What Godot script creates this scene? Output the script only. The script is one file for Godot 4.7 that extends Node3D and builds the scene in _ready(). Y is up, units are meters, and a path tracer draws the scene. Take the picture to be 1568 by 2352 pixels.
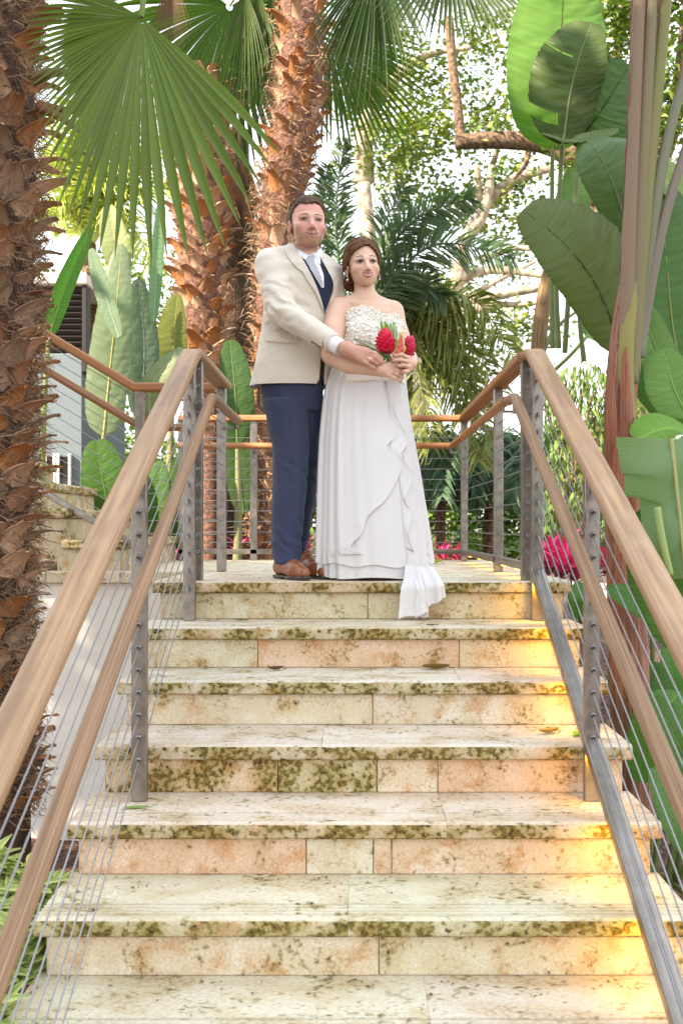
extends Node3D
# A couple on coral-stone garden steps between cable railings, palms all around.
# P() turns a point of the photograph (on a 1568 x 2352 grid) and a distance in metres into a place.

const F := 2204.0
const R := 0.178
const T := 0.33
const CAM_Y := 0.256
const CAM_Z := 4.445
var rng := RandomNumberGenerator.new()
var M := {}
var taken := {}


func P(x: float, y: float, d: float) -> Vector3:
	return Vector3((x - 815.0) * d / F, CAM_Y - (y - 1208.0) * d / F, CAM_Z - d)


class MB:
	var v := PackedVector3Array()
	var c := PackedColorArray()
	var uv := PackedVector2Array()
	var ix := PackedInt32Array()
	var col := Color.WHITE

	func pt(p: Vector3, u := Vector2.ZERO) -> int:
		v.append(p)
		c.append(col)
		uv.append(u)
		return v.size() - 1

	func tri(a: int, b: int, d: int) -> void:
		ix.append(a)
		ix.append(b)
		ix.append(d)

	func quad(a: int, b: int, d: int, e: int) -> void:
		ix.append(a)
		ix.append(b)
		ix.append(d)
		ix.append(a)
		ix.append(d)
		ix.append(e)

	func grid(start: int, rows: int, cols: int, wrap := false, flip := false) -> void:
		for i in rows - 1:
			for j in (cols if wrap else cols - 1):
				var a := start + i * cols + j
				var b := start + i * cols + (j + 1) % cols
				var d := b + cols
				var e := a + cols
				if flip:
					quad(a, e, d, b)
				else:
					quad(a, b, d, e)

	# a flat polygon that faces away from «inside»
	func poly(pts: Array, inside: Vector3, shift := Vector2.ZERO) -> void:
		var n: Vector3 = (pts[2] - pts[0]).cross(pts[1] - pts[0])
		var mid := Vector3.ZERO
		for p in pts:
			mid += p
		mid /= pts.size()
		if n.dot(mid - inside) < 0.0:
			pts.reverse()
			n = -n
		var a := n.abs()
		var s := v.size()
		for p in pts:
			var u := Vector2(p.x, p.z)
			if a.z >= a.y and a.z >= a.x:
				u = Vector2(p.x, -p.y)
			elif a.x > a.y and a.x > a.z:
				u = Vector2(p.z, -p.y)
			pt(p, u + shift)
		for k in range(1, pts.size() - 1):
			tri(s, s + k, s + k + 1)

	func box(mid: Vector3, size: Vector3, bev := 0.002, turn := Basis.IDENTITY, shift := Vector2.ZERO) -> void:
		var h := size * 0.5
		var g := h - Vector3(bev, bev, bev)
		var at := func(x: float, y: float, z: float) -> Vector3: return mid + turn * Vector3(x, y, z)
		for s in [-1.0, 1.0]:
			poly([at.call(s * h.x, -g.y, -g.z), at.call(s * h.x, g.y, -g.z), at.call(s * h.x, g.y, g.z), at.call(s * h.x, -g.y, g.z)], mid, shift)
			poly([at.call(-g.x, s * h.y, -g.z), at.call(g.x, s * h.y, -g.z), at.call(g.x, s * h.y, g.z), at.call(-g.x, s * h.y, g.z)], mid, shift)
			poly([at.call(-g.x, -g.y, s * h.z), at.call(g.x, -g.y, s * h.z), at.call(g.x, g.y, s * h.z), at.call(-g.x, g.y, s * h.z)], mid, shift)
		if bev <= 0.0:
			return
		for s in [-1.0, 1.0]:
			for t in [-1.0, 1.0]:
				poly([at.call(s * h.x, t * g.y, -g.z), at.call(s * h.x, t * g.y, g.z), at.call(s * g.x, t * h.y, g.z), at.call(s * g.x, t * h.y, -g.z)], mid, shift)
				poly([at.call(s * h.x, -g.y, t * g.z), at.call(s * h.x, g.y, t * g.z), at.call(s * g.x, g.y, t * h.z), at.call(s * g.x, -g.y, t * h.z)], mid, shift)
				poly([at.call(-g.x, s * h.y, t * g.z), at.call(g.x, s * h.y, t * g.z), at.call(g.x, s * g.y, t * h.z), at.call(-g.x, s * g.y, t * h.z)], mid, shift)
				for r in [-1.0, 1.0]:
					poly([at.call(s * h.x, t * g.y, r * g.z), at.call(s * g.x, t * h.y, r * g.z), at.call(s * g.x, t * g.y, r * h.z)], mid, shift)

	# a round bar along points; radii may be one number or one for each point
	func tube(pts: Array, radii, sides := 8, caps := true, flat := 1.0) -> void:
		var s := v.size()
		var n := pts.size()
		var t0: Vector3 = (pts[1] - pts[0]).normalized()
		var side := t0.cross(Vector3.UP if absf(t0.y) < 0.95 else Vector3.RIGHT).normalized()
		var run := 0.0
		for i in n:
			var t: Vector3 = (pts[mini(i + 1, n - 1)] - pts[maxi(i - 1, 0)]).normalized()
			side = (side - t * side.dot(t)).normalized()
			var up := side.cross(t)
			var r: float = radii if radii is float else radii[i]
			if i > 0:
				run += pts[i].distance_to(pts[i - 1])
			for k in sides:
				var a := TAU * k / sides
				pt(pts[i] + side * cos(a) * r + up * sin(a) * r * flat, Vector2(run, float(k) / sides))
		grid(s, n, sides, true)
		if caps:
			for e in [0, n - 1]:
				var m := pt(pts[e], Vector2.ZERO)
				for k in sides:
					var a: int = s + e * sides + k
					var b: int = s + e * sides + (k + 1) % sides
					if e == 0:
						tri(m, b, a)
					else:
						tri(m, a, b)

	# a profile (side, up) carried along a path; mitred where the path turns
	func sweep(path: Array, prof: PackedVector2Array, hint := Vector3.UP) -> void:
		var s := v.size()
		var n := path.size()
		var m := prof.size()
		var run := 0.0
		for i in n:
			var t1: Vector3 = (path[mini(i + 1, n - 1)] - path[mini(i, n - 2)]).normalized()
			var t0: Vector3 = (path[maxi(i, 1)] - path[maxi(i - 1, 0)]).normalized()
			var t := (t0 + t1).normalized()
			var s1 := t1.cross(hint).normalized()
			var s0 := t0.cross(hint).normalized()
			var side := (s0 + s1).normalized()
			side /= maxf(0.3, side.dot(s1))
			var up := side.normalized().cross(t).normalized()
			var u1 := s1.cross(t1).normalized()
			up /= maxf(0.4, up.dot(u1))
			if i > 0:
				run += path[i].distance_to(path[i - 1])
			for k in m:
				pt(path[i] + side * prof[k].x + up * prof[k].y, Vector2(run, float(k) / m))
		grid(s, n, m, true)
		for e in [0, n - 1]:
			var w := v.size()
			for k in m:
				pt(v[s + e * m + k], Vector2(prof[k].x, prof[k].y))
			for k in range(1, m - 1):
				if e == 0:
					tri(w, w + k + 1, w + k)
				else:
					tri(w, w + k, w + k + 1)

	func done() -> ArrayMesh:
		var n := PackedVector3Array()
		n.resize(v.size())
		for i in range(0, ix.size(), 3):
			var a := v[ix[i]]
			var f := (v[ix[i + 2]] - a).cross(v[ix[i + 1]] - a)
			n[ix[i]] += f
			n[ix[i + 1]] += f
			n[ix[i + 2]] += f
		for i in n.size():
			n[i] = n[i].normalized() if n[i].length_squared() > 1e-24 else Vector3.UP
		var a := []
		a.resize(Mesh.ARRAY_MAX)
		a[Mesh.ARRAY_VERTEX] = v
		a[Mesh.ARRAY_NORMAL] = n
		a[Mesh.ARRAY_COLOR] = c
		a[Mesh.ARRAY_TEX_UV] = uv
		a[Mesh.ARRAY_INDEX] = ix
		var m := ArrayMesh.new()
		m.add_surface_from_arrays(Mesh.PRIMITIVE_TRIANGLES, a)
		return m


func numbered(called: String) -> String:
	var k: int = taken.get(called, 0)
	taken[called] = k + 1
	return called if k == 0 else "%s_%03d" % [called, k]


func thing(called: String, label: String, category: String, at: Vector3, group := "") -> Node3D:
	var o := Node3D.new()
	o.name = numbered(called)
	add_child(o)
	o.position = at
	o.set_meta("label", label)
	o.set_meta("category", category)
	if group:
		o.set_meta("group", group)
	return o


# the mesh is in world places, so a part undoes the place of its thing
func obj(called: String, mb: MB, m: Material, parent: Node3D = null) -> MeshInstance3D:
	return put(called, mb.done(), m, parent, Transform3D.IDENTITY)


func put(called: String, mesh: Mesh, m: Material, parent: Node3D, where: Transform3D) -> MeshInstance3D:
	var o := MeshInstance3D.new()
	o.mesh = mesh
	o.material_override = m
	if parent == null:
		o.name = numbered(called)
		add_child(o)
	else:
		o.name = called
		parent.add_child(o, true)
		var p := parent
		while p != null and p != self:
			where.origin -= p.position
			p = p.get_parent() as Node3D
	o.transform = where
	return o


func structure(o: Node3D) -> void:
	o.set_meta("kind", "structure")


func tag(o: Node3D, label: String, category: String, group := "") -> void:
	o.set_meta("label", label)
	o.set_meta("category", category)
	if group:
		o.set_meta("group", group)


func lin(r: float, g: float, b: float) -> Color:
	return Color(r, g, b)


func srgb(hex: String) -> Color:
	return Color.html(hex).srgb_to_linear()


func rnd(a: float, b: float) -> float:
	return rng.randf_range(a, b)


func bez(a: Vector3, b: Vector3, c: Vector3, t: float) -> Vector3:
	return a.lerp(b, t).lerp(b.lerp(c, t), t)


# a smooth curve through all given points
func curve(pts: Array, n: int) -> Array:
	var out := []
	var m := pts.size() - 1
	for k in n + 1:
		var f := float(k) / n * m
		var i := mini(int(f), m - 1)
		var t := f - i
		var p0: Vector3 = pts[maxi(i - 1, 0)]
		var p3: Vector3 = pts[mini(i + 2, m)]
		out.append(pts[i].cubic_interpolate(pts[i + 1], p0, p3, t))
	return out


func mat(called: String, color: Color, rough := 0.7, metal := 0.0) -> StandardMaterial3D:
	var m := StandardMaterial3D.new()
	m.albedo_color = color
	m.roughness = rough
	m.metallic = metal
	m.vertex_color_use_as_albedo = true
	m.cull_mode = BaseMaterial3D.CULL_DISABLED
	M[called] = m
	return m


func noise_bytes(seed_: int, freq: float, w: int, h: int, kind := FastNoiseLite.TYPE_SIMPLEX_SMOOTH, oct := 4, fractal := FastNoiseLite.FRACTAL_FBM, warp := 0.0) -> PackedByteArray:
	var n := FastNoiseLite.new()
	n.seed = seed_
	n.frequency = freq
	n.noise_type = kind
	n.fractal_type = fractal
	n.fractal_octaves = oct
	if warp > 0.0:
		n.domain_warp_enabled = true
		n.domain_warp_amplitude = warp
		n.domain_warp_frequency = freq * 1.3
	if kind == FastNoiseLite.TYPE_CELLULAR:
		n.cellular_return_type = FastNoiseLite.RETURN_DISTANCE2_SUB
	var im := n.get_seamless_image(w, h)
	im.convert(Image.FORMAT_L8)
	return im.get_data()


func texture(data: PackedByteArray, w: int, h: int) -> ImageTexture:
	return ImageTexture.create_from_image(Image.create_from_data(w, h, false, Image.FORMAT_RGB8, data))


func grey(data: PackedByteArray, w: int, h: int) -> ImageTexture:
	return ImageTexture.create_from_image(Image.create_from_data(w, h, false, Image.FORMAT_L8, data))


# weathered coral stone: cream ground, ochre and white fields, worm-like fossil lines, dark pits, moss in fine specks
func coral(called: String, seed_: int, moss: float, ochre: float, pale: float) -> void:
	var w := 1024
	var a := noise_bytes(seed_, 0.007, w, w, FastNoiseLite.TYPE_SIMPLEX_SMOOTH, 4, FastNoiseLite.FRACTAL_FBM, 40.0)
	var b := noise_bytes(seed_ + 1, 0.010, w, w, FastNoiseLite.TYPE_SIMPLEX_SMOOTH, 5, FastNoiseLite.FRACTAL_FBM, 25.0)
	var worm := noise_bytes(seed_ + 2, 0.045, w, w, FastNoiseLite.TYPE_SIMPLEX_SMOOTH, 1, FastNoiseLite.FRACTAL_RIDGED, 10.0)
	var pit := noise_bytes(seed_ + 3, 0.09, w, w, FastNoiseLite.TYPE_CELLULAR, 2)
	var mossy := noise_bytes(seed_ + 4, 0.009, w, w, FastNoiseLite.TYPE_SIMPLEX_SMOOTH, 4, FastNoiseLite.FRACTAL_FBM, 30.0)
	var fine := noise_bytes(seed_ + 5, 0.11, w, w, FastNoiseLite.TYPE_SIMPLEX_SMOOTH, 4)
	var speck := noise_bytes(seed_ + 6, 0.055, w, w, FastNoiseLite.TYPE_SIMPLEX_SMOOTH, 5, FastNoiseLite.FRACTAL_FBM, 12.0)
	var out := PackedByteArray()
	out.resize(w * w * 3)
	var soft := 0.46 if moss < 0.2 else 0.6
	var film := 15.0 if moss < 0.2 else 44.0
	var hgt := PackedByteArray()
	hgt.resize(w * w)
	for i in w * w:
		var va := a[i] / 255.0
		var vb := b[i] / 255.0
		var vf := fine[i] / 255.0
		var r := 226.0
		var g := 212.0
		var bl := 188.0
		var h := 150.0
		var o := clampf((vb - 0.60 + ochre) * 4.0, 0.0, 1.0)
		r += (214.0 - r) * o
		g += (184.0 - g) * o
		bl += (148.0 - bl) * o
		var p := clampf((va - 0.58 + pale) * 5.0, 0.0, 1.0)
		r += (235.0 - r) * p
		g += (226.0 - g) * p
		bl += (210.0 - bl) * p
		var k := worm[i] / 255.0
		if va < 0.36 and k > 0.70:
			var s := clampf((k - 0.70) * 5.0, 0.0, 1.0) * clampf((0.36 - va) * 8.0, 0.0, 1.0)
			r -= 22.0 * s
			g -= 30.0 * s
			bl -= 34.0 * s
			h -= 60.0 * s
		var t := (vf - 0.5) * 34.0
		r += t
		g += t
		bl += t * 0.9
		h += t
		var mo := clampf((mossy[i] / 255.0 - 0.60 + moss) * 2.2, 0.0, 1.0)
		var q := clampf((speck[i] / 255.0 - 0.74 + mo * 0.34) * 9.0, 0.0, 1.0)
		r += (134.0 - r) * q * soft
		g += (116.0 - g) * q * soft
		bl += (70.0 - bl) * q * soft
		# a thin olive film round the specks
		r -= film * mo
		g -= film * mo
		bl -= film * 1.6 * mo
		var dk := clampf((speck[i] / 255.0 - 0.86 + mo * 0.30) * 9.0, 0.0, 1.0) * clampf((0.5 - vf) * 8.0, 0.0, 1.0)
		r += (64.0 - r) * dk
		g += (57.0 - g) * dk
		bl += (34.0 - bl) * dk
		if pit[i] < 22 and vb > 0.52 and vf < 0.46:
			var s2 := (22 - pit[i]) / 22.0
			r -= 100.0 * s2
			g -= 98.0 * s2
			bl -= 88.0 * s2
			h -= 100.0 * s2
		out[i * 3] = int(clampf(r, 20.0, 250.0))
		out[i * 3 + 1] = int(clampf(g, 20.0, 250.0))
		out[i * 3 + 2] = int(clampf(bl, 12.0, 250.0))
		hgt[i] = int(clampf(h - q * 26.0 - dk * 30.0, 0.0, 255.0))
	var m := mat(called, Color(0.90, 0.89, 0.88), 0.85)
	m.albedo_texture = texture(out, w, w)
	m.heightmap_enabled = true
	m.heightmap_scale = 0.3
	m.heightmap_texture = grey(hgt, w, w)
	m.uv1_scale = Vector3(0.62, 0.62, 0.62)


# streaks along u: wood grain, fibres, bark
func streaks(seed_: int, w: int, h: int, c0: Color, c1: Color, c2: Color, long_ := 6.0) -> ImageTexture:
	var a := noise_bytes(seed_, 0.02, w, h, FastNoiseLite.TYPE_SIMPLEX_SMOOTH, 3)
	var n := FastNoiseLite.new()
	n.seed = seed_ + 7
	n.frequency = 0.05
	n.fractal_octaves = 4
	var out := PackedByteArray()
	out.resize(w * h * 3)
	for y in h:
		for x in w:
			var i := y * w + x
			var e := smoothstep(0.0, 0.25, float(x) / w)
			var s := n.get_noise_2d(x / long_, y * 2.2) * e + n.get_noise_2d((x + w) / long_, y * 2.2) * (1.0 - e)
			var k := clampf(0.5 + s * 1.1, 0.0, 1.0)
			var col := c0.lerp(c1, k).lerp(c2, clampf((a[i] / 255.0 - 0.5) * 0.9, 0.0, 0.5))
			out[i * 3] = int(col.r * 255.0)
			out[i * 3 + 1] = int(col.g * 255.0)
			out[i * 3 + 2] = int(col.b * 255.0)
	return texture(out, w, h)


func mottled(seed_: int, w: int, freq: float, c0: Color, c1: Color, spread := 1.6, oct := 4) -> ImageTexture:
	var a := noise_bytes(seed_, freq, w, w, FastNoiseLite.TYPE_SIMPLEX_SMOOTH, oct)
	var out := PackedByteArray()
	out.resize(w * w * 3)
	for i in w * w:
		var k := clampf((a[i] / 255.0 - 0.5) * spread + 0.5, 0.0, 1.0)
		out[i * 3] = int((c0.r + (c1.r - c0.r) * k) * 255.0)
		out[i * 3 + 1] = int((c0.g + (c1.g - c0.g) * k) * 255.0)
		out[i * 3 + 2] = int((c0.b + (c1.b - c0.b) * k) * 255.0)
	return texture(out, w, w)


func triplanar(m: StandardMaterial3D, scale_: float) -> StandardMaterial3D:
	m.uv1_triplanar = true
	m.uv1_world_triplanar = true
	m.uv1_scale = Vector3.ONE * scale_
	return m


func materials() -> void:
	coral("coral_riser", 11, 0.10, 0.06, 0.04)
	coral("coral_tread", 31, 0.07, -0.18, 0.20)
	coral("coral_nose", 57, 0.40, 0.02, -0.08)
	var m := mat("teak", Color.WHITE, 0.55)
	m.albedo_texture = streaks(3, 1024, 256, Color.html("836448"), Color.html("aa8762"), Color.html("a4876b"), 14.0)
	m.uv1_scale = Vector3(0.33, 1.0, 1.0)
	m = mat("teak_grey", Color.WHITE, 0.6)
	m.albedo_texture = streaks(2, 1024, 256, Color.html("6f543b"), Color.html("a07c5a"), Color.html("94785f"), 14.0)
	m.uv1_scale = Vector3(0.33, 1.0, 1.0)
	m = mat("teak_fresh", Color.WHITE, 0.5)
	m.albedo_texture = streaks(4, 1024, 256, Color.html("87552f"), Color.html("b07a4c"), Color.html("a06c45"), 14.0)
	m.uv1_scale = Vector3(0.33, 1.0, 1.0)
	m = mat("steel", Color(0.60, 0.57, 0.54), 0.36, 0.85)
	m.albedo_texture = mottled(5, 256, 0.02, Color(0.86, 0.85, 0.84), Color(1, 1, 1))
	triplanar(m, 2.5)
	mat("cable", Color(0.58, 0.57, 0.57), 0.4, 0.9)
	m = mat("plaster", Color.WHITE, 0.9)
	m.albedo_texture = mottled(6, 512, 0.012, Color.html("e4ddd3"), Color.html("f5efe6"), 1.2)
	triplanar(m, 0.35)
	m = mat("soil", Color.WHITE, 0.95)
	m.albedo_texture = mottled(8, 512, 0.05, Color.html("2a1b14"), Color.html("6b4a38"), 2.2)
	m.uv1_scale = Vector3(0.8, 0.8, 0.8)
	m = mat("core", Color(0.72, 0.68, 0.6), 0.95)
	m = mat("glow", Color(1.0, 0.72, 0.25), 0.5)
	m.emission_enabled = true
	m.emission = Color(1.0, 0.66, 0.22)
	m.emission_energy_multiplier = 3.0


func more_materials() -> void:
	var m := mat("sand", Color.WHITE, 0.9)
	m.albedo_texture = mottled(9, 256, 0.03, Color.html("b5a78c"), Color.html("d8cdb6"), 1.4)
	m = mat("house_wall", Color(0.42, 0.46, 0.48), 0.85)
	mat("louvre", Color(0.14, 0.11, 0.10), 0.6)
	mat("house_glass", Color(0.16, 0.15, 0.15), 0.1)
	garden_materials()


# ------------------------------------------------------------------ light and lens
func setup() -> void:
	var cam := Camera3D.new()
	cam.name = "camera"
	cam.projection = Camera3D.PROJECTION_FRUSTUM
	cam.near = 0.05
	cam.far = 400.0
	cam.size = 2352.0 / F * cam.near
	cam.frustum_offset = Vector2(-31.0, 32.0) / F * cam.near
	cam.position = Vector3(0, CAM_Y, CAM_Z)
	var lens := CameraAttributesPhysical.new()
	lens.frustum_focal_length = 34.0
	lens.frustum_focus_distance = 4.5
	lens.exposure_aperture = 4.2
	cam.attributes = lens
	add_child(cam)
	cam.current = true
	var env := Environment.new()
	env.background_mode = Environment.BG_SKY
	var sky := Sky.new()
	var sm := ProceduralSkyMaterial.new()
	sm.sky_top_color = Color(0.86, 0.90, 0.95)
	sm.sky_horizon_color = Color(0.98, 0.98, 0.98)
	sm.sky_curve = 0.25
	sm.ground_horizon_color = Color(0.62, 0.62, 0.52)
	sm.ground_bottom_color = Color(0.30, 0.28, 0.22)
	sm.sun_angle_max = 1.0
	sky.sky_material = sm
	env.sky = sky
	env.background_energy_multiplier = 0.95
	env.tonemap_mode = Environment.TONE_MAPPER_LINEAR
	env.tonemap_exposure = 3.3
	env.sdfgi_enabled = true
	env.ssao_enabled = true
	env.ssil_enabled = true
	var we := WorldEnvironment.new()
	we.name = "environment"
	we.environment = env
	add_child(we)
	var sun := DirectionalLight3D.new()
	sun.name = "sun"
	sun.light_energy = 1.6
	sun.light_color = Color(1.0, 0.94, 0.85)
	sun.light_angular_distance = 0.5
	sun.shadow_enabled = true
	add_child(sun)
	sun.look_at_from_position(Vector3(-0.72, 0.55, 0.42) * 10.0, Vector3.ZERO)


func ground_height(x: float, z: float) -> float:
	var up := smoothstep(0.5, -4.0, z)
	var h := lerpf(-1.62, -0.30, up)
	h -= 0.75 * smoothstep(1.1, 3.0, x) * up
	h += 0.06 * sin(x * 1.7 + z) * sin(z * 1.3) + 0.03 * sin(x * 5.1) * sin(z * 4.3)
	if z > -1.3 and x < -0.9 and x > -7.0:
		h = minf(h, -1.5 + 0.05 * sin(x * 3.0) * sin(z * 2.0))
	return h


func build_ground() -> void:
	var mb := MB.new()
	var nx := 150
	var nz := 150
	for i in nz + 1:
		var fz := float(i) / nz
		var z := 9.0 - fz * 20.0 - pow(maxf(0.0, fz - 0.5), 2.0) * 4.0 * 110.0
		for j in nx + 1:
			var fx := float(j) / nx * 2.0 - 1.0
			var x := fx * 6.0 + signf(fx) * pow(absf(fx), 3.0) * 70.0
			mb.pt(Vector3(x, ground_height(x, z), z), Vector2(x, z))
	mb.grid(0, nz + 1, nx + 1, false, true)
	structure(obj("ground", mb, M.soil))
	# pale sand path winding behind the planting on the right
	mb = MB.new()
	for i in 41:
		var t := i / 40.0
		var c := Vector3(3.2 + 3.4 * t + sin(t * 5.0) * 0.6, 0, -1.5 - t * 16.0)
		for k in 7:
			var x := c.x + (k / 6.0 - 0.5) * 2.4
			var z := c.z
			mb.pt(Vector3(x, ground_height(x, z) + 0.03, z), Vector2(x, z))
	mb.grid(0, 41, 7, false, true)
	structure(obj("path", mb, M.sand))


# ------------------------------------------------------------------ stone
func tread_profile(depth: float, grooves: bool) -> PackedVector2Array:
	# (towards the front, up) measured from the top of the nose, clockwise from the back
	var p := PackedVector2Array()
	p.append(Vector2(-depth, 0))
	if grooves:
		for g in [0.112, 0.088, 0.064, 0.040]:
			p.append_array([Vector2(-g - 0.006, 0), Vector2(-g - 0.004, -0.008), Vector2(-g + 0.004, -0.008), Vector2(-g + 0.006, 0)])
	var r := 0.017
	for k in 6:
		var a := k / 5.0 * PI * 0.5
		p.append(Vector2(-r + sin(a) * r, -r + cos(a) * r))
	p.append(Vector2(0.0, -0.046))
	p.append(Vector2(-0.006, -0.054))
	p.append(Vector2(-0.05, -0.055))
	return p


# one slab with a worn nose; the front band wears the mossy stone
func tread(parent: Node3D, xa: float, xb: float, front: Vector3, depth: float, grooves: bool, right := Vector3.RIGHT, fore := Vector3.BACK) -> void:
	var prof := tread_profile(depth, grooves)
	var n := maxi(2, int((xb - xa) / 0.035))
	var wear := FastNoiseLite.new()
	wear.seed = int(front.y * 1000.0) + int(xa * 77.0)
	wear.frequency = 9.0
	var shift := Vector2(rnd(0, 5), rnd(0, 5))
	var tone := Color(1, 1, 1).lerp(Color(rnd(0.86, 1.0), rnd(0.82, 0.97), rnd(0.74, 0.94)), 0.7)
	var split := prof.size() - 6
	for half in 2:
		var mb := MB.new()
		mb.col = tone
		var from := 0 if half == 0 else split
		var to := split if half == 0 else prof.size() - 1
		var m := to - from + 1
		for j in n + 1:
			var x := lerpf(xa, xb, float(j) / n)
			var run := 0.0
			for k in m:
				var q := prof[from + k]
				if k > 0:
					run += q.distance_to(prof[from + k - 1])
				var chip := 0.0
				if from + k >= split - 1:
					chip = wear.get_noise_2d(x, q.y * 9.0) * 0.0035 + minf(0.0, wear.get_noise_2d(x * 3.0 + 50.0, 3.0) + 0.25) * 0.012
				var y := q.y + chip * 0.6 + (wear.get_noise_2d(x * 0.4, q.x * 0.6 + 9.0) * 0.0016 if half == 0 else 0.0)
				mb.pt(front + right * x + fore * (q.x + chip) + Vector3.UP * y, Vector2(x * (0.6 if half == 0 else 0.85), run) + shift)
		mb.grid(0, n + 1, m, false, true)
		for e in [0, n]:
			var s := mb.v.size()
			for k in m:
				mb.pt(mb.v[e * m + k], Vector2(prof[from + k].x, -prof[from + k].y) + shift)
			if half == 0:
				mb.pt(front + right * lerpf(xa, xb, float(e) / n) + fore * -depth + Vector3.UP * -0.055, shift)
			for k in range(1, mb.v.size() - s - 1):
				mb.tri(s, s + k, s + k + 1)
		if half == 0:
			tread_part = obj("tread_stone", mb, M.coral_tread, parent)
		else:
			obj("nose", mb, M.coral_nose, tread_part)


var tread_part: MeshInstance3D


func stone_box(called: String, parent: Node3D, lo: Vector3, hi: Vector3, m: Material, tint := Color.WHITE, bev := 0.003) -> void:
	var mb := MB.new()
	mb.col = tint
	mb.box((lo + hi) * 0.5, hi - lo, bev, Basis.IDENTITY, Vector2(rnd(0, 6), rnd(0, 6)))
	obj(called, mb, m, parent)


func build_stairs() -> void:
	var st := thing("stone_staircase", "wide cream coral stone steps stained with moss, the couple standing at their top", "staircase", Vector3(0.03, -1.6, 1.5))
	var xl := -0.936
	var xr := 0.998
	var cuts := [[0.30, 0.06], [-0.42, 0.45], [0.07], [-0.28, 0.08, 0.30], [-0.16, 0.06, 0.12], [0.07], [-0.4, 0.3], [0.1], [-0.2, 0.4]]
	var tints := [Color(0.98, 0.97, 0.90), Color(1.0, 0.95, 0.86), Color(0.97, 0.97, 0.95), Color(1.0, 0.88, 0.78), Color(1.0, 0.82, 0.70), Color(0.92, 0.92, 0.80)]
	var mb: MB
	for i in 10:
		var y := -R * i
		var z := T * i
		var split := [[0.11], [-0.33], [0.42], [-0.12], [0.3], [-0.02], [0.2], [-0.3], [0.1], [0]][i][0] as float
		var ends := [xl, split, xr]
		for k in 2:
			if i < 9:
				tread(st, ends[k] + (0.0003 if k == 1 else 0.0), ends[k + 1] - (0.0003 if k == 0 else 0.0), Vector3(0, y, z), 0.42 if i == 0 else T + 0.05, i > 0)
		# riser below this nose
		var xs: Array = cuts[mini(i, 8)].duplicate()
		xs.sort()
		xs.push_front(xl + 0.028)
		xs.append(xr - 0.028)
		for k in xs.size() - 1:
			var out := rnd(0.0, 0.0025)
			stone_box("riser_stone", st, Vector3(xs[k] + 0.0012, y - R + 0.001, z - 0.062), Vector3(xs[k + 1] - 0.0012, y - 0.0555, z - 0.030 + out), M.coral_nose if i == 3 and k < 2 else M.coral_riser, Color(1.0, 0.80, 0.69) if i == 4 and k == 0 else tints[rng.randi() % tints.size()])
	mb = MB.new()
	for i in 10:
		mb.box(Vector3(0.031, (-R * i - 0.06 - 1.9) * 0.5, T * i - 0.065 - T * 0.5), Vector3(1.86, 1.84 - R * i, T), 0.0)
	obj("core", mb, M.core, st)
	# landing
	var la := thing("stone_landing", "pale stone landing paved with rough slabs, railed on its far side", "landing", Vector3(0, -0.5, -1.5))
	var zs := [-0.422, -1.02, -1.62, -2.22, -2.80]
	for r in zs.size() - 1:
		var x := -3.2
		if r == 0:
			x = xl
		while x < xr - 0.05:
			var w := rnd(0.46, 0.66)
			var x2 := minf(x + w, xr)
			if xr - x2 < 0.2:
				x2 = xr
			if r == 1 and x < -0.9:
				pass
			stone_box("paving_stone", la, Vector3(x + 0.002, -0.05, zs[r + 1] + 0.002), Vector3(x2 - 0.002, rnd(-0.0015, 0.001), zs[r] - 0.002), M.coral_tread, tints[rng.randi() % tints.size()].lerp(Color.WHITE, 0.4), 0.004)
			x = x2
	mb = MB.new()
	mb.box(Vector3(0.031, -0.98, -1.44), Vector3(1.86, 1.856, 2.66), 0.0)
	obj("core", mb, M.core, la)
	# white plaster wall below the left part, with its coping stones
	var wa := thing("retaining_wall", "smooth white plaster wall under the left of the landing, behind the rough palm trunk", "wall", Vector3(-2.6, -1.6, -1.1))
	mb = MB.new()
	mb.box(Vector3(-3.02, -0.88, -1.94), Vector3(4.18, 1.62, 1.80), 0.004)
	obj("wall", mb, M.plaster, wa)
	for k in 4:
		stone_box("coping_stone", wa, Vector3(-1.32 - k * 0.42, -0.066, -1.018), Vector3(-0.94 - k * 0.42 + 0.036, -0.001, -0.985 + 0.02), M.coral_riser, tints[k], 0.005)
	upper_flight()


func upper_flight() -> void:
	var fl := thing("upper_flight", "second flight of mossy stone steps climbing behind the rough palm trunk", "staircase", Vector3(-2.2, 0, -1.8))
	for i in 7:
		var x := -1.34 - i * 0.305
		var y := R * (i + 1)
		# each step is a block with an overhanging slab; their ends face the garden
		stone_box("step_block", fl, Vector3(x - 0.36, -0.02 if i == 0 else y - R * 2.0 + 0.05, -2.74), Vector3(x, y - 0.056, -1.04 - 0.002 * i), M.coral_riser, Color(0.92, 0.9, 0.78))
		stone_box("tread_stone", fl, Vector3(x - 0.33, y - 0.055, -2.75), Vector3(x + 0.03, y, -1.01 - 0.002 * i), M.coral_nose, Color(1, 0.98, 0.9), 0.012)


# ------------------------------------------------------------------ railings
func rail_profile(w: float, h: float, r: float) -> PackedVector2Array:
	var p := PackedVector2Array()
	var cs := [Vector2(w * 0.5 - r, h * 0.5 - r), Vector2(-w * 0.5 + r, h * 0.5 - r), Vector2(-w * 0.5 + r, -h * 0.5 + r), Vector2(w * 0.5 - r, -h * 0.5 + r)]
	for k in 4:
		for j in 4:
			var a := PI * 0.5 * (k + j / 3.0)
			p.append(cs[k] + Vector2(cos(a), sin(a)) * r)
	return p


func round_profile(r: float) -> PackedVector2Array:
	var p := PackedVector2Array()
	for k in 14:
		p.append(Vector2(cos(TAU * k / 14.0), sin(TAU * k / 14.0)) * r)
	return p


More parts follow.
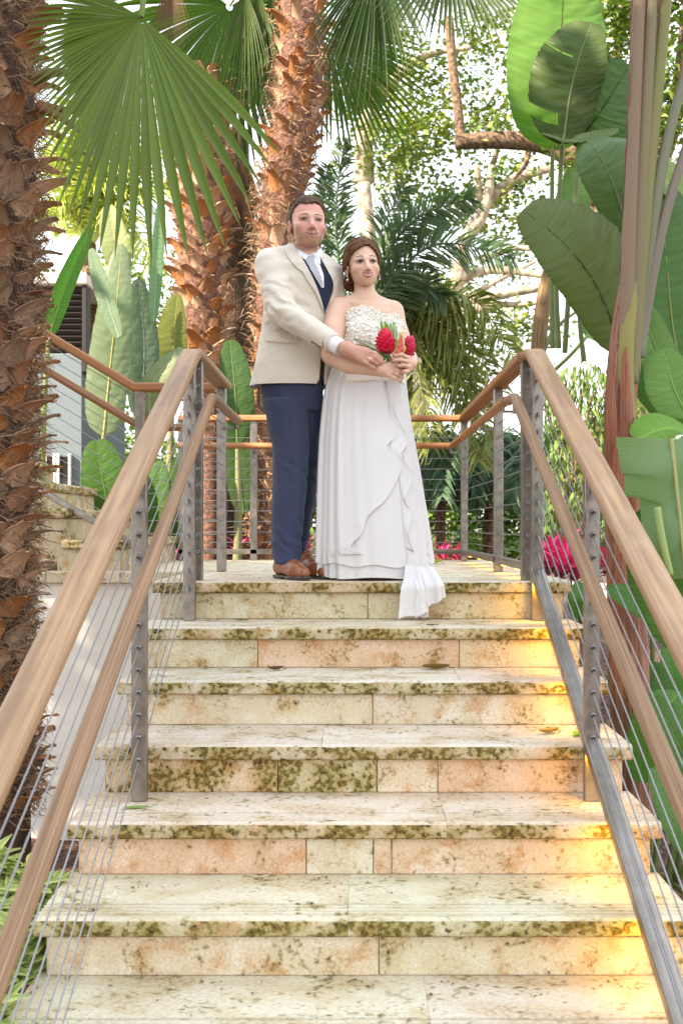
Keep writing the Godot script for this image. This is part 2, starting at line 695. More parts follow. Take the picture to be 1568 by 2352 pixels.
func knee(pts: Array, r: float) -> Array:
	# rounds the inner corners of a path
	var out := [pts[0]]
	for i in range(1, pts.size() - 1):
		var a: Vector3 = pts[i] + (pts[i - 1] - pts[i]).normalized() * r
		var b: Vector3 = pts[i] + (pts[i + 1] - pts[i]).normalized() * r
		for k in 6:
			out.append(bez(a, pts[i], b, k / 5.0))
	out.append(pts[-1])
	return out


func post(parent: Node3D, at: Vector3, top: float, bolts: Array, w := 0.05, dpt := 0.05) -> void:
	var mb := MB.new()
	mb.box(Vector3(at.x, (at.y + top) * 0.5, at.z), Vector3(w, top - at.y, dpt), 0.003)
	var p := obj("post", mb, M.steel, parent)
	for y in bolts:
		put("bolt", M.bolt_mesh, M.cable, p, Transform3D(Basis.IDENTITY, Vector3(at.x + 0.004, y, at.z + dpt * 0.5)))


func bolt_mesh() -> Mesh:
	var mb := MB.new()
	var pts := []
	for q in [Vector2(0.0105, -0.004), Vector2(0.0105, 0.004), Vector2(0.009, 0.006), Vector2(0.005, 0.006), Vector2(0.004, 0.002)]:
		pts.append(q)
	for q in pts:
		for k in 10:
			mb.pt(Vector3(cos(TAU * k / 10.0) * q.x, sin(TAU * k / 10.0) * q.x, q.y))
	mb.grid(0, 5, 10, true)
	var m := mb.pt(Vector3(0, 0, 0.001))
	for k in 10:
		mb.tri(m, 40 + k, 40 + (k + 1) % 10)
	return mb.done()


func cable(parent: Node3D, a: Vector3, b: Vector3, r := 0.0027) -> void:
	var mb := MB.new()
	mb.tube([a, (a + b) * 0.5 + Vector3(0, -0.0015, 0), b], r, 6, false)
	obj("cable", mb, M.cable, parent)


func fitting(parent: Node3D, a: Vector3, dir: Vector3) -> void:
	var mb := MB.new()
	mb.tube([a, a + dir * 0.034, a + dir * 0.045], [0.0052, 0.0052, 0.003], 8)
	obj("cable_fitting", mb, M.cable, parent)


func bracket(parent: Node3D, from: Vector3, rail: Vector3) -> void:
	# a bar out of the post and a pin up to the round handrail
	var mb := MB.new()
	var e := Vector3(rail.x, from.y, from.z if absf(rail.x - from.x) > 0.03 else rail.z)
	mb.tube([from, e], 0.0065, 8)
	mb.tube([e - Vector3(0, 0.006, 0), Vector3(e.x, rail.y - 0.015, e.z)], 0.006, 8)
	obj("bracket", mb, M.steel, parent)


func lamp(parent: Node3D, at: Vector3, along: Vector3, length: float, energy: float) -> void:
	# a short strip lamp let into the underside of the bottom rail
	var side := along.cross(Vector3.UP).normalized()
	var up := side.cross(along).normalized()
	var turn := Basis(side, up, side.cross(up)).orthonormalized()
	var mb := MB.new()
	mb.box(at, Vector3(0.016, 0.004, length), 0.001, turn)
	var m := obj("strip_lamp", mb, M.glow, parent)
	var l := AreaLight3D.new()
	l.name = "lamp_light"
	l.area_size = Vector2(0.016, length)
	l.light_energy = energy
	l.light_color = Color(1.0, 0.74, 0.10)
	l.shadow_enabled = true
	m.add_child(l)
	# the light shines along its own -z: turn that downwards
	var y2 := turn.z
	var z2 := turn.y
	l.transform = Transform3D(Basis(y2.cross(z2), y2, z2), at - up * 0.006 )


const RY := 1.052
const HY := 0.842
const SL := 0.178 / 0.33
const CABLES := 12


func slope(h0: float, z: float) -> float:
	return h0 - SL * z


func stair_rail(parent: Node3D, px: float, sgn: float, end_z: float, back: Array, hand_back: Array) -> void:
	var off := 0.105
	var rx := px - sgn * 0.012
	var zk := 0.052
	var path := [Vector3(rx, slope(1.08, 3.9), 3.9), Vector3(rx, RY, zk)]
	path.append_array(back)
	var mb := MB.new()
	mb.sweep(knee([path[0], path[1], path[2]], 0.06).slice(0, -1) + path.slice(2), rail_profile(0.092, 0.044, 0.016))
	obj("top_rail", mb, M.teak, parent)
	var hx := px - sgn * off
	path = [Vector3(hx, slope(0.884, 3.9), 3.9), Vector3(hx, HY, 0.078)]
	path.append_array(hand_back)
	mb = MB.new()
	mb.sweep(knee([path[0], path[1], path[2]], 0.05).slice(0, -1) + path.slice(2), round_profile(0.024))
	obj("handrail", mb, M.teak_grey, parent)
	# posts on the steps
	post(parent, Vector3(px, -R, 0.045), slope(1.05, 0.045), [], 0.052, 0.05)
	post(parent, Vector3(px, -R * 4, 1.065), slope(1.05, 1.065), [], 0.054, 0.03)
	post(parent, Vector3(px, -R * 9, 2.95), slope(1.05, 2.95), [], 0.054, 0.03)
	for z in [0.045, 1.065]:
		bracket(parent, Vector3(px - sgn * 0.02, slope(0.80, z), z), Vector3(hx, slope(0.87, z), z))
	for k in 13:
		var y0 := 0.93 - k * 0.079
		var a := Vector3(px, y0, 0.068)
		var b := Vector3(px, y0 - SL * 2.88, 2.95)
		cable(parent, a, b)
		var d := (b - a).normalized()
		fitting(parent, a, d)
		var m := a.lerp(b, (1.082 - 0.068) / (2.95 - 0.068))
		put("bolt", M.bolt_mesh, M.cable, parent, Transform3D(Basis(Vector3.RIGHT, 0.5), m))


func build_rails() -> void:
	M.bolt_mesh = bolt_mesh()
	var px := 0.832
	var lx := -0.757
	# right: down the stair, then back along the landing
	var rt := thing("cable_railing", "teak topped steel cable railing beside the big paddle leaves, lit below by strip lamps", "railing", Vector3(0.83, -1.0, 1.4))
	stair_rail(rt, px, 1.0, 2.0, [Vector3(px - 0.012, RY, -0.06)], [Vector3(px - 0.115, HY, -0.05)])
	var mb := MB.new()
	# bottom bar of the stair part
	var a := Vector3(px - 0.004, slope(0.078, 0.02), 0.022)
	var b := Vector3(px - 0.004, slope(0.078, 3.0), 3.0)
	mb.sweep([b, a], PackedVector2Array([Vector2(0.028, -0.016), Vector2(0.028, 0.014), Vector2(0.022, 0.016), Vector2(0.009, 0.016), Vector2(0.008, 0.013), Vector2(0.004, 0.013), Vector2(0.003, 0.016), Vector2(-0.022, 0.016), Vector2(-0.028, 0.014), Vector2(-0.028, -0.016)]))
	obj("bottom_rail", mb, M.steel, rt)
	for k in 9:
		var z := 0.11 + k * T
		lamp(rt, Vector3(px - 0.012, slope(0.078, z) - 0.023, z), (b - a).normalized(), 0.10, 0.024)
	# landing railing: right side and far side
	var ld := thing("landing_railing", "teak and steel cable railing round the far edge of the landing, behind the couple", "railing", Vector3(0, 0, -2.6))
	var fz := -2.66
	var rx := px - 0.026
	mb = MB.new()
	mb.sweep([Vector3(rx, RY, -0.062), Vector3(rx, RY, fz), Vector3(-1.30, RY, fz)], rail_profile(0.092, 0.044, 0.012))
	obj("top_rail", mb, M.teak_fresh, ld)
	mb = MB.new()
	mb.sweep([Vector3(rx - 0.10, HY, -0.052), Vector3(rx - 0.10, HY, fz + 0.1), Vector3(-1.28, HY, fz + 0.1)], round_profile(0.023))
	obj("handrail", mb, M.teak_fresh, ld)
	mb = MB.new()
	mb.sweep([Vector3(rx, 0.066, -0.10), Vector3(rx, 0.066, fz), Vector3(-1.30, 0.066, fz)], rail_profile(0.05, 0.038, 0.004))
	obj("bottom_rail", mb, M.steel, ld)
	var ys := []
	for k in CABLES:
		ys.append(0.135 + k * 0.0775)
	var pz := [-0.08, -0.965, fz]
	for k in 3:
		post(ld, Vector3(rx, 0.0, pz[k]), RY - 0.02, ys if k == 0 else [])
	var fx := [rx, 0.12, -0.748, -1.28]
	for k in range(1, 4):
		post(ld, Vector3(fx[k], 0.0, fz), RY - 0.02, [])
	for y in ys:
		cable(ld, Vector3(rx, y, -0.08), Vector3(rx, y, fz))
		cable(ld, Vector3(rx, y, fz), Vector3(-1.28, y, fz))
	bracket(ld, Vector3(rx, 0.80, -0.12), Vector3(rx - 0.10, HY, -0.12))
	bracket(ld, Vector3(rx, 0.80, -0.965), Vector3(rx - 0.10, HY, -0.965))
	bracket(ld, Vector3(rx, 0.80, fz), Vector3(rx - 0.10, HY, fz))
	for x in [-0.748, 0.12]:
		bracket(ld, Vector3(x, 0.80, fz), Vector3(x, HY, fz + 0.1))
	for z in [-0.28, -0.70, -1.2, -1.7, -2.2]:
		lamp(ld, Vector3(rx - 0.008, 0.044, z), Vector3.BACK, 0.10, 0.014)
	lamp(ld, Vector3(-0.55, 0.044, fz), Vector3.RIGHT, 0.1, 0.005)
	# left: down the stair and a short return
	var lt := thing("cable_railing", "weathered teak topped steel cable railing beside the rough palm trunk and white wall", "railing", Vector3(-0.76, -1.0, 1.4))
	stair_rail(lt, lx, -1.0, 2.0, [Vector3(lx + 0.012, RY, -0.99)], [Vector3(lx + 0.105, HY, -0.93)])
	post(lt, Vector3(lx + 0.02, 0.0, -0.075), RY - 0.02, ys, 0.042)
	post(lt, Vector3(lx + 0.008, 0.0, -0.955), RY - 0.02, [])
	for y in ys:
		cable(lt, Vector3(lx + 0.018, y, -0.075), Vector3(lx + 0.01, y, -0.955))
	bracket(lt, Vector3(lx + 0.02, 0.80, -0.14), Vector3(lx + 0.105, HY, -0.14))
	bracket(lt, Vector3(lx + 0.02, 0.80, -0.90), Vector3(lx + 0.105, HY, -0.90))
	# upper flight railing, climbing to the left
	var uf := thing("cable_railing", "orange brown teak and cable railing climbing the second flight beside the pale banana leaves", "railing", Vector3(-1.3, 0, -1.07))
	var uz := -1.075
	var us := 0.60
	var ux := -1.265
	mb = MB.new()
	mb.sweep([Vector3(ux - 1.5, RY + 1.5 * us, uz), Vector3(ux, RY, uz), Vector3(-0.80, RY, uz)], rail_profile(0.08, 0.05, 0.014))
	obj("top_rail", mb, M.teak_fresh, uf)
	mb = MB.new()
	mb.sweep([Vector3(ux - 1.5, HY + 1.5 * us, uz - 0.09), Vector3(ux + 0.02, HY - 0.01, uz - 0.09), Vector3(-0.82, HY - 0.01, uz - 0.09)], round_profile(0.023))
	obj("handrail", mb, M.teak_fresh, uf)
	mb = MB.new()
	mb.sweep([Vector3(ux - 1.5, 0.13 + 1.5 * us, uz), Vector3(ux + 0.02, 0.13, uz)], rail_profile(0.05, 0.034, 0.004))
	obj("bottom_rail", mb, M.steel, uf)
	post(uf, Vector3(-1.235, 0.0, uz), RY - 0.02, [])
	post(uf, Vector3(-2.62, 0.80, uz), RY + 1.37 * us - 0.02, [])
	for k in 11:
		var y: float = 0.21 + k * 0.0775
		cable(uf, Vector3(-1.235, y, uz), Vector3(-2.62, y + 1.385 * us, uz))
		cable(uf, Vector3(-1.235, y, uz), Vector3(-0.79, y, uz))
	bracket(uf, Vector3(-1.235, 0.80, uz), Vector3(-1.235, HY, uz - 0.09))


# ------------------------------------------------------------------ leaves
func leaf_mat(called: String, color: Color, back: Color, rough := 0.5) -> void:
	var m := mat(called, color, rough)
	m.metallic_specular = 0.3
	m.backlight_enabled = true
	m.backlight = back


# a pleated fan leaf; right and down span its plane, angles run from right towards down
func fan(parent: Node3D, hub: Vector3, right: Vector3, down: Vector3, radius: float, a0: float, a1: float, n: int, m: Material, tone: Color, droop := 0.12, split := 0.55, shape := []) -> void:
	var mb := MB.new()
	var nrm := right.cross(down).normalized()
	var step := (a1 - a0) / n
	tone *= 1.2
	for k in n:
		var a := a0 + (k + 0.5) * step
		var long_ := radius * (0.86 + 0.14 * sin((k + 0.5) / n * PI)) * rnd(0.95, 1.03)
		if shape:
			long_ = lerpf(shape[mini(int(float(k) / n * (shape.size() - 1)), shape.size() - 2)], shape[mini(int(float(k) / n * (shape.size() - 1)), shape.size() - 2) + 1], fmod(float(k) / n * (shape.size() - 1), 1.0)) * rnd(0.96, 1.03)
		var sag := rnd(0.7, 1.5) * droop
		var sway := rnd(-0.25, 0.25) * step
		var s := mb.v.size()
		var g := rnd(0.82, 1.12)
		for j in 11:
			var f := j / 10.0
			var r := long_ * maxf(0.025, f)
			var half := step * 0.5
			if f > split:
				half *= pow(1.0 - (f - split) / (1.0 - split), 0.8) * split / f + 0.0
			var lift := 0.42 * half * r
			var dry := smoothstep(0.90, 1.0, f)
			for e in [-1.0, 0.0, 1.0]:
				var an: float = a + half * e + sway * maxf(0.0, f - split)
				var p := hub + (right * cos(an) + down * sin(an)) * r
				p += nrm * (lift * (1.0 if e == 0.0 else -1.0)) * 1.6
				p += Vector3.DOWN * sag * radius * pow(f, 3.0) - nrm * sag * radius * 0.8 * f * f
				var t := tone * g * (1.10 if e == 0.0 else 0.95)
				mb.col = Color(t.r, t.g, t.b).lerp(Color(0.26, 0.19, 0.09), dry)
				mb.pt(p, Vector2(f, e))
		mb.grid(s, 11, 3)
	obj("fan_leaf", mb, m, parent)


func stalk(called: String, parent: Node3D, pts: Array, radii, m: Material, tone := Color.WHITE, sides := 8, n := 12) -> MeshInstance3D:
	var mb := MB.new()
	mb.col = tone
	var c := curve(pts, n)
	var rr := []
	for k in c.size():
		if radii is float:
			rr.append(radii)
		else:
			var f: float = float(k) / (c.size() - 1) * (radii.size() - 1)
			var i := mini(int(f), radii.size() - 2)
			rr.append(lerpf(radii[i], radii[i + 1], f - i))
	mb.tube(c, rr, sides)
	return obj(called, mb, m, parent)


# a banana-like blade along its midrib; face is the way its upper side looks
func paddle(parent: Node3D, pts: Array, half_l: float, half_r: float, face: Vector3, m: Material, tone: Color, opt := {}) -> void:
	var mb := MB.new()
	var rows: int = opt.get("rows", 56)
	tone *= 1.25
	var cols := 13
	var c := curve(pts, rows)
	var fold: float = opt.get("fold", 0.22)
	var sag: float = opt.get("sag", 0.10)
	var tears: Array = opt.get("tears", [])
	var blunt: float = opt.get("blunt", 0.5)
	var seed_ := rng.randi() % 1000
	var wav := FastNoiseLite.new()
	wav.seed = seed_
	wav.frequency = 2.5
	var ribs := []
	var prev := -1
	for i in rows + 1:
		var f := float(i) / rows
		var t: Vector3 = (c[mini(i + 1, rows)] - c[maxi(i - 1, 0)]).normalized()
		var side := t.cross(face).normalized()
		var up := side.cross(t).normalized()
		var w := pow(sin(PI * clampf(0.04 + 0.96 * pow(f, blunt * 1.2 + 0.25), 0.0, 1.0)), 0.55)
		if f > 0.97:
			w *= 0.75
		var rip := (1.0 if i % 2 == 0 else -1.0)
		ribs.append(c[i])
		var s := mb.v.size()
		for j in cols:
			var e := float(j) / (cols - 1) * 2.0 - 1.0
			var ae := absf(e)
			var half := (half_l if e < 0.0 else half_r) * w
			half *= 1.0 + 0.035 * wav.get_noise_2d(f * 14.0, signf(e) * 9.0)
			var p: Vector3 = c[i] + side * e * half
			p += up * (fold * ae * half - sag * ae * ae * half * 2.0)
			p += up * (rip * 0.0032 * sqrt(ae) + 0.05 * half * wav.get_noise_2d(f * 6.0 + signf(e) * 40.0, ae))
			p += t * 0.28 * half * ae * ae
			var g := 1.0 + 0.10 * wav.get_noise_2d(f * 30.0, signf(e) * 5.0) + 0.06 * rip
			if ae > 0.96:
				g *= 0.86
			mb.col = Color(tone.r * g, tone.g * g, tone.b * g)
			mb.pt(p, Vector2(f, e))
		if prev >= 0:
			for j in cols - 1:
				var torn := false
				for q in tears:
					var mid := (float(j) + 0.5) / (cols - 1) * 2.0 - 1.0
					if f > q[0] and f <= q[1] and mid * q[2] > q[3]:
						torn = true
				if not torn:
					mb.quad(prev + j, prev + j + 1, s + j + 1, s + j)
		prev = s
	var o := obj("leaf", mb, m, parent)
	mb = MB.new()
	var rt: Color = opt.get("rib", tone * 1.25)
	mb.col = Color(rt.r, rt.g, rt.b)
	var rr := []
	var rad: float = opt.get("rib_r", 0.008)
	for i in ribs.size():
		rr.append(rad * (1.0 - 0.85 * float(i) / rows))
	mb.tube(ribs, rr, 6)
	obj("midrib", mb, M.stem, o)


# feather leaf
func frond(parent: Node3D, pts: Array, n: int, length: float, width: float, m: Material, c0: Color, c1: Color, opt := {}) -> void:
	var mb := MB.new()
	c0 *= 1.3
	c1 *= 1.3
	var c := curve(pts, 24)
	var plume: float = opt.get("plume", 0.25)
	var hang: float = opt.get("hang", 0.35)
	var lean: float = opt.get("lean", 0.75)
	var from: float = opt.get("from", 0.12)
	for k in n:
		var f := from + (1.0 - from) * (k + rnd(0.0, 0.8)) / n
		var i := mini(int(f * 24.0), 23)
		var p: Vector3 = c[i].lerp(c[i + 1], f * 24.0 - i)
		var t: Vector3 = (c[i + 1] - c[i]).normalized()
		var side := t.cross(Vector3.UP)
		side = side.normalized() if side.length() > 0.2 else t.cross(Vector3.BACK).normalized()
		var up := side.cross(t)
		var l := length * (0.35 + 0.65 * sin(PI * pow(f, 0.75) * 0.92 + 0.08)) * rnd(0.85, 1.1)
		for s in [-1.0, 1.0]:
			var a: float = rnd(-1.0, 1.0) * plume * PI + (0.25 if s > 0 else 0.25)
			var o: Vector3 = (side * s * cos(a) + up * sin(a)).normalized()
			var dir := (o + t * lean * rnd(0.8, 1.2)).normalized()
			var w := dir.cross(up if absf(sin(a)) < 0.8 else side).normalized() * width * rnd(0.8, 1.1)
			var q1 := p + dir * l * 0.45 + Vector3.DOWN * hang * l * 0.14
			var q2 := p + dir * l * 0.92 + Vector3.DOWN * hang * l * 0.75
			var tone := c0.lerp(c1, rnd(0.0, 1.0))
			mb.col = tone
			var b := mb.v.size()
			mb.pt(p - w * 0.4)
			mb.pt(p + w * 0.4)
			mb.pt(q1 + w)
			mb.pt(q1 - w)
			mb.pt(q2)
			mb.quad(b, b + 1, b + 2, b + 3)
			mb.tri(b + 3, b + 2, b + 4)
	var o := obj("frond", mb, m, parent)
	mb = MB.new()
	mb.col = c0.lerp(c1, 0.5) * 0.9 if not opt.has("rachis") else opt.rachis
	var rr := []
	for k in c.size():
		rr.append(lerpf(opt.get("thick", 0.016), 0.003, float(k) / 24.0))
	mb.tube(c, rr, 5, false)
	obj("rachis", mb, M.stem, o)


# small leaves in clumps: [x, y, d, rx, ry, count, size]
func clumps(mb: MB, spots: Array, tones: Array, per := 9) -> void:
	for q in spots:
		var sc: float = q[2] / F
		for k in int(q[5] / per):
			var u := Vector3(rng.randfn(), rng.randfn(), rng.randfn()) * 0.5
			if u.length() > 1.15:
				u = u.normalized() * rnd(0.8, 1.15)
			var mid := P(q[0] + u.x * q[3], q[1] + u.y * q[4], q[2]) + Vector3(0, 0, u.z * q[3] * sc)
			clump(mb, mid, q[6], per, tones)


func clump(mb: MB, mid: Vector3, size: float, per: int, tones: Array) -> void:
	var tone: Color = tones[rng.randi() % tones.size()]
	var lay := Vector3(rng.randfn() * 0.35, 1.0, rng.randfn() * 0.35).normalized()
	for j in per:
		var p := mid + Vector3(rng.randfn(), rng.randfn() * 0.6, rng.randfn()) * size * 1.15
		var x := Vector3(rng.randfn(), rng.randfn() * 0.5, rng.randfn()).normalized()
		var y := (lay + Vector3(rng.randfn(), rng.randfn(), rng.randfn()) * 0.35).normalized().cross(x).normalized()
		var l := size * rnd(0.7, 1.2)
		var w := l * rnd(0.24, 0.36)
		var g := rnd(0.9, 1.45)
		mb.col = Color(tone.r * g, tone.g * g, tone.b * g)
		var b := mb.v.size()
		var dip := x.cross(y) * w * 0.35
		mb.pt(p - x * l * 0.5)
		mb.pt(p + y * w + dip)
		mb.pt(p + x * l * 0.5)
		mb.pt(p - y * w + dip)
		mb.tri(b, b + 1, b + 2)
		mb.tri(b, b + 2, b + 3)


# ------------------------------------------------------------------ palm trunks
# the stub of an old leaf: broad clasping foot, curling out to a cut end
func boot_mesh(length: float, wide: float, out: float, curl: float, seed_: int, bend := 0.0) -> Mesh:
	var r := RandomNumberGenerator.new()
	r.seed = seed_
	var mb := MB.new()
	var rows := 7
	var cols := 6
	for face in 2:
		for i in rows + 1:
			var f := float(i) / rows
			var w := wide * lerpf(0.62, 0.20, pow(f, 0.7))
			var y := length * (0.62 * sin(f * PI * 0.5) + (1.0 - bend) * 0.35 * f)
			var z := out * (0.12 + 1.0 * pow(f, curl)) * length
			var th := 0.030 * (1.0 - 0.55 * f) * wide / 0.16
			for j in cols + 1:
				var e := float(j) / cols * 2.0 - 1.0
				var rag := (r.randf_range(-0.02, 0.03) if i == rows else 0.0) + (r.randf_range(-0.006, 0.006))
				var k := 1.0 + 0.25 * sin(e * 7.0 + seed_) * 0.3
				mb.col = Color(k, k * r.randf_range(0.92, 1.0), k * r.randf_range(0.86, 1.0))
				mb.col.a = 1.0
				mb.pt(Vector3(e * w, y + rag * length * 2.0, z - e * e * w * 0.55 + (0.0 if face == 0 else -th)), Vector2(f, e))
		mb.grid(face * (rows + 1) * (cols + 1), rows + 1, cols + 1, false, face == 1)
	var s := (rows + 1) * (cols + 1)
	mb.col = Color(0.42, 0.33, 0.28)
	for j in cols:
		var a := rows * (cols + 1) + j
		mb.quad(a, s + a, s + a + 1, a + 1)
	for i in rows:
		var a := i * (cols + 1)
		mb.quad(a, s + a, s + a + cols + 1, a + cols + 1)
		a += cols
		mb.quad(a, a + cols + 1, s + a + cols + 1, s + a)
	return mb.done()


func palm_trunk(tree: Node3D, pts: Array, radii: Array, m: Material, o := {}) -> void:
	stalk("trunk", tree, pts, radii, m, o.get("trunk_tone", Color.WHITE), 18, 40)
	var n: int = o.get("n", 120)
	var kinds := []
	for k in 5:
		kinds.append(boot_mesh(o.get("length", 0.22) * rnd(0.75, 1.25), o.get("wide", 0.15) * rnd(0.85, 1.15), o.get("out", 0.55) * rnd(0.7, 1.3), rnd(1.1, 1.8), rng.randi() % 999, o.get("bend", 0.0)))
	var mats: Array = o.mats
	var c := curve(pts, 60)
	var f0: float = o.get("from", 0.0)
	var f1: float = o.get("to", 1.0)
	for k in n:
		var f := f0 + (f1 - f0) * (k + rnd(-0.8, 0.8)) / n
		f = clampf(f, 0.0, 0.999)
		var i := int(f * 60.0)
		var p: Vector3 = c[i].lerp(c[i + 1], f * 60.0 - i)
		var g := f * (radii.size() - 1)
		var gi := mini(int(g), radii.size() - 2)
		var r := lerpf(radii[gi], radii[gi + 1], g - gi)
		var a := k * 2.39996 + rnd(-0.25, 0.25)
		var dir := Vector3(sin(a), 0, cos(a))
		var turn := Basis(Vector3.UP, a) * Basis(Vector3.RIGHT, rnd(-0.15, 0.3)) * Basis(Vector3.BACK, rnd(-0.2, 0.2))
		put("leaf_base", kinds[rng.randi() % 5], mats[rng.randi() % mats.size()], tree, Transform3D(turn.scaled(Vector3.ONE * rnd(0.75, 1.2)), p + dir * r * 0.90 + Vector3.DOWN * 0.03))
	# loose brown fibre between the leaf bases
	var mb := MB.new()
	for k in o.get("hair", 1500):
		var f := f0 + (f1 - f0) * rng.randf()
		var i := mini(int(f * 60.0), 59)
		var p: Vector3 = c[i]
		var g := f * (radii.size() - 1)
		var gi := mini(int(g), radii.size() - 2)
		var r := lerpf(radii[gi], radii[gi + 1], g - gi)
		var a := rng.randf() * TAU
		var dir := Vector3(sin(a), 0, cos(a))
		var tan_ := Vector3(cos(a), 0, -sin(a))
		var l: float = o.get("hair_len", 0.10) * rnd(0.5, 1.5)
		var q := p + dir * r * rnd(0.95, 1.2) + Vector3.UP * rnd(-0.05, 0.05)
		var q1 := q + (dir * rnd(0.0, 0.8) + tan_ * rnd(-1, 1) + Vector3.UP * rnd(-0.6, 0.9)).normalized() * l * 0.5
		var q2 := q1 + (dir * rnd(-0.2, 0.8) + tan_ * rnd(-1, 1) + Vector3.UP * rnd(-1.0, 0.5)).normalized() * l * 0.5
		var w: Vector3 = tan_.cross(Vector3.UP).lerp(Vector3.UP, rnd(0, 1)) * o.get("hair_w", 0.0022)
		var t := rnd(0.5, 1.3)
		mb.col = Color(0.30 * t, 0.19 * t, 0.11 * t)
		var b := mb.v.size()
		mb.pt(q - w)
		mb.pt(q + w)
		mb.pt(q1 + w)
		mb.pt(q1 - w)
		mb.pt(q2)
		mb.quad(b, b + 1, b + 2, b + 3)
		mb.tri(b + 3, b + 2, b + 4)
	var h := obj("fibre", mb, M.fibre, tree)
	h.set_meta("kind", "stuff")


func garden_materials() -> void:
	leaf_mat("fan_green", Color.WHITE, Color(0.62, 0.8, 0.25), 0.45)
	leaf_mat("paddle", Color.WHITE, Color(0.6, 0.8, 0.22), 0.42)
	leaf_mat("feather", Color.WHITE, Color(0.6, 0.7, 0.22), 0.5)
	leaf_mat("canopy", Color.WHITE, Color(0.55, 0.62, 0.2), 0.55)
	leaf_mat("pink_leaf", Color.WHITE, Color(0.5, 0.1, 0.25), 0.45)
	mat("stem", Color.WHITE, 0.7).metallic_specular = 0.2
	mat("fibre", Color.WHITE, 0.95)
	var m := mat("boot", Color.WHITE, 0.8)
	m.albedo_texture = streaks(21, 256, 256, Color.html("74503a"), Color.html("c0926e"), Color.html("9d7f68"), 8.0)
	m = mat("boot_grey", Color.WHITE, 0.85)
	m.albedo_texture = streaks(22, 256, 256, Color.html("755d4b"), Color.html("bda48e"), Color.html("9a7860"), 8.0)
	m = mat("boot_orange", Color.WHITE, 0.75)
	m.albedo_texture = streaks(23, 256, 256, Color.html("80502c"), Color.html("ca8b50"), Color.html("a06d48"), 8.0)
	m = mat("boot_tan", Color.WHITE, 0.8)
	m.albedo_texture = streaks(24, 256, 256, Color.html("a07a5e"), Color.html("d6b598"), Color.html("bb9078"), 8.0)
	m = mat("bark_dark", Color.WHITE, 0.95)
	m.albedo_texture = mottled(25, 256, 0.06, Color.html("2a1d15"), Color.html("5f4636"), 2.0)
	triplanar(m, 1.6)
	m = mat("bark_red", Color.WHITE, 0.9)
	m.albedo_texture = mottled(26, 256, 0.05, Color.html("4c3328"), Color.html("8d6552"), 1.8)
	triplanar(m, 1.6)
	m = mat("bark_pale", Color.WHITE, 0.9)
	m.albedo_texture = mottled(27, 256, 0.03, Color.html("8d7863"), Color.html("d3c3ae"), 1.8)
	triplanar(m, 0.8)
	m = mat("bark_brown", Color.WHITE, 0.95)
	m.albedo_texture = mottled(28, 256, 0.06, Color.html("4a3a2c"), Color.html("94785c"), 2.0)
	triplanar(m, 1.2)
	m = mat("sheath", Color.WHITE, 0.75)
	m.albedo_texture = streaks(29, 512, 128, Color.html("6b4839"), Color.html("a37b66"), Color.html("8f6a58"), 10.0)
	m.uv1_scale = Vector3(1.2, 2.0, 1.0)


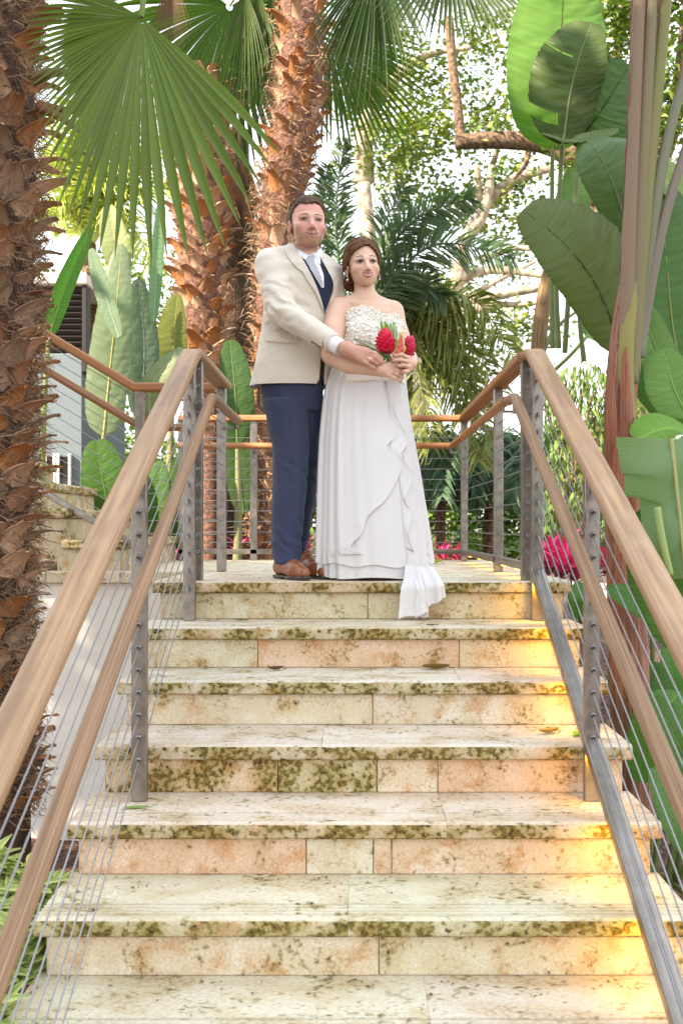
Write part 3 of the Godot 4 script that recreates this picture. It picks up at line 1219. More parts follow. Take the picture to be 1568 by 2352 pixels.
func build_palms() -> void:
	# near palm on the left
	var d := 4.0
	var lp := thing("fan_palm", "near palm with rough brown leaf stubs on its trunk and one big fan leaf", "palm", P(20, 2170, d))
	palm_trunk(lp, [P(-6, 2190, d), P(-10, 1850, d), P(-14, 1500, d), P(-4, 1000, d), P(2, 500, d), P(0, -60, d)], [0.15, 0.14, 0.132, 0.13, 0.135, 0.135], M.bark_dark, {"n": 298, "length": 0.135, "wide": 0.125, "out": 0.95, "bend": 0.9, "from": 0.20, "hair": 12000, "hair_len": 0.11, "hair_w": 0.0026, "mats": [M.boot, M.boot_grey, M.boot_tan, M.boot_orange]})
	var g := Color(0.075, 0.115, 0.045)
	var rgt := Vector3(0.96, 0.0, 0.26)
	var dwn := Vector3(-0.10, -0.98, 0.16)
	var hub := P(325, 40, 3.3)
	fan(lp, hub, rgt, dwn, 1.04, 0.72, 3.75, 44, M.fan_green, Color(0.125, 0.165, 0.04), 0.03, 0.64, [0.80, 0.97, 0.94, 0.82, 0.62, 0.50, 0.43, 0.43, 0.46, 0.46, 0.5])
	stalk("petiole", lp, [P(30, -160, 3.95), P(180, -150, 3.6), P(320, -90, 3.36), hub], [0.018, 0.014, 0.012, 0.010], M.stem, Color(0.16, 0.20, 0.06))
	# two short old stalks with split ends
	stalk("old_stalk", lp, [P(95, 245, 3.9), P(140, 270, 3.8), P(196, 312, 3.75)], [0.028, 0.016, 0.008], M.boot, Color(0.6, 0.45, 0.4))
	stalk("old_stalk", lp, [P(95, 245, 3.9), P(150, 252, 3.8), P(220, 262, 3.75)], [0.024, 0.012, 0.006], M.boot, Color(0.6, 0.45, 0.4))
	stalk("old_stalk", lp, [P(80, 180, 3.9), P(130, 165, 3.8), P(160, 172, 3.75)], [0.028, 0.018, 0.012], M.boot_grey, Color(0.5, 0.45, 0.4))
	# palm behind the groom
	d = 8.0
	var p2 := thing("fan_palm", "tall shaggy red brown palm trunk rising behind the groom, fans hanging round its top", "palm", P(612, 1290, d))
	palm_trunk(p2, [P(612, 1310, d), P(612, 1100, d), P(618, 900, d), P(632, 650, d), P(648, 460, d), P(676, 300, d), P(692, 140, d), P(696, -120, d)], [0.15, 0.13, 0.13, 0.15, 0.17, 0.185, 0.185, 0.18], M.bark_red, {"n": 260, "length": 0.15, "wide": 0.13, "out": 0.55, "hair": 4200, "hair_len": 0.16, "hair_w": 0.004, "mats": [M.boot, M.boot_tan, M.boot_tan, M.boot_orange]})
	var dark := Color(0.075, 0.115, 0.03)
	fan(p2, P(527, 15, 8.7), Vector3(0.95, 0, -0.3), Vector3(0.0, -0.93, -0.36), 1.28, -0.6, 3.7, 54, M.fan_green, dark, 0.16, 0.62)
	stalk("petiole", p2, [P(690, -140, 7.9), P(600, -90, 8.4), P(527, 15, 8.7)], [0.02, 0.014, 0.01], M.stem, Color(0.14, 0.17, 0.05))
	fan(p2, P(757, 84, 8.5), Vector3(0.86, 0.1, -0.45), Vector3(0.12, -0.95, -0.2), 1.05, -0.7, 2.0, 36, M.fan_green, Color(0.08, 0.12, 0.03), 0.12, 0.6)
	stalk("petiole", p2, [P(705, -60, 7.9), P(735, 10, 8.3), P(757, 84, 8.5)], [0.02, 0.014, 0.01], M.stem, Color(0.14, 0.17, 0.05))
	fan(p2, P(1035, -110, 6.6), Vector3(0.97, 0.1, -0.2), Vector3(0.05, -0.9, 0.42), 0.92, 0.35, 2.75, 44, M.fan_green, Color(0.06, 0.085, 0.03), 0.10, 0.62)
	stalk("petiole", p2, [P(720, -150, 7.8), P(900, -190, 7.0), P(1035, -110, 6.6)], [0.02, 0.014, 0.01], M.stem, Color(0.14, 0.17, 0.05))
	fan(p2, P(860, -80, 7.4), Vector3(0.9, 0.2, 0.3), Vector3(0.1, -0.9, -0.4), 0.75, 0.1, 2.9, 40, M.fan_green, Color(0.05, 0.075, 0.03), 0.25, 0.6)
	# dead hanging skirt beside the trunk
	for k in 5:
		fan(p2, P(560 + k * 32, -30 + k * 6, 8.3), Vector3(0.5, 0.1, 0.3), Vector3(0.0, -1.0, 0.05), 1.15, 0.9, 2.3, 22, M.fan_green, Color(0.075, 0.105, 0.03), 0.1, 0.4)
	fan(p2, P(395, -70, 7.6), Vector3(0.5, 0.0, 0.3), Vector3(0.0, -1.0, 0.05), 0.78, 0.9, 2.3, 26, M.fibre, Color(0.12, 0.07, 0.035), 0.05, 0.3)
	# palm left of the groom
	d = 8.6
	var p1 := thing("fan_palm", "stout palm with curled pale orange leaf stubs, behind the left railing post", "palm", P(483, 1280, d))
	palm_trunk(p1, [P(483, 1310, d), P(483, 1150, d), P(480, 960, d), P(470, 860, d), P(466, 700, d), P(464, 540, d), P(468, 380, d), P(474, 200, d)], [0.11, 0.11, 0.13, 0.17, 0.205, 0.215, 0.22, 0.22], M.bark_red, {"n": 230, "length": 0.17, "wide": 0.16, "out": 0.75, "from": 0.30, "hair": 1800, "hair_len": 0.12, "hair_w": 0.004, "mats": [M.boot_tan, M.boot_tan, M.boot_orange, M.boot]})
	stalk("old_stalk", p1, [P(425, 835, 8.3), P(390, 850, 8.1), P(350, 890, 8.0)], [0.03, 0.014, 0.008], M.boot_tan)
	stalk("old_stalk", p1, [P(420, 875, 8.3), P(380, 890, 8.1), P(335, 930, 8.0)], [0.03, 0.014, 0.008], M.boot_tan)
	# dead brown leaves hanging on the shaded side of a palm further back
	var p0 := thing("dead_palm_skirt", "dark brown skirt of dead palm leaves hanging left of the groom's shoulder", "palm", P(548, 1250, 10.5))
	stalk("trunk", p0, [P(548, 1290, 10.5), P(548, 800, 10.5), P(545, 300, 10.5)], [0.14, 0.13, 0.13], M.bark_dark)
	for k in 8:
		fan(p0, P(525 + (k * 37) % 60, 330 + k * 22, 10.3 - 0.05 * k), Vector3(0.4, 0.0, 0.2), Vector3(0.0, -1.0, 0.04), 1.25, 0.8, 2.35, 20, M.fibre, Color(0.13, 0.08, 0.045) * rnd(0.8, 1.2), 0.05, 0.3)


func build_paddles() -> void:
	# big-leaved clump right of the stair
	var d := 4.25
	var s := thing("paddle_leaf_plant", "giant paddle leaved plant with red brown stem, right of the railing", "plant", P(1440, 2100, d))
	stalk("trunk", s, [P(1450, 2140, d), P(1448, 1700, d), P(1440, 1450, d), P(1428, 1200, d), P(1422, 1000, d), P(1432, 820, d), P(1452, 660, d)], [0.09, 0.088, 0.085, 0.075, 0.068, 0.07, 0.062], M.sheath, Color(0.95, 0.8, 0.72), 14, 40)
	# overlapping dry sheaths on the trunk
	for q in [[1405, 1080, 1400, 860, 0.030], [1440, 1090, 1432, 800, 0.034], [1418, 1240, 1412, 1010, 0.034], [1452, 1200, 1450, 960, 0.028], [1425, 1480, 1422, 1240, 0.04], [1460, 1420, 1450, 1180, 0.034]]:
		var mb := MB.new()
		var a := P(q[0], q[1], 4.20)
		var b := P(q[2], q[3], 4.17)
		for i in 13:
			var f := i / 12.0
			var w: float = q[4] * pow(1.0 - f, 0.45) + 0.003
			for j in 5:
				var e := j / 4.0 * 2.0 - 1.0
				mb.col = Color(1.1, 0.72, 0.55) * rnd(0.85, 1.15)
				mb.pt(a.lerp(b, f) + Vector3(e * w, rnd(-0.006, 0.006) if i == 12 else 0.0, 0.018 - e * e * 0.02 + 0.022 * f), Vector2(f * 0.4, e * 0.2))
		mb.grid(0, 13, 5)
		obj("dry_sheath", mb, M.sheath, s)
	var gr := Color(0.26, 0.24, 0.12)
	for q in [[1432, 900, 1444, 560, 1470, -60, 0.036, Color(0.27, 0.19, 0.13)], [1448, 880, 1470, 500, 1500, -60, 0.034, Color(0.24, 0.20, 0.12)], [1452, 860, 1482, 480, 1535, -60, 0.032, Color(0.24, 0.23, 0.10)], [1440, 980, 1440, 760, 1500, 400, 0.036, Color(0.30, 0.27, 0.10)], [1466, 820, 1512, 420, 1585, 120, 0.026, Color(0.22, 0.22, 0.15)], [1468, 800, 1520, 520, 1600, 260, 0.024, Color(0.24, 0.2, 0.16)]]:
		var pe := stalk("petiole", s, [P(q[0], q[1], d - 0.03), P(q[2], q[3], d - 0.06), P(q[4], q[5], d - 0.02)], [q[6], q[6] * 0.95, q[6] * 0.72], M.stem, q[7] * 0.85, 10, 20)
		# torn papery margin
		var mb := MB.new()
		for i in 45:
			var f := i / 44.0
			var p := bez(P(q[0], q[1], d - 0.03), P(q[2], q[3], d - 0.06) * 1.0, P(q[4], q[5], d - 0.02), f) + Vector3(-q[6] * 0.9, 0, 0.012)
			mb.col = Color(0.20, 0.09, 0.07) * rnd(0.7, 1.3)
			mb.pt(p)
			mb.pt(p + Vector3(-rnd(0.002, 0.012), rnd(-0.01, 0.01), rnd(0.0, 0.008)))
		mb.grid(0, 45, 2)
		obj("dry_margin", mb, M.fibre, pe)
	var pal := Color(0.13, 0.20, 0.075)
	paddle(s, [P(1278, 345, 5.6), P(1282, 180, 5.5), P(1290, 20, 5.5), P(1296, -110, 5.5)], 0.30, 0.29, Vector3(0.1, 0.2, 1), M.paddle, Color(0.11, 0.20, 0.04), {"fold": 0.10, "rib": Color(0.08, 0.11, 0.03), "blunt": 0.35})
	paddle(s, [P(1292, 332, 5.2), P(1308, 220, 5.15), P(1330, 130, 5.1), P(1358, 52, 5.1)], 0.235, 0.16, Vector3(-0.25, 0.25, 1), M.paddle, Color(0.065, 0.09, 0.03), {"fold": 0.18, "rib": Color(0.2, 0.22, 0.1), "blunt": 0.45, "tears": [[0.16, 0.22, -1.0, 0.15], [0.66, 0.67, -1.0, 0.1]]})
	paddle(s, [P(1318, 335, 5.3), P(1375, 260, 5.2), P(1445, 150, 5.15)], 0.20, 0.22, Vector3(0.2, 0.1, 1), M.paddle, Color(0.075, 0.12, 0.05), {"fold": 0.3, "rib": Color(0.05, 0.06, 0.03), "tears": [[0.3, 0.33, 1.0, 0.3]]})
	paddle(s, [P(1285, 330, 5.35), P(1310, 322, 5.0), P(1420, 296, 4.9)], 0.03, 0.13, Vector3(0.0, 0.6, 0.8), M.paddle, Color(0.10, 0.13, 0.05), {"fold": 0.5})
	paddle(s, [P(1445, 540, 4.75), P(1405, 420, 4.7), P(1368, 345, 4.75), P(1338, 318, 4.9)], 0.12, 0.26, Vector3(-0.35, 0.5, 0.8), M.paddle, Color(0.085, 0.125, 0.05), {"fold": 0.05, "sag": 0.25, "rib": Color(0.12, 0.15, 0.06)})
	paddle(s, [P(1432, 805, 4.55), P(1365, 650, 4.5), P(1290, 555, 4.5), P(1200, 482, 4.55)], 0.16, 0.27, Vector3(-0.1, 0.35, 0.95), M.paddle, Color(0.095, 0.115, 0.04), {"fold": 0.08, "sag": 0.12, "rib": Color(0.07, 0.09, 0.03)})
	paddle(s, [P(1600, 985, 4.9), P(1548, 780, 4.85), P(1525, 560, 4.85), P(1500, 420, 4.9)], 0.30, 0.22, Vector3(-0.1, 0.2, 1), M.paddle, Color(0.07, 0.125, 0.045), {"fold": 0.1, "rib": Color(0.22, 0.26, 0.08)})
	paddle(s, [P(1568, 945, 4.6), P(1500, 790, 4.6), P(1470, 700, 4.6)], 0.10, 0.10, Vector3(0.1, 0.2, 1), M.paddle, Color(0.11, 0.19, 0.05), {"rib": Color(0.2, 0.22, 0.08)})
	paddle(s, [P(1580, 960, 4.3), P(1545, 890, 4.3), P(1520, 800, 4.35)], 0.13, 0.12, Vector3(0.1, 0.2, 1), M.paddle, Color(0.11, 0.2, 0.05), {})
	paddle(s, [P(1300, 560, 5.6), P(1310, 470, 5.6), P(1330, 380, 5.6)], 0.10, 0.12, Vector3(0.2, 0.2, 1), M.paddle, Color(0.12, 0.19, 0.07), {})
	paddle(s, [P(1590, 520, 5.0), P(1560, 440, 4.95), P(1500, 385, 4.9)], 0.14, 0.16, Vector3(0.1, 0.5, 0.8), M.paddle, Color(0.16, 0.2, 0.05), {})
	# stalks of the upper leaves
	for q in [[1268, 800, 1266, 560, 1268, 335, 5.6], [1282, 800, 1276, 600, 1290, 335, 5.3], [1296, 810, 1310, 600, 1326, 400, 5.4], [1340, 830, 1330, 700, 1350, 560, 5.5]]:
		stalk("petiole", s, [P(q[0], q[1], q[6]), P(q[2], q[3], q[6]), P(q[4], q[5], q[6])], [0.016, 0.014, 0.012], M.stem, Color(0.17, 0.20, 0.09))
	# near leaves over the rail
	# a torn, squared-off leaf hanging over the rail
	var torn := MB.new()
	var tl := [[1413, 1003], [1420, 1050], [1426, 1086], [1433, 1092], [1435, 1138], [1464, 1140], [1472, 1205], [1478, 1266], [1502, 1270], [1545, 1330]]
	for i in 91:
		var a := along(tl, i / 90.0)
		var mid := Vector2(lerpf(1541, 1574, i / 90.0), lerpf(1010, 1330, i / 90.0))
		var b := Vector2(1640.0, mid.y + lerpf(-14.0, 20.0, i / 90.0))
		for k in 17:
			var u := k / 16.0
			var q := a.lerp(mid, u / 0.6) if u < 0.6 else mid.lerp(b, (u - 0.6) / 0.4)
			var e := absf(u - 0.6)
			var g := 1.0 + (0.05 if i % 2 == 0 else -0.05) + rnd(-0.02, 0.02)
			torn.col = Color(0.20 * g, 0.275 * g, 0.145 * g)
			torn.pt(P(q.x, q.y, 3.30 - 0.03 * sin(u * 3.0) + 0.12 * e * e + (0.0016 if i % 2 == 0 else 0.0) + 0.01 * sin(i * 0.15 + u * 4.0)))
	torn.grid(0, 91, 17)
	var tb := obj("leaf", torn, M.paddle, s)
	torn = MB.new()
	torn.col = Color(0.36, 0.35, 0.15)
	torn.tube([P(1541, 1008, 3.265), P(1558, 1170, 3.262), P(1574, 1330, 3.265)], [0.007, 0.006, 0.005], 7)
	obj("midrib", torn, M.stem, tb)
	paddle(s, [P(1600, 1010, 3.7), P(1530, 985, 3.65), P(1462, 1010, 3.6)], 0.11, 0.10, Vector3(0.1, 0.9, 0.5), M.paddle, Color(0.12, 0.22, 0.035), {"fold": 0.4})
	paddle(s, [P(1600, 1500, 3.5), P(1545, 1330, 3.5), P(1500, 1160, 3.5)], 0.16, 0.16, Vector3(-0.2, 0.3, 0.9), M.paddle, Color(0.07, 0.13, 0.03), {"fold": 0.3})
	stalk("cut_stalk", s, [P(1508, 1165, 3.25), P(1520, 1240, 3.25), P(1540, 1320, 3.25)], [0.013, 0.013, 0.009], M.stem, Color(0.3, 0.38, 0.14))
	var s2 := thing("paddle_leaf_plant", "slim paddle leaved plant with ribbed leaning stem, just behind the knee of the right railing", "plant", P(1230, 1290, 6.4))
	stalk("trunk", s2, [P(1216, 1330, 6.4), P(1230, 900, 6.4), P(1246, 700, 6.4), P(1275, 560, 6.4)], [0.055, 0.055, 0.05, 0.035], M.sheath, Color(0.7, 0.8, 0.45), 10, 20)
	stalk("petiole", s2, [P(1240, 830, 6.4), P(1270, 760, 6.35), P(1330, 710, 6.3)], [0.016, 0.013, 0.01], M.stem, Color(0.2, 0.2, 0.13))
	stalk("petiole", s2, [P(1262, 860, 6.3), P(1310, 815, 6.2), P(1345, 775, 6.2)], [0.014, 0.013, 0.012], M.stem, Color(0.2, 0.25, 0.07))
	paddle(s2, [P(1345, 775, 6.2), P(1400, 735, 6.2), P(1470, 770, 6.2)], 0.14, 0.14, Vector3(0, 0.6, 0.8), M.paddle, Color(0.09, 0.16, 0.05), {})
	# lower leaves right of the stair
	var s3 := thing("paddle_leaf_plant", "low young paddle leaved plant beside the lower right steps", "plant", P(1500, 2020, 4.1))
	for q in [[1600, 1420, 1500, 1400, 1396, 1348, 4.0, 0.065, 0.07], [1560, 1590, 1505, 1660, 1462, 1795, 4.0, 0.10, 0.10], [1330, 1420, 1322, 1380, 1330, 1335, 4.9, 0.045, 0.045], [1480, 1350, 1450, 1325, 1400, 1330, 4.5, 0.05, 0.05], [1500, 1700, 1520, 1620, 1500, 1520, 4.3, 0.06, 0.06], [1600, 1800, 1560, 1720, 1500, 1600, 3.9, 0.08, 0.08], [1440, 1650, 1420, 1560, 1415, 1480, 4.6, 0.05, 0.05], [1580, 1950, 1555, 1880, 1500, 1760, 3.7, 0.08, 0.08], [1575, 1640, 1545, 1560, 1530, 1480, 4.4, 0.05, 0.05]]:
		var e := P(q[0], q[1], q[6])
		paddle(s3, [e, P(q[2], q[3], q[6] - 0.05), P(q[4], q[5], q[6])], q[7], q[8], Vector3(rnd(-0.4, 0.2), 0.5, 0.8), M.paddle, Color(0.07, 0.14, 0.035) * rnd(0.9, 1.3), {"rows": 30, "rib_r": 0.005})
		stalk("petiole", s3, [e, e + Vector3(0.05, -0.2, -0.05), P(1500 + (q[0] - 1500) * 0.5, 2030, 4.1)], [0.008, 0.011, 0.013], M.stem, Color(0.10, 0.13, 0.04))
	# bananas behind the left railing: [points], half width, tone
	var b1 := thing("banana_plant", "banana plant with one broad pale silvery leaf, behind the climbing railing", "plant", P(255, 1290, 7.5))
	paddle(b1, [P(238, 1000, 7.5), P(252, 860, 7.45), P(268, 700, 7.4), P(280, 560, 7.45)], 0.18, 0.15, Vector3(0.1, 0.1, 1), M.paddle, Color(0.16, 0.20, 0.12), {"fold": 0.06, "rib": Color(0.42, 0.36, 0.13), "blunt": 0.3, "tears": [[0.52, 0.53, 1.0, 0.4], [0.70, 0.71, 1.0, 0.3]]})
	paddle(b1, [P(284, 640, 7.5), P(268, 560, 7.5), P(250, 470, 7.6)], 0.12, 0.10, Vector3(0.1, 0.1, 1), M.paddle, Color(0.24, 0.26, 0.12), {"rib": Color(0.3, 0.28, 0.1), "fold": 0.35})
	paddle(b1, [P(322, 960, 7.7), P(332, 800, 7.7), P(318, 640, 7.7)], 0.14, 0.12, Vector3(0.4, 0.1, 1), M.paddle, Color(0.10, 0.13, 0.09), {"fold": 0.2})
	stalk("stem", b1, [P(250, 1300, 7.5), P(244, 1150, 7.5), P(238, 1000, 7.5)], [0.04, 0.03, 0.015], M.stem, Color(0.22, 0.2, 0.1))
	var b2 := thing("banana_plant", "banana plant with a narrow bright green upright leaf beside the rough palm trunk", "plant", P(110, 1290, 6.6))
	paddle(b2, [P(112, 775, 6.6), P(150, 660, 6.55), P(212, 520, 6.5)], 0.07, 0.06, Vector3(0.5, 0.1, 0.8), M.paddle, Color(0.08, 0.18, 0.04), {"fold": 0.3, "rib": Color(0.2, 0.33, 0.08)})
	stalk("stem", b2, [P(95, 1300, 6.6), P(100, 1000, 6.6), P(112, 775, 6.6)], [0.03, 0.02, 0.012], M.stem, Color(0.2, 0.26, 0.07))
	paddle(b2, [P(275, 775, 7.2), P(240, 670, 7.2), P(210, 570, 7.2)], 0.08, 0.07, Vector3(-0.4, 0.1, 1), M.paddle, Color(0.15, 0.20, 0.13), {"fold": 0.3})
	var b3 := thing("banana_plant", "banana plant with yellowing ragged leaves left of the stout palm", "plant", P(390, 1290, 7.9))
	paddle(b3, [P(396, 910, 7.9), P(400, 790, 7.85), P(408, 675, 7.9)], 0.17, 0.12, Vector3(0.1, 0.1, 1), M.paddle, Color(0.13, 0.14, 0.035), {"blunt": 0.25, "rib": Color(0.3, 0.26, 0.08), "tears": [[0.3, 0.31, -1.0, 0.5]]})
	paddle(b3, [P(352, 740, 7.6), P(362, 590, 7.6), P(372, 440, 7.6)], 0.055, 0.05, Vector3(0.3, 0.1, 1), M.paddle, Color(0.14, 0.22, 0.12), {"fold": 0.4})
	paddle(b3, [P(345, 960, 7.7), P(350, 880, 7.6), P(420, 800, 7.6)], 0.09, 0.11, Vector3(0.0, 0.3, 1), M.paddle, Color(0.2, 0.23, 0.13), {"fold": 0.2, "tears": [[0.5, 0.52, 1.0, 0.3]]})
	stalk("stem", b3, [P(385, 1300, 7.9), P(390, 1100, 7.9), P(396, 910, 7.9)], [0.05, 0.035, 0.015], M.stem, Color(0.2, 0.19, 0.09))
	var b4 := thing("banana_plant", "dark green banana leaves low behind the left cables", "plant", P(250, 1290, 7.4))
	paddle(b4, [P(262, 1240, 7.4), P(240, 1120, 7.35), P(222, 1010, 7.4)], 0.17, 0.19, Vector3(0.1, 0.1, 1), M.paddle, Color(0.05, 0.105, 0.02), {"rib": Color(0.12, 0.16, 0.05)})
	paddle(b4, [P(400, 1260, 7.6), P(420, 1150, 7.5), P(430, 1030, 7.5)], 0.15, 0.13, Vector3(0.1, 0.1, 1), M.paddle, Color(0.05, 0.10, 0.02), {})
	paddle(b4, [P(330, 1290, 7.6), P(350, 1180, 7.5), P(370, 1060, 7.5)], 0.14, 0.13, Vector3(-0.2, 0.1, 1), M.paddle, Color(0.055, 0.11, 0.025), {})
	var b5 := thing("banana_plant", "green banana leaf between the stout palm and the groom", "plant", P(540, 1290, 7.7))
	paddle(b5, [P(545, 1020, 7.7), P(540, 900, 7.65), P(528, 780, 7.7)], 0.13, 0.15, Vector3(0.1, 0.1, 1), M.paddle, Color(0.05, 0.095, 0.03), {"rib": Color(0.16, 0.2, 0.08)})
	paddle(b5, [P(560, 1180, 7.8), P(548, 1060, 7.8), P(525, 960, 7.8)], 0.12, 0.12, Vector3(0.1, 0.1, 1), M.paddle, Color(0.05, 0.09, 0.03), {})
	stalk("stem", b5, [P(545, 1300, 7.7), P(548, 1150, 7.7), P(545, 1020, 7.7)], [0.04, 0.03, 0.015], M.stem, Color(0.2, 0.2, 0.1))


func build_feather_palms() -> void:
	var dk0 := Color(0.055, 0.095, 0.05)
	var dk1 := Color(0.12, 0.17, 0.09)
	var t := thing("feather_palm", "dark bushy feather palm arching out behind the bride's head", "palm", P(800, 1280, 9.0))
	stalk("trunk", t, [P(800, 1300, 9.0), P(805, 1000, 9.0), P(815, 760, 9.0)], [0.12, 0.1, 0.09], M.bark_brown)
	var o := {"plume": 0.9, "hang": 0.25, "lean": 0.8, "thick": 0.022}
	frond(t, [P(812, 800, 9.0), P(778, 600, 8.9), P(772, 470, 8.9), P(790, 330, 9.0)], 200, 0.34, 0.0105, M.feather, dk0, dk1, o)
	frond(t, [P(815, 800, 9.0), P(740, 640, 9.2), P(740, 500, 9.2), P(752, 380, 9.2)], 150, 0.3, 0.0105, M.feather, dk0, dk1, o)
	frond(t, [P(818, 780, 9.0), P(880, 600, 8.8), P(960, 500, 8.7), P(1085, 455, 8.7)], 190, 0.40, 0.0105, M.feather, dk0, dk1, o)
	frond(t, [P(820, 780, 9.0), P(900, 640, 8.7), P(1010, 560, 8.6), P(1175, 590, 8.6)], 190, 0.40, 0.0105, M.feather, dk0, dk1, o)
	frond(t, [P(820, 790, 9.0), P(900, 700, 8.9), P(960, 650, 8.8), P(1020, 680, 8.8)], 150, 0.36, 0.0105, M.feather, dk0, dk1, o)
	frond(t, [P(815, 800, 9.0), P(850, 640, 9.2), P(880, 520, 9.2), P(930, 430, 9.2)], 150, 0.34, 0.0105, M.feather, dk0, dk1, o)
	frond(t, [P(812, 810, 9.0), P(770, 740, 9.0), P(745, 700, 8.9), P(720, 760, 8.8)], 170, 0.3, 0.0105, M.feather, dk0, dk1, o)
	# sunlit feather palms
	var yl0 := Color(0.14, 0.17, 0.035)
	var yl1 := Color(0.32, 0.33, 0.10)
	t = thing("feather_palm", "yellow green feather palm drooping behind the bride's bouquet", "palm", P(930, 1280, 9.6))
	stalk("trunk", t, [P(920, 1300, 9.6), P(925, 1000, 9.6), P(930, 800, 9.6)], [0.11, 0.1, 0.08], M.bark_brown)
	var o2 := {"plume": 0.5, "hang": 0.7, "lean": 0.6, "thick": 0.02}
	for q in [[960, 680, 1040, 720, 1150, 900], [940, 660, 990, 690, 1060, 940], [970, 740, 1050, 800, 1120, 1010], [900, 660, 880, 640, 860, 760], [980, 690, 1090, 690, 1185, 830], [930, 700, 950, 800, 990, 1020], [1000, 820, 1060, 880, 1100, 1060]]:
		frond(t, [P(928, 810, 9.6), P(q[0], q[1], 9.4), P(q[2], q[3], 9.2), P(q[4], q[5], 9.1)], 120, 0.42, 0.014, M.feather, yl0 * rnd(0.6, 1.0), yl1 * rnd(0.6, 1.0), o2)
	t = thing("feather_palm", "bright yellow green feather palm seen under the big fan leaf", "palm", P(210, 1290, 9.4))
	stalk("trunk", t, [P(215, 1300, 9.4), P(210, 900, 9.4), P(205, 560, 9.4)], [0.1, 0.09, 0.07], M.bark_brown)
	for q in [[180, 420, 190, 330, 250, 170], [250, 420, 300, 330, 330, 180], [150, 440, 130, 360, 150, 230], [260, 480, 340, 440, 440, 430], [240, 500, 300, 520, 360, 620], [170, 500, 140, 470, 110, 520], [215, 420, 240, 320, 200, 240], [280, 450, 360, 350, 420, 300], [200, 470, 230, 430, 310, 380], [160, 410, 200, 300, 310, 260]]:
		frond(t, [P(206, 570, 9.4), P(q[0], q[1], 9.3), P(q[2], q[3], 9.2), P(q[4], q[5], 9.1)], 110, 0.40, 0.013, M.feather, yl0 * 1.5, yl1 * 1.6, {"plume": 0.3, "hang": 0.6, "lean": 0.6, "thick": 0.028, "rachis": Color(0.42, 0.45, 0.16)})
	t = thing("feather_palm", "soft sunlit feather palm between the two shaggy trunks", "palm", P(590, 1290, 11.0))
	stalk("trunk", t, [P(590, 1300, 11.0), P(590, 1000, 11.0), P(588, 820, 11.0)], [0.1, 0.09, 0.07], M.bark_brown)
	for q in [[570, 740, 560, 700, 540, 780], [600, 720, 610, 660, 640, 720], [560, 700, 540, 620, 530, 560], [600, 690, 600, 600, 590, 520], [620, 760, 650, 740, 680, 800], [575, 760, 540, 800, 520, 880], [610, 780, 640, 820, 650, 900]]:
		frond(t, [P(588, 830, 11.0), P(q[0], q[1], 10.9), P(q[2], q[3], 10.8), P(q[4], q[5], 10.7)], 110, 0.42, 0.018, M.feather, yl0 * 0.8, yl1 * 0.9, o2)
	# low palms seen through the far cables
	for q in [[1010, 1250, 10.2, "low blue green palm beside the trailing side of the gown, behind the far cables"], [1120, 1260, 10.6, "low blue green palm behind the middle post of the landing's right railing"], [1270, 1260, 9.8, "low blue green palm behind the knee of the right stair railing"], [1370, 1240, 9.4, "low blue green palm behind the red brown stem of the giant paddle leaves"], [880, 1260, 11.0, "low blue green palm hidden behind the long white gown"]]:
		t = thing("low_palm", q[3], "palm", P(q[0], q[1] + 30, q[2]), "low palms behind the landing railing")
		stalk("trunk", t, [P(q[0], q[1] + 40, q[2]), P(q[0], q[1] - 40, q[2]), P(q[0] + 4, q[1] - 110, q[2])], [0.07, 0.06, 0.05], M.bark_brown)
		for k in 9:
			var a := k * 0.7 + rnd(-0.2, 0.2) - 2.6
			var x := sin(a) * rnd(70, 120)
			var h := rnd(60, 150)
			frond(t, [P(q[0] + 4, q[1] - 105, q[2]), P(q[0] + x * 0.5, q[1] - 120 - h, q[2] + cos(a) * 0.3), P(q[0] + x, q[1] - 130 - h * 0.7, q[2] + cos(a) * 0.6), P(q[0] + x * 1.35, q[1] - 90 - h * 0.15, q[2] + cos(a) * 0.8)], 60, 0.32, 0.018, M.feather, Color(0.03, 0.065, 0.035), Color(0.11, 0.17, 0.10), {"plume": 0.2, "hang": 0.8, "lean": 0.7})


func limb(parent: Node3D, pts: Array, r0: float, r1: float, m: Material, tone := Color.WHITE) -> void:
	stalk("branch", parent, pts, [r0, (r0 + r1) * 0.5, r1], m, tone, 8, 14)


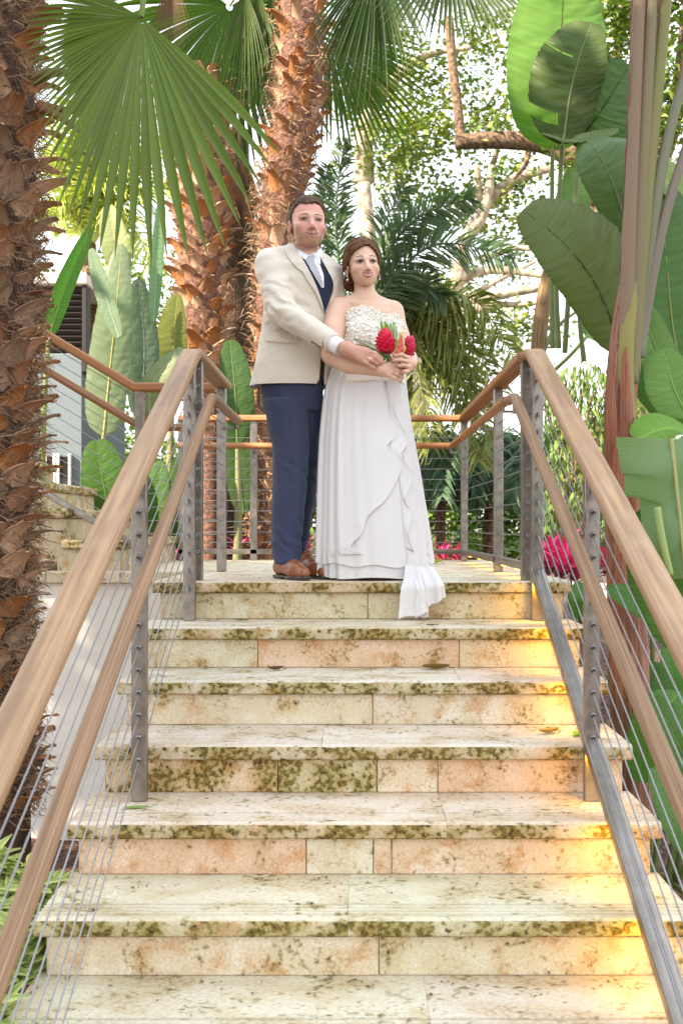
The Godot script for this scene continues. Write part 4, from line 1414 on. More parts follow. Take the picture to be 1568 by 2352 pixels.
func build_trees() -> void:
	# leaf greens of the garden's kinds: fresh, mid, yellowish
	var fresh := Color(0.17, 0.24, 0.06)
	var mid := Color(0.12, 0.19, 0.055)
	var yellow := Color(0.24, 0.27, 0.07)
	# pale-limbed tree far behind
	var t := thing("rain_tree", "far tree with pale bare limbs and thin bright foliage against the white sky", "tree", P(900, 1260, 17.0))
	var d := 17.0
	stalk("trunk", t, [P(900, 1290, d), P(930, 1000, d), P(960, 850, d), P(1000, 740, d)], [0.42, 0.36, 0.32, 0.28], M.bark_pale, Color.WHITE, 12, 20)
	for q in [[1000, 740, 1050, 640, 1062, 560, 0.20], [1000, 740, 1080, 690, 1240, 660, 0.15], [1040, 660, 1120, 620, 1300, 640, 0.10], [1062, 560, 1110, 490, 1130, 380, 0.12], [1062, 560, 1150, 430, 1270, 385, 0.12], [1110, 490, 1100, 440, 1095, 380, 0.09], [1130, 470, 1190, 400, 1215, 330, 0.08], [960, 850, 860, 620, 835, 420, 0.22], [835, 420, 836, 320, 850, 250, 0.20], [850, 250, 890, 200, 935, 150, 0.14], [850, 250, 820, 150, 830, 40, 0.12], [980, 760, 1060, 720, 1140, 700, 0.14], [1080, 690, 1170, 700, 1270, 690, 0.07], [1100, 600, 1180, 570, 1260, 580, 0.07], [935, 150, 1000, 120, 1080, 110, 0.08], [1130, 380, 1140, 330, 1100, 280, 0.06], [1060, 690, 1150, 640, 1230, 600, 0.06]]:
		limb(t, [P(q[0], q[1], d), P(q[2], q[3], d - 0.3), P(q[4], q[5], d - 0.5)], q[6], q[6] * 0.55, M.bark_pale)
	var mb := MB.new()
	clumps(mb, [[960, 190, 17.5, 110, 60, 700, 0.13], [900, 330, 16.5, 100, 70, 900, 0.13], [1000, 300, 17.0, 120, 60, 900, 0.13], [1120, 240, 17.5, 120, 90, 800, 0.13], [1150, 420, 17.0, 110, 70, 800, 0.13], [930, 410, 18.0, 120, 60, 700, 0.13], [1050, 480, 18.0, 120, 60, 700, 0.13], [1200, 530, 17.0, 90, 70, 500, 0.13], [1080, 640, 18.0, 120, 60, 600, 0.13], [1170, 750, 17.0, 90, 40, 520, 0.13], [1250, 760, 17.0, 60, 30, 200, 0.13], [820, 230, 17.0, 60, 60, 500, 0.13], [1230, 130, 16.0, 100, 100, 900, 0.13], [1080, 90, 17.0, 100, 60, 600, 0.13], [880, 60, 17.0, 100, 60, 500, 0.13], [1000, 780, 18.0, 90, 60, 600, 0.13], [1090, 850, 18.0, 90, 50, 500, 0.13]], [fresh, mid, yellow, yellow])
	obj("crown", mb, M.canopy, t).set_meta("kind", "stuff")
	# the nearer tree on the right: one thick level branch with an upright shoot
	t = thing("rain_tree", "brown barked tree reaching one thick level branch out from behind the paddle leaves", "tree", P(1420, 1280, 9.5))
	d = 9.5
	stalk("trunk", t, [P(1500, 1320, d), P(1480, 900, d), P(1420, 560, d), P(1330, 370, d)], [0.26, 0.22, 0.18, 0.13], M.bark_brown, Color.WHITE, 12, 20)
	limb(t, [P(1340, 380, d), P(1262, 332, d), P(1160, 322, d), P(1045, 326, d)], 0.13, 0.075, M.bark_brown)
	limb(t, [P(1058, 320, d), P(1050, 240, d), P(1040, 160, d), P(1030, 40, d)], 0.05, 0.045, M.bark_brown)
	limb(t, [P(1215, 340, d), P(1205, 380, d), P(1180, 410, d)], 0.03, 0.015, M.bark_brown)
	limb(t, [P(1420, 560, d), P(1540, 300, d), P(1580, 0, d)], 0.12, 0.06, M.bark_brown)
	limb(t, [P(1330, 370, d), P(1400, 200, d), P(1440, -40, d)], 0.07, 0.04, M.bark_brown)
	mb = MB.new()
	clumps(mb, [[1440, 60, 9.2, 110, 90, 1300, 0.085], [1540, 250, 9.0, 80, 130, 1300, 0.085], [1540, 480, 9.0, 60, 80, 700, 0.085], [1230, 60, 9.6, 60, 60, 260, 0.085], [1330, 380, 9.4, 70, 50, 260, 0.085], [1130, 290, 9.5, 40, 20, 120, 0.08], [1500, -20, 9.0, 110, 50, 900, 0.085]], [fresh, yellow, mid])
	obj("crown", mb, M.canopy, t).set_meta("kind", "stuff")
	# willowy bush of hanging leaves right of the railing
	t = thing("weeping_shrub", "tall shrub of narrow hanging leaves behind the right stair railing", "shrub", P(1330, 1290, 8.2))
	d = 8.2
	for k in 9:
		var x := 1245 + k * 24
		limb(t, [P(1320, 1310, d), P(1310 + (x - 1310) * 0.4, 1050, d), P(x, 860 + absf(x - 1330) * 0.6, d)], 0.03, 0.008, M.bark_brown)
	mb = MB.new()
	for k in 2600:
		var x := rnd(1210, 1480)
		var y := 820.0 + absf(x - 1340) * 0.5 + pow(rng.randf(), 1.2) * 380.0
		var p := P(x, y, d + rnd(-0.5, 0.5))
		var l := rnd(0.09, 0.16)
		var dir := Vector3(rnd(-0.6, 0.6), -1.0, rnd(-0.6, 0.6)).normalized()
		var w := dir.cross(Vector3(rnd(-1, 1), rnd(-0.4, 0.4), rnd(-1, 1)).normalized()).normalized() * 0.012
		var g := rnd(0.6, 1.3)
		mb.col = (mid if rng.randf() < 0.5 else fresh) * g
		var b := mb.v.size()
		mb.pt(p)
		mb.pt(p + dir * l * 0.4 + w)
		mb.pt(p + dir * l)
		mb.pt(p + dir * l * 0.4 - w)
		mb.tri(b, b + 1, b + 2)
		mb.tri(b, b + 2, b + 3)
	obj("foliage", mb, M.canopy, t).set_meta("kind", "stuff")
	# green wall of shrubs behind everything
	var spots := [[-60, 1120, 12.0], [90, 1080, 13.0], [250, 1060, 13.5], [400, 1120, 13.0], [560, 1080, 13.5], [700, 1060, 14.0], [850, 1100, 14.0], [990, 1090, 13.5], [1130, 1120, 13.0], [1270, 1110, 13.5], [1410, 1080, 12.5], [1560, 1100, 12.0], [330, 760, 15.0], [120, 820, 14.0], [520, 740, 15.5], [690, 720, 15.5]]
	var looks := ["rounded dark green shrub in the hedge behind the landing", "leafy tree behind the silvery banana leaf", "leafy tree behind the louvred pavilion", "leafy tree between the stout palm and the dead brown skirt", "leafy tree behind the groom's shaggy palm trunk"]
	for i in spots.size():
		var q: Array = spots[i]
		var high := i >= 12
		t = thing("garden_tree" if high else "garden_shrub", looks[i - 11 if high else 0], "tree" if high else "shrub", P(q[0], 1290, q[2]), "leafy trees behind the palms" if high else "shrubs behind the landing")
		stalk("stem", t, [P(q[0], 1310, q[2]), P(q[0] + 10, q[1] + 60, q[2]), P(q[0], q[1] - 30, q[2])], [0.09, 0.06, 0.03], M.bark_brown)
		mb = MB.new()
		var tones := [mid, fresh] if not high else [fresh, yellow, mid]
		if high:
			clumps(mb, [[q[0], q[1] - 30, q[2], 120, 130, 1500, 0.11], [q[0] - 50, q[1] - 130, q[2], 90, 90, 500, 0.11]], tones)
		else:
			clumps(mb, [[q[0], q[1] + 60, q[2], 120, 120, 2100, 0.12], [q[0], q[1] - 40, q[2], 100, 80, 800, 0.12], [q[0], 1270, q[2] - 1.0, 110, 40, 800, 0.10]], tones)
		obj("foliage", mb, M.canopy, t).set_meta("kind", "stuff")
	# the shade tree over the photographer's left shoulder: its crown keeps the sun off the steps
	t = thing("shade_tree", "dense round crowned shade tree standing on the lawn left of the steps", "tree", Vector3(-8.6, -1.6, 7.0))
	stalk("trunk", t, [Vector3(-8.6, -1.8, 7.0), Vector3(-8.2, 1.5, 6.6), Vector3(-7.2, 4.0, 5.8), Vector3(-6.5, 5.6, 5.3)], [0.35, 0.28, 0.2, 0.1], M.bark_brown)
	mb = MB.new()
	for k in 1500:
		var u := Vector3(rng.randfn(), rng.randfn(), rng.randfn())
		u = u.normalized() * pow(rng.randf(), 0.4)
		clump(mb, Vector3(-6.5, 5.5, 5.2) + Vector3(u.x * 3.4, u.y * 2.6, u.z * 3.8), 0.34, 10, [mid, fresh])
	obj("crown", mb, M.canopy, t).set_meta("kind", "stuff")


func strap_leaf() -> Mesh:
	var mb := MB.new()
	for i in 7:
		var f := i / 6.0
		var w := 0.034 * sin(PI * pow(f * 0.96 + 0.03, 0.8))
		var p := Vector3(0, 0.30 * f - 0.05 * f * f, 0.20 * pow(f, 1.8))
		mb.pt(p + Vector3(-w, 0.012 * sin(f * 3.0), 0))
		mb.pt(p + Vector3(0, -0.004, 0))
		mb.pt(p + Vector3(w, 0.012 * sin(f * 3.0), 0))
	mb.grid(0, 7, 3)
	return mb.done()


func build_low_plants() -> void:
	var leaf := strap_leaf()
	var tones := [mat("pink_a", Color(0.90, 0.28, 0.52), 0.5), mat("pink_b", Color(0.78, 0.20, 0.42), 0.5), mat("plum", Color(0.42, 0.12, 0.26), 0.5)]
	for m in tones:
		m.backlight_enabled = true
		m.backlight = Color(0.6, 0.15, 0.3)
	for q in [[1258, 1320, 7.2, 1.0], [1290, 1330, 7.0, 1.1], [1322, 1338, 7.4, 1.0], [1352, 1330, 7.6, 0.9], [1398, 1325, 7.5, 0.9], [1275, 1300, 7.8, 1.0], [1310, 1300, 7.9, 1.0], [1020, 1306, 8.0, 0.62], [1052, 1308, 8.1, 0.6], [550, 1298, 8.1, 0.8], [590, 1302, 8.0, 0.8], [395, 1300, 8.0, 0.9], [420, 1296, 8.2, 0.8], [700, 1296, 8.2, 0.8]]:
		var at := P(q[0], q[1], q[2])
		var t := thing("pink_leaf_plant", "magenta leaved bedding plant outside the right stair railing" if q[0] > 1200 else ("magenta leaved bedding plant behind the far railing, right of the gown" if q[0] > 900 else ("small magenta leaved plant beside the feet of the two shaggy palms" if q[0] > 500 else "magenta leaved plant behind the left railing post")), "plant", at, "magenta leaved plants behind the railings")
		stalk("stem", t, [at - Vector3(0, 0.25, 0), at, at + Vector3(0, 0.12, 0)], 0.012, M.bark_brown, Color.WHITE, 6, 4)
		for k in 20:
			var a := k * 2.4
			var tilt := lerpf(-0.05, 0.95, k / 20.0)
			var turn := Basis(Vector3.UP, a) * Basis(Vector3.RIGHT, tilt)
			put("leaf", leaf, tones[0] if k < 11 else (tones[1] if k < 15 else tones[2]), t, Transform3D(turn.scaled(Vector3.ONE * q[3] * 0.78 * rnd(0.85, 1.15)), at + Vector3(0, 0.11 - k * 0.006, 0)))
	# small variegated shrubs at the foot of the steps
	var ov := MB.new()
	for i in 6:
		var f := i / 5.0
		var w := 0.020 * sin(PI * (f * 0.94 + 0.04))
		for e in [-1.0, 0.0, 1.0]:
			ov.col = Color(0.70, 0.68, 0.24) if e != 0.0 else Color(0.24, 0.34, 0.08)
			ov.pt(Vector3(e * w, 0.075 * f, 0.028 * f * f + absf(e) * 0.004))
	ov.grid(0, 6, 3)
	var om := ov.done()
	for q in [[35, 2120, 3.0], [110, 2070, 3.15], [60, 2240, 2.75], [100, 2330, 2.6], [20, 2330, 2.6], [130, 2160, 2.9], [10, 2030, 3.3]]:
		var at := P(q[0], q[1], q[2])
		at.x = minf(at.x, -1.02)
		var t := thing("variegated_shrub", "little yellow edged green shrub on the mulch beside the lower left steps", "shrub", at, "variegated shrubs beside the left of the steps")
		for k in 9:
			var top := at + Vector3(rnd(-0.1, 0.06), rnd(-0.05, 0.10), rnd(-0.1, 0.1))
			stalk("stem", t, [at + Vector3(0, -0.35, 0), at.lerp(top, 0.5) - Vector3(0, 0.06, 0), top], 0.003, M.stem, Color(0.1, 0.14, 0.04), 5, 4)
			for j in 9:
				var turn := Basis(Vector3.UP, j * 2.4 + k) * Basis(Vector3.RIGHT, rnd(0.5, 1.3))
				put("leaf", om, M.paddle, t, Transform3D(turn.scaled(Vector3.ONE * rnd(0.8, 1.3)), top + Vector3(0, -0.01 * j, 0)))


func build_house() -> void:
	var at := P(90, 1290, 8.6)
	var h := thing("garden_pavilion", "pale grey pavilion wall with a dark louvred panel, behind the rough palm trunk", "building", at)
	var d := 8.6
	var mb := MB.new()
	var a := P(-250, 1300, d)
	var b := P(190, 850, d)
	mb.box(Vector3((a.x + b.x) * 0.5, (a.y + b.y) * 0.5 + 0.2, a.z - 0.8), Vector3(b.x - a.x, b.y - a.y - 0.1, 1.6), 0.01)
	obj("wall", mb, M.house_wall, h)
	mb = MB.new()
	mb.box(Vector3((a.x + b.x) * 0.5, P(0, 655, d).y + 0.05, a.z - 0.8), Vector3(b.x - a.x + 0.1, 0.10, 1.7), 0.01)
	obj("roof_edge", mb, M.plaster, h)
	var l := P(112, 850, d)
	var r := P(190, 660, d)
	mb = MB.new()
	mb.box(Vector3((a.x + r.x) * 0.5, (l.y + r.y) * 0.5, l.z - 0.10), Vector3(r.x - a.x, r.y - l.y, 0.1), 0.004)
	var back := obj("louvre_panel", mb, M.louvre, h)
	for k in 14:
		mb = MB.new()
		mb.box(Vector3((a.x + r.x) * 0.5, lerpf(l.y, r.y, (k + 0.5) / 14.0), l.z - 0.03), Vector3(r.x - a.x - 0.03, 0.045, 0.012), 0.002, Basis(Vector3.RIGHT, 0.7))
		obj("slat", mb, M.louvre, back)
	mb = MB.new()
	mb.box(Vector3(r.x + 0.02, (l.y + r.y) * 0.5, l.z - 0.05), Vector3(0.04, r.y - l.y + 0.04, 0.14), 0.004)
	obj("frame", mb, M.louvre, h)
	for q in [[118, 1095, 20], [150, 1095, 26]]:
		var e := P(q[0], q[1], d)
		mb = MB.new()
		mb.box(Vector3(e.x, e.y, a.z + 0.01), Vector3(q[2] * d / F, 0.36, 0.03), 0.004)
		var w := obj("window", mb, M.house_glass, h)
		mb = MB.new()
		for s in [-1.0, 1.0]:
			mb.box(Vector3(e.x + s * q[2] * d / F * 0.5, e.y, a.z + 0.02), Vector3(0.02, 0.40, 0.05), 0.002)
		obj("frame", mb, M.plaster, w)


func fallen_leaf(p: Vector3, length: float, wide: float, turn: float, curl: float, tone: Color, label: String) -> void:
	var mb := MB.new()
	var b := Basis(Vector3.UP, turn)
	for i in 9:
		var f := i / 8.0 - 0.5
		for j in 5:
			var e := j / 4.0 * 2.0 - 1.0
			var w := wide * 0.5 * pow(cos(f * PI * 0.98), 0.7)
			mb.col = tone * rnd(0.75, 1.25)
			mb.pt(p + b * Vector3(f * length, 0.004 + curl * (absf(e) * w * 1.2 + f * f * length * 0.8) + rnd(0, 0.001), e * w), Vector2(f, e))
	mb.grid(0, 9, 5)
	mb.tube([p + b * Vector3(length * 0.45, 0.006, 0), p + b * Vector3(length * 0.62, 0.010, 0.008)], 0.0018, 5)
	tag(obj("fallen_leaf", mb, M.paddle), label, "leaf")


func build_litter() -> void:
	# crumbs of leaf and twig swept by rain into the backs of the treads
	var mb := MB.new()
	for k in 520:
		var i := rng.randi() % 8
		var back := -0.029 if i > 0 else -0.4
		var z := T * i - T + 0.0 + (rng.randf() * rng.randf()) * 0.30 if i > 0 else -rng.randf() * 1.6
		z = maxf(z, T * (i - 1) + back + 0.004) if i > 0 else z
		var p := Vector3(rnd(-0.92, 0.98), -R * i + 0.0025, z)
		var b := Basis(Vector3.UP, rnd(0, TAU))
		var l := rnd(0.003, 0.013)
		var w := rnd(0.0012, 0.004)
		var g := rnd(0.5, 1.4)
		mb.col = Color(0.16 * g, 0.10 * g, 0.05 * g)
		var s := mb.v.size()
		mb.pt(p + b * Vector3(-l, 0, 0))
		mb.pt(p + b * Vector3(0, rnd(0.0005, 0.003), w))
		mb.pt(p + b * Vector3(l, rnd(0, 0.002), 0))
		mb.pt(p + b * Vector3(0, rnd(0.0005, 0.003), -w))
		mb.tri(s, s + 1, s + 2)
		mb.tri(s, s + 2, s + 3)
	var lit := obj("leaf_litter", mb, M.fibre)
	tag(lit, "scattered brown crumbs of leaf and twig on the treads", "leaf litter")
	lit.set_meta("kind", "stuff")
	# tread i is at height -R * i
	fallen_leaf(Vector3(0.345, -R * 2, 0.36), 0.125, 0.055, 0.1, 0.55, Color(0.22, 0.12, 0.04), "curled brown leaf lying on the third step against its riser")
	fallen_leaf(Vector3(0.735, -R * 3, 0.80), 0.10, 0.03, 0.5, 0.8, Color(0.45, 0.24, 0.08), "twisted tan leaf on the fourth step near the right railing post")
	fallen_leaf(Vector3(0.755, -R * 3, 0.77), 0.06, 0.022, -0.7, 0.9, Color(0.40, 0.22, 0.09), "small tan leaf curled against a larger one near the right railing post")
	fallen_leaf(Vector3(0.845, -R * 3, 0.83), 0.085, 0.05, 0.9, 0.25, Color(0.24, 0.42, 0.02), "fresh bright green leaf at the foot of the right railing post")
	fallen_leaf(Vector3(-0.335, -R * 2, 0.39), 0.07, 0.026, 0.2, 0.9, Color(0.18, 0.09, 0.045), "crumpled dark leaf on the third step towards the white wall")
	fallen_leaf(Vector3(-0.52, -R, 0.08), 0.06, 0.024, -0.2, 0.3, Color(0.10, 0.18, 0.03), "small green leaf on the second step below the groom")
	fallen_leaf(Vector3(-0.755, -R * 4, 1.16), 0.075, 0.03, 0.2, 0.15, Color(0.28, 0.40, 0.10), "pale green leaf on the fifth step beside the left railing post")
	fallen_leaf(Vector3(0.50, 0, -1.9), 0.16, 0.10, 0.4, 0.6, Color(0.55, 0.42, 0.08), "yellow fallen leaf on the landing beside its right railing")
	fallen_leaf(Vector3(0.33, -R, 0.30), 0.05, 0.018, 0.1, 0.5, Color(0.20, 0.10, 0.04), "sliver of brown leaf on the second step near the trailing hem")
	fallen_leaf(Vector3(0.34, 0, -1.1), 0.05, 0.03, 0.9, 0.5, Color(0.12, 0.22, 0.04), "small green leaf on the landing beside the bride's hem")


# ------------------------------------------------------------------ bodies as one smooth field, meshed with surface nets
class SN:
	var o: Vector3
	var h: float
	var nx: int
	var ny: int
	var nz: int
	var f := PackedFloat32Array()

	func _init(lo: Vector3, hi: Vector3, cell: float) -> void:
		o = lo
		h = cell
		nx = int((hi.x - lo.x) / cell) + 2
		ny = int((hi.y - lo.y) / cell) + 2
		nz = int((hi.z - lo.z) / cell) + 2
		f.resize(nx * ny * nz)
		f.fill(1.0)

	func span(lo: Vector3, hi: Vector3) -> Array:
		return [clampi(int((lo.x - o.x) / h), 0, nx - 1), clampi(int((hi.x - o.x) / h) + 1, 0, nx - 1), clampi(int((lo.y - o.y) / h), 0, ny - 1), clampi(int((hi.y - o.y) / h) + 1, 0, ny - 1), clampi(int((lo.z - o.z) / h), 0, nz - 1), clampi(int((hi.z - o.z) / h) + 1, 0, nz - 1)]

	func cone(a: Vector3, b: Vector3, ra: float, rb: float, k := 0.012, flat := Vector3.ONE) -> void:
		var m := Vector3.ONE * (maxf(ra, rb) * 1.3 + k + h * 2.0)
		var s := span(a.min(b) - m, a.max(b) + m)
		var ab := (b - a) / flat
		var l2 := maxf(ab.length_squared(), 1e-9)
		for z in range(s[4], s[5] + 1):
			for y in range(s[2], s[3] + 1):
				var i: int = (z * ny + y) * nx + s[0]
				var p := (o + Vector3(s[0], y, z) * h - a) / flat
				var st := h / flat.x
				for x in range(s[0], s[1] + 1):
					var t := clampf(p.dot(ab) / l2, 0.0, 1.0)
					var d := (p - ab * t).length() - ra - (rb - ra) * t
					var q := f[i]
					var e := maxf(k - absf(q - d), 0.0) / k
					f[i] = minf(q, d) - e * e * k * 0.25
					p.x += st
					i += 1

	func ell(c: Vector3, r: Vector3, k := 0.012, carve := false) -> void:
		var m := r + Vector3.ONE * (k + h * 2.0)
		var s := span(c - m, c + m)
		var r2 := r * r
		for z in range(s[4], s[5] + 1):
			for y in range(s[2], s[3] + 1):
				var i: int = (z * ny + y) * nx + s[0]
				var p := o + Vector3(s[0], y, z) * h - c
				for x in range(s[0], s[1] + 1):
					var k0 := (p / r).length()
					var k1 := maxf((p / r2).length(), 1e-6)
					var d := k0 * (k0 - 1.0) / k1
					var q := f[i]
					if carve:
						d = -d
						var e := maxf(k - absf(q - d), 0.0) / k
						f[i] = maxf(q, d) + e * e * k * 0.25
					else:
						var e := maxf(k - absf(q - d), 0.0) / k
						f[i] = minf(q, d) - e * e * k * 0.25
					p.x += h
					i += 1

	# rows [y, cx, cz, rx, rz] from low to high, elliptical sections
	func loft(rows: Array, k := 0.02, power := 2.0) -> void:
		var m := 0.06 + k
		for y in ny:
			var py := o.y + y * h
			if py < rows[0][0] - m or py > rows[-1][0] + m:
				continue
			var yc := clampf(py, rows[0][0], rows[-1][0])
			var j := 0
			while j < rows.size() - 2 and rows[j + 1][0] < yc:
				j += 1
			var t: float = (yc - rows[j][0]) / (rows[j + 1][0] - rows[j][0])
			t = t * t * (3.0 - 2.0 * t) * 0.4 + t * 0.6
			var cx := lerpf(rows[j][1], rows[j + 1][1], t)
			var cz := lerpf(rows[j][2], rows[j + 1][2], t)
			var rx := lerpf(rows[j][3], rows[j + 1][3], t)
			var rz := lerpf(rows[j][4], rows[j + 1][4], t)
			var over := absf(py - yc)
			for z in nz:
				var pz := o.z + z * h - cz
				if absf(pz) > rz + m:
					continue
				for x in nx:
					var px := o.x + x * h - cx
					if absf(px) > rx + m:
						continue
					var q0 := pow(pow(absf(px) / rx, power) + pow(absf(pz) / rz, power), 1.0 / power)
					var g := sqrt(px * px + pz * pz) + 1e-6
					var d := g - g / maxf(q0, 1e-4) if q0 > 0.05 else -minf(rx, rz)
					if over > 0.0:
						d = maxf(d, 0.0) + over if d > -0.01 else maxf(over - 0.0, over)
					var i := (z * ny + y) * nx + x
					var q := f[i]
					var e := maxf(k - absf(q - d), 0.0) / k
					f[i] = minf(q, d) - e * e * k * 0.25

	# change the field near the surface with a function of the place and the value
	func each(change: Callable, band := 0.03) -> void:
		for z in nz:
			for y in ny:
				for x in nx:
					var i := (z * ny + y) * nx + x
					if absf(f[i]) < band:
						f[i] = change.call(o + Vector3(x, y, z) * h, f[i])

	func all(change: Callable) -> void:
		for z in nz:
			for y in ny:
				for x in nx:
					var i := (z * ny + y) * nx + x
					if f[i] < 0.05:
						f[i] = change.call(o + Vector3(x, y, z) * h, f[i])

	func at(p: Vector3) -> float:
		var q := (p - o) / h
		var x := int(q.x)
		var y := int(q.y)
		var z := int(q.z)
		if q.x < 0 or q.y < 0 or q.z < 0 or x >= nx - 1 or y >= ny - 1 or z >= nz - 1:
			return 1.0
		var u := q - Vector3(x, y, z)
		var i := (z * ny + y) * nx + x
		var j := i + nx * ny
		return lerpf(lerpf(lerpf(f[i], f[i + 1], u.x), lerpf(f[i + nx], f[i + nx + 1], u.x), u.y), lerpf(lerpf(f[j], f[j + 1], u.x), lerpf(f[j + nx], f[j + nx + 1], u.x), u.y), u.z)

	func mesh(mb: MB, paint = null, place := Transform3D.IDENTITY) -> void:
		var own := PackedInt32Array()
		own.resize(nx * ny * nz)
		own.fill(-1)
		var sl := nx * ny
		var off := [0, 1, nx, nx + 1, sl, sl + 1, sl + nx, sl + nx + 1]
		for z in nz - 1:
			for y in ny - 1:
				var row := (z * ny + y) * nx
				for x in nx - 1:
					var i := row + x
					var a := f[i]
					if a > h * 4.0 or a < -h * 4.0:
						continue
					var sum := Vector3.ZERO
					var n := 0
					var v0 := a
					var v1 := f[i + 1]
					var v2 := f[i + nx]
					var v3 := f[i + nx + 1]
					var v4 := f[i + sl]
					var v5 := f[i + sl + 1]
					var v6 := f[i + sl + nx]
					var v7 := f[i + sl + nx + 1]
					var neg := int(v0 < 0) + int(v1 < 0) + int(v2 < 0) + int(v3 < 0) + int(v4 < 0) + int(v5 < 0) + int(v6 < 0) + int(v7 < 0)
					if neg == 0 or neg == 8:
						continue
					if (v0 < 0) != (v1 < 0):
						sum += Vector3(v0 / (v0 - v1), 0, 0)
						n += 1
					if (v2 < 0) != (v3 < 0):
						sum += Vector3(v2 / (v2 - v3), 1, 0)
						n += 1
					if (v4 < 0) != (v5 < 0):
						sum += Vector3(v4 / (v4 - v5), 0, 1)
						n += 1
					if (v6 < 0) != (v7 < 0):
						sum += Vector3(v6 / (v6 - v7), 1, 1)
						n += 1
					if (v0 < 0) != (v2 < 0):
						sum += Vector3(0, v0 / (v0 - v2), 0)
						n += 1
					if (v1 < 0) != (v3 < 0):
						sum += Vector3(1, v1 / (v1 - v3), 0)
						n += 1
					if (v4 < 0) != (v6 < 0):
						sum += Vector3(0, v4 / (v4 - v6), 1)
						n += 1
					if (v5 < 0) != (v7 < 0):
						sum += Vector3(1, v5 / (v5 - v7), 1)
						n += 1
					if (v0 < 0) != (v4 < 0):
						sum += Vector3(0, 0, v0 / (v0 - v4))
						n += 1
					if (v1 < 0) != (v5 < 0):
						sum += Vector3(1, 0, v1 / (v1 - v5))
						n += 1
					if (v2 < 0) != (v6 < 0):
						sum += Vector3(0, 1, v2 / (v2 - v6))
						n += 1
					if (v3 < 0) != (v7 < 0):
						sum += Vector3(1, 1, v3 / (v3 - v7))
						n += 1
					var p := o + (Vector3(x, y, z) + sum / n) * h
					if paint != null:
						mb.col = paint.call(p)
					own[i] = mb.pt(place * p, Vector2(p.x, p.y))
		for z in range(1, nz - 1):
			for y in range(1, ny - 1):
				for x in range(1, nx - 1):
					var i := (z * ny + y) * nx + x
					if own[i] < 0:
						continue
					var neg := f[i] < 0
					if neg != (f[i + 1] < 0):
						face(mb, own[i], own[i - nx], own[i - nx - sl], own[i - sl], neg)
					if neg != (f[i + nx] < 0):
						face(mb, own[i], own[i - sl], own[i - sl - 1], own[i - 1], neg)
					if neg != (f[i + sl] < 0):
						face(mb, own[i], own[i - 1], own[i - 1 - nx], own[i - nx], neg)

	func face(mb: MB, a: int, b: int, c: int, d: int, neg: bool) -> void:
		if a < 0 or b < 0 or c < 0 or d < 0:
			return
		if neg:
			mb.quad(a, d, c, b)
		else:
			mb.quad(a, b, c, d)


func px(v: Array) -> Vector3:
	return P(v[0], v[1], v[2])


# where the line of sight through a point of the picture meets a field
func meet(s: SN, x: float, y: float, d0: float, d1: float) -> float:
	var d := d0
	while d < d1:
		if s.at(P(x, y, d)) < 0.0:
			var a := d - 0.006
			var b := d
			for k in 5:
				var m := (a + b) * 0.5
				if s.at(P(x, y, m)) < 0.0:
					b = m
				else:
					a = m
			return b
		d += 0.006
	return d1


func along(pts: Array, t: float) -> Vector2:
	var f := t * (pts.size() - 1)
	var i := mini(int(f), pts.size() - 2)
	var a := Vector2(pts[i][0], pts[i][1])
	var b := Vector2(pts[i + 1][0], pts[i + 1][1])
	var p0 := Vector2(pts[maxi(i - 1, 0)][0], pts[maxi(i - 1, 0)][1])
	var p3 := Vector2(pts[mini(i + 2, pts.size() - 1)][0], pts[mini(i + 2, pts.size() - 1)][1])
	return a.cubic_interpolate(b, p0, p3, f - i)


# a piece of cloth lying on a surface: bounded by two edges; depth(x, y) gives the surface
func laid(depth: Callable, left: Array, right: Array, nu: int, nv: int, off0: float, off1: float, rim := true, uvs := 1.0) -> MB:
	var mb := MB.new()
	for j in nv + 1:
		var t := float(j) / nv
		var a := along(left, t)
		var b := along(right, t)
		for i in nu + 1:
			var u := float(i) / nu
			var q := a.lerp(b, u)
			var d: float = depth.call(q.x, q.y) - lerpf(off0, off1, u)
			var p := P(q.x, q.y, d)
			mb.pt(p, Vector2(p.x, p.y) * uvs)
	mb.grid(0, nv + 1, nu + 1)
	if rim:
		var s := mb.v.size()
		var loop := []
		for i in nu + 1:
			loop.append(i)
		for j in range(1, nv + 1):
			loop.append(j * (nu + 1) + nu)
		for i in range(nu - 1, -1, -1):
			loop.append(nv * (nu + 1) + i)
		for j in range(nv - 1, 0, -1):
			loop.append(j * (nu + 1))
		for k in loop:
			mb.pt(mb.v[k], mb.uv[k])
		for k in loop:
			var p := mb.v[k]
			mb.pt(p + (p - Vector3(0, CAM_Y, CAM_Z)).normalized() * (absf(off1) + absf(off0)) * 0.8, mb.uv[k])
		var n := loop.size()
		for k in n:
			mb.quad(s + k, s + n + k, s + n + (k + 1) % n, s + (k + 1) % n)
	return mb


func z1(pts: Array) -> Array:
	var out := []
	for p in pts:
		out.append([552.0 + 0.304 * p[0], 414.0 + 0.304 * p[1]])
	return out


func z2(pts: Array) -> Array:
	var out := []
	for p in pts:
		out.append([564.5 + 0.32 * p[0], 853.0 + 0.32 * p[1]])
	return out


func zb(x: float, y: float, d: float) -> Vector3:
	return P(721.3 + 0.164 * x, 708.7 + 0.164 * y, d)


func sphere(mb: MB, c: Vector3, r: Vector3, n := 8) -> void:
	var s := mb.v.size()
	for i in n + 1:
		var a := PI * i / n
		for j in n * 2:
			var b := TAU * j / (n * 2)
			mb.pt(c + Vector3(sin(a) * cos(b), cos(a), sin(a) * sin(b)) * r)
	mb.grid(s, n + 1, n * 2, true)


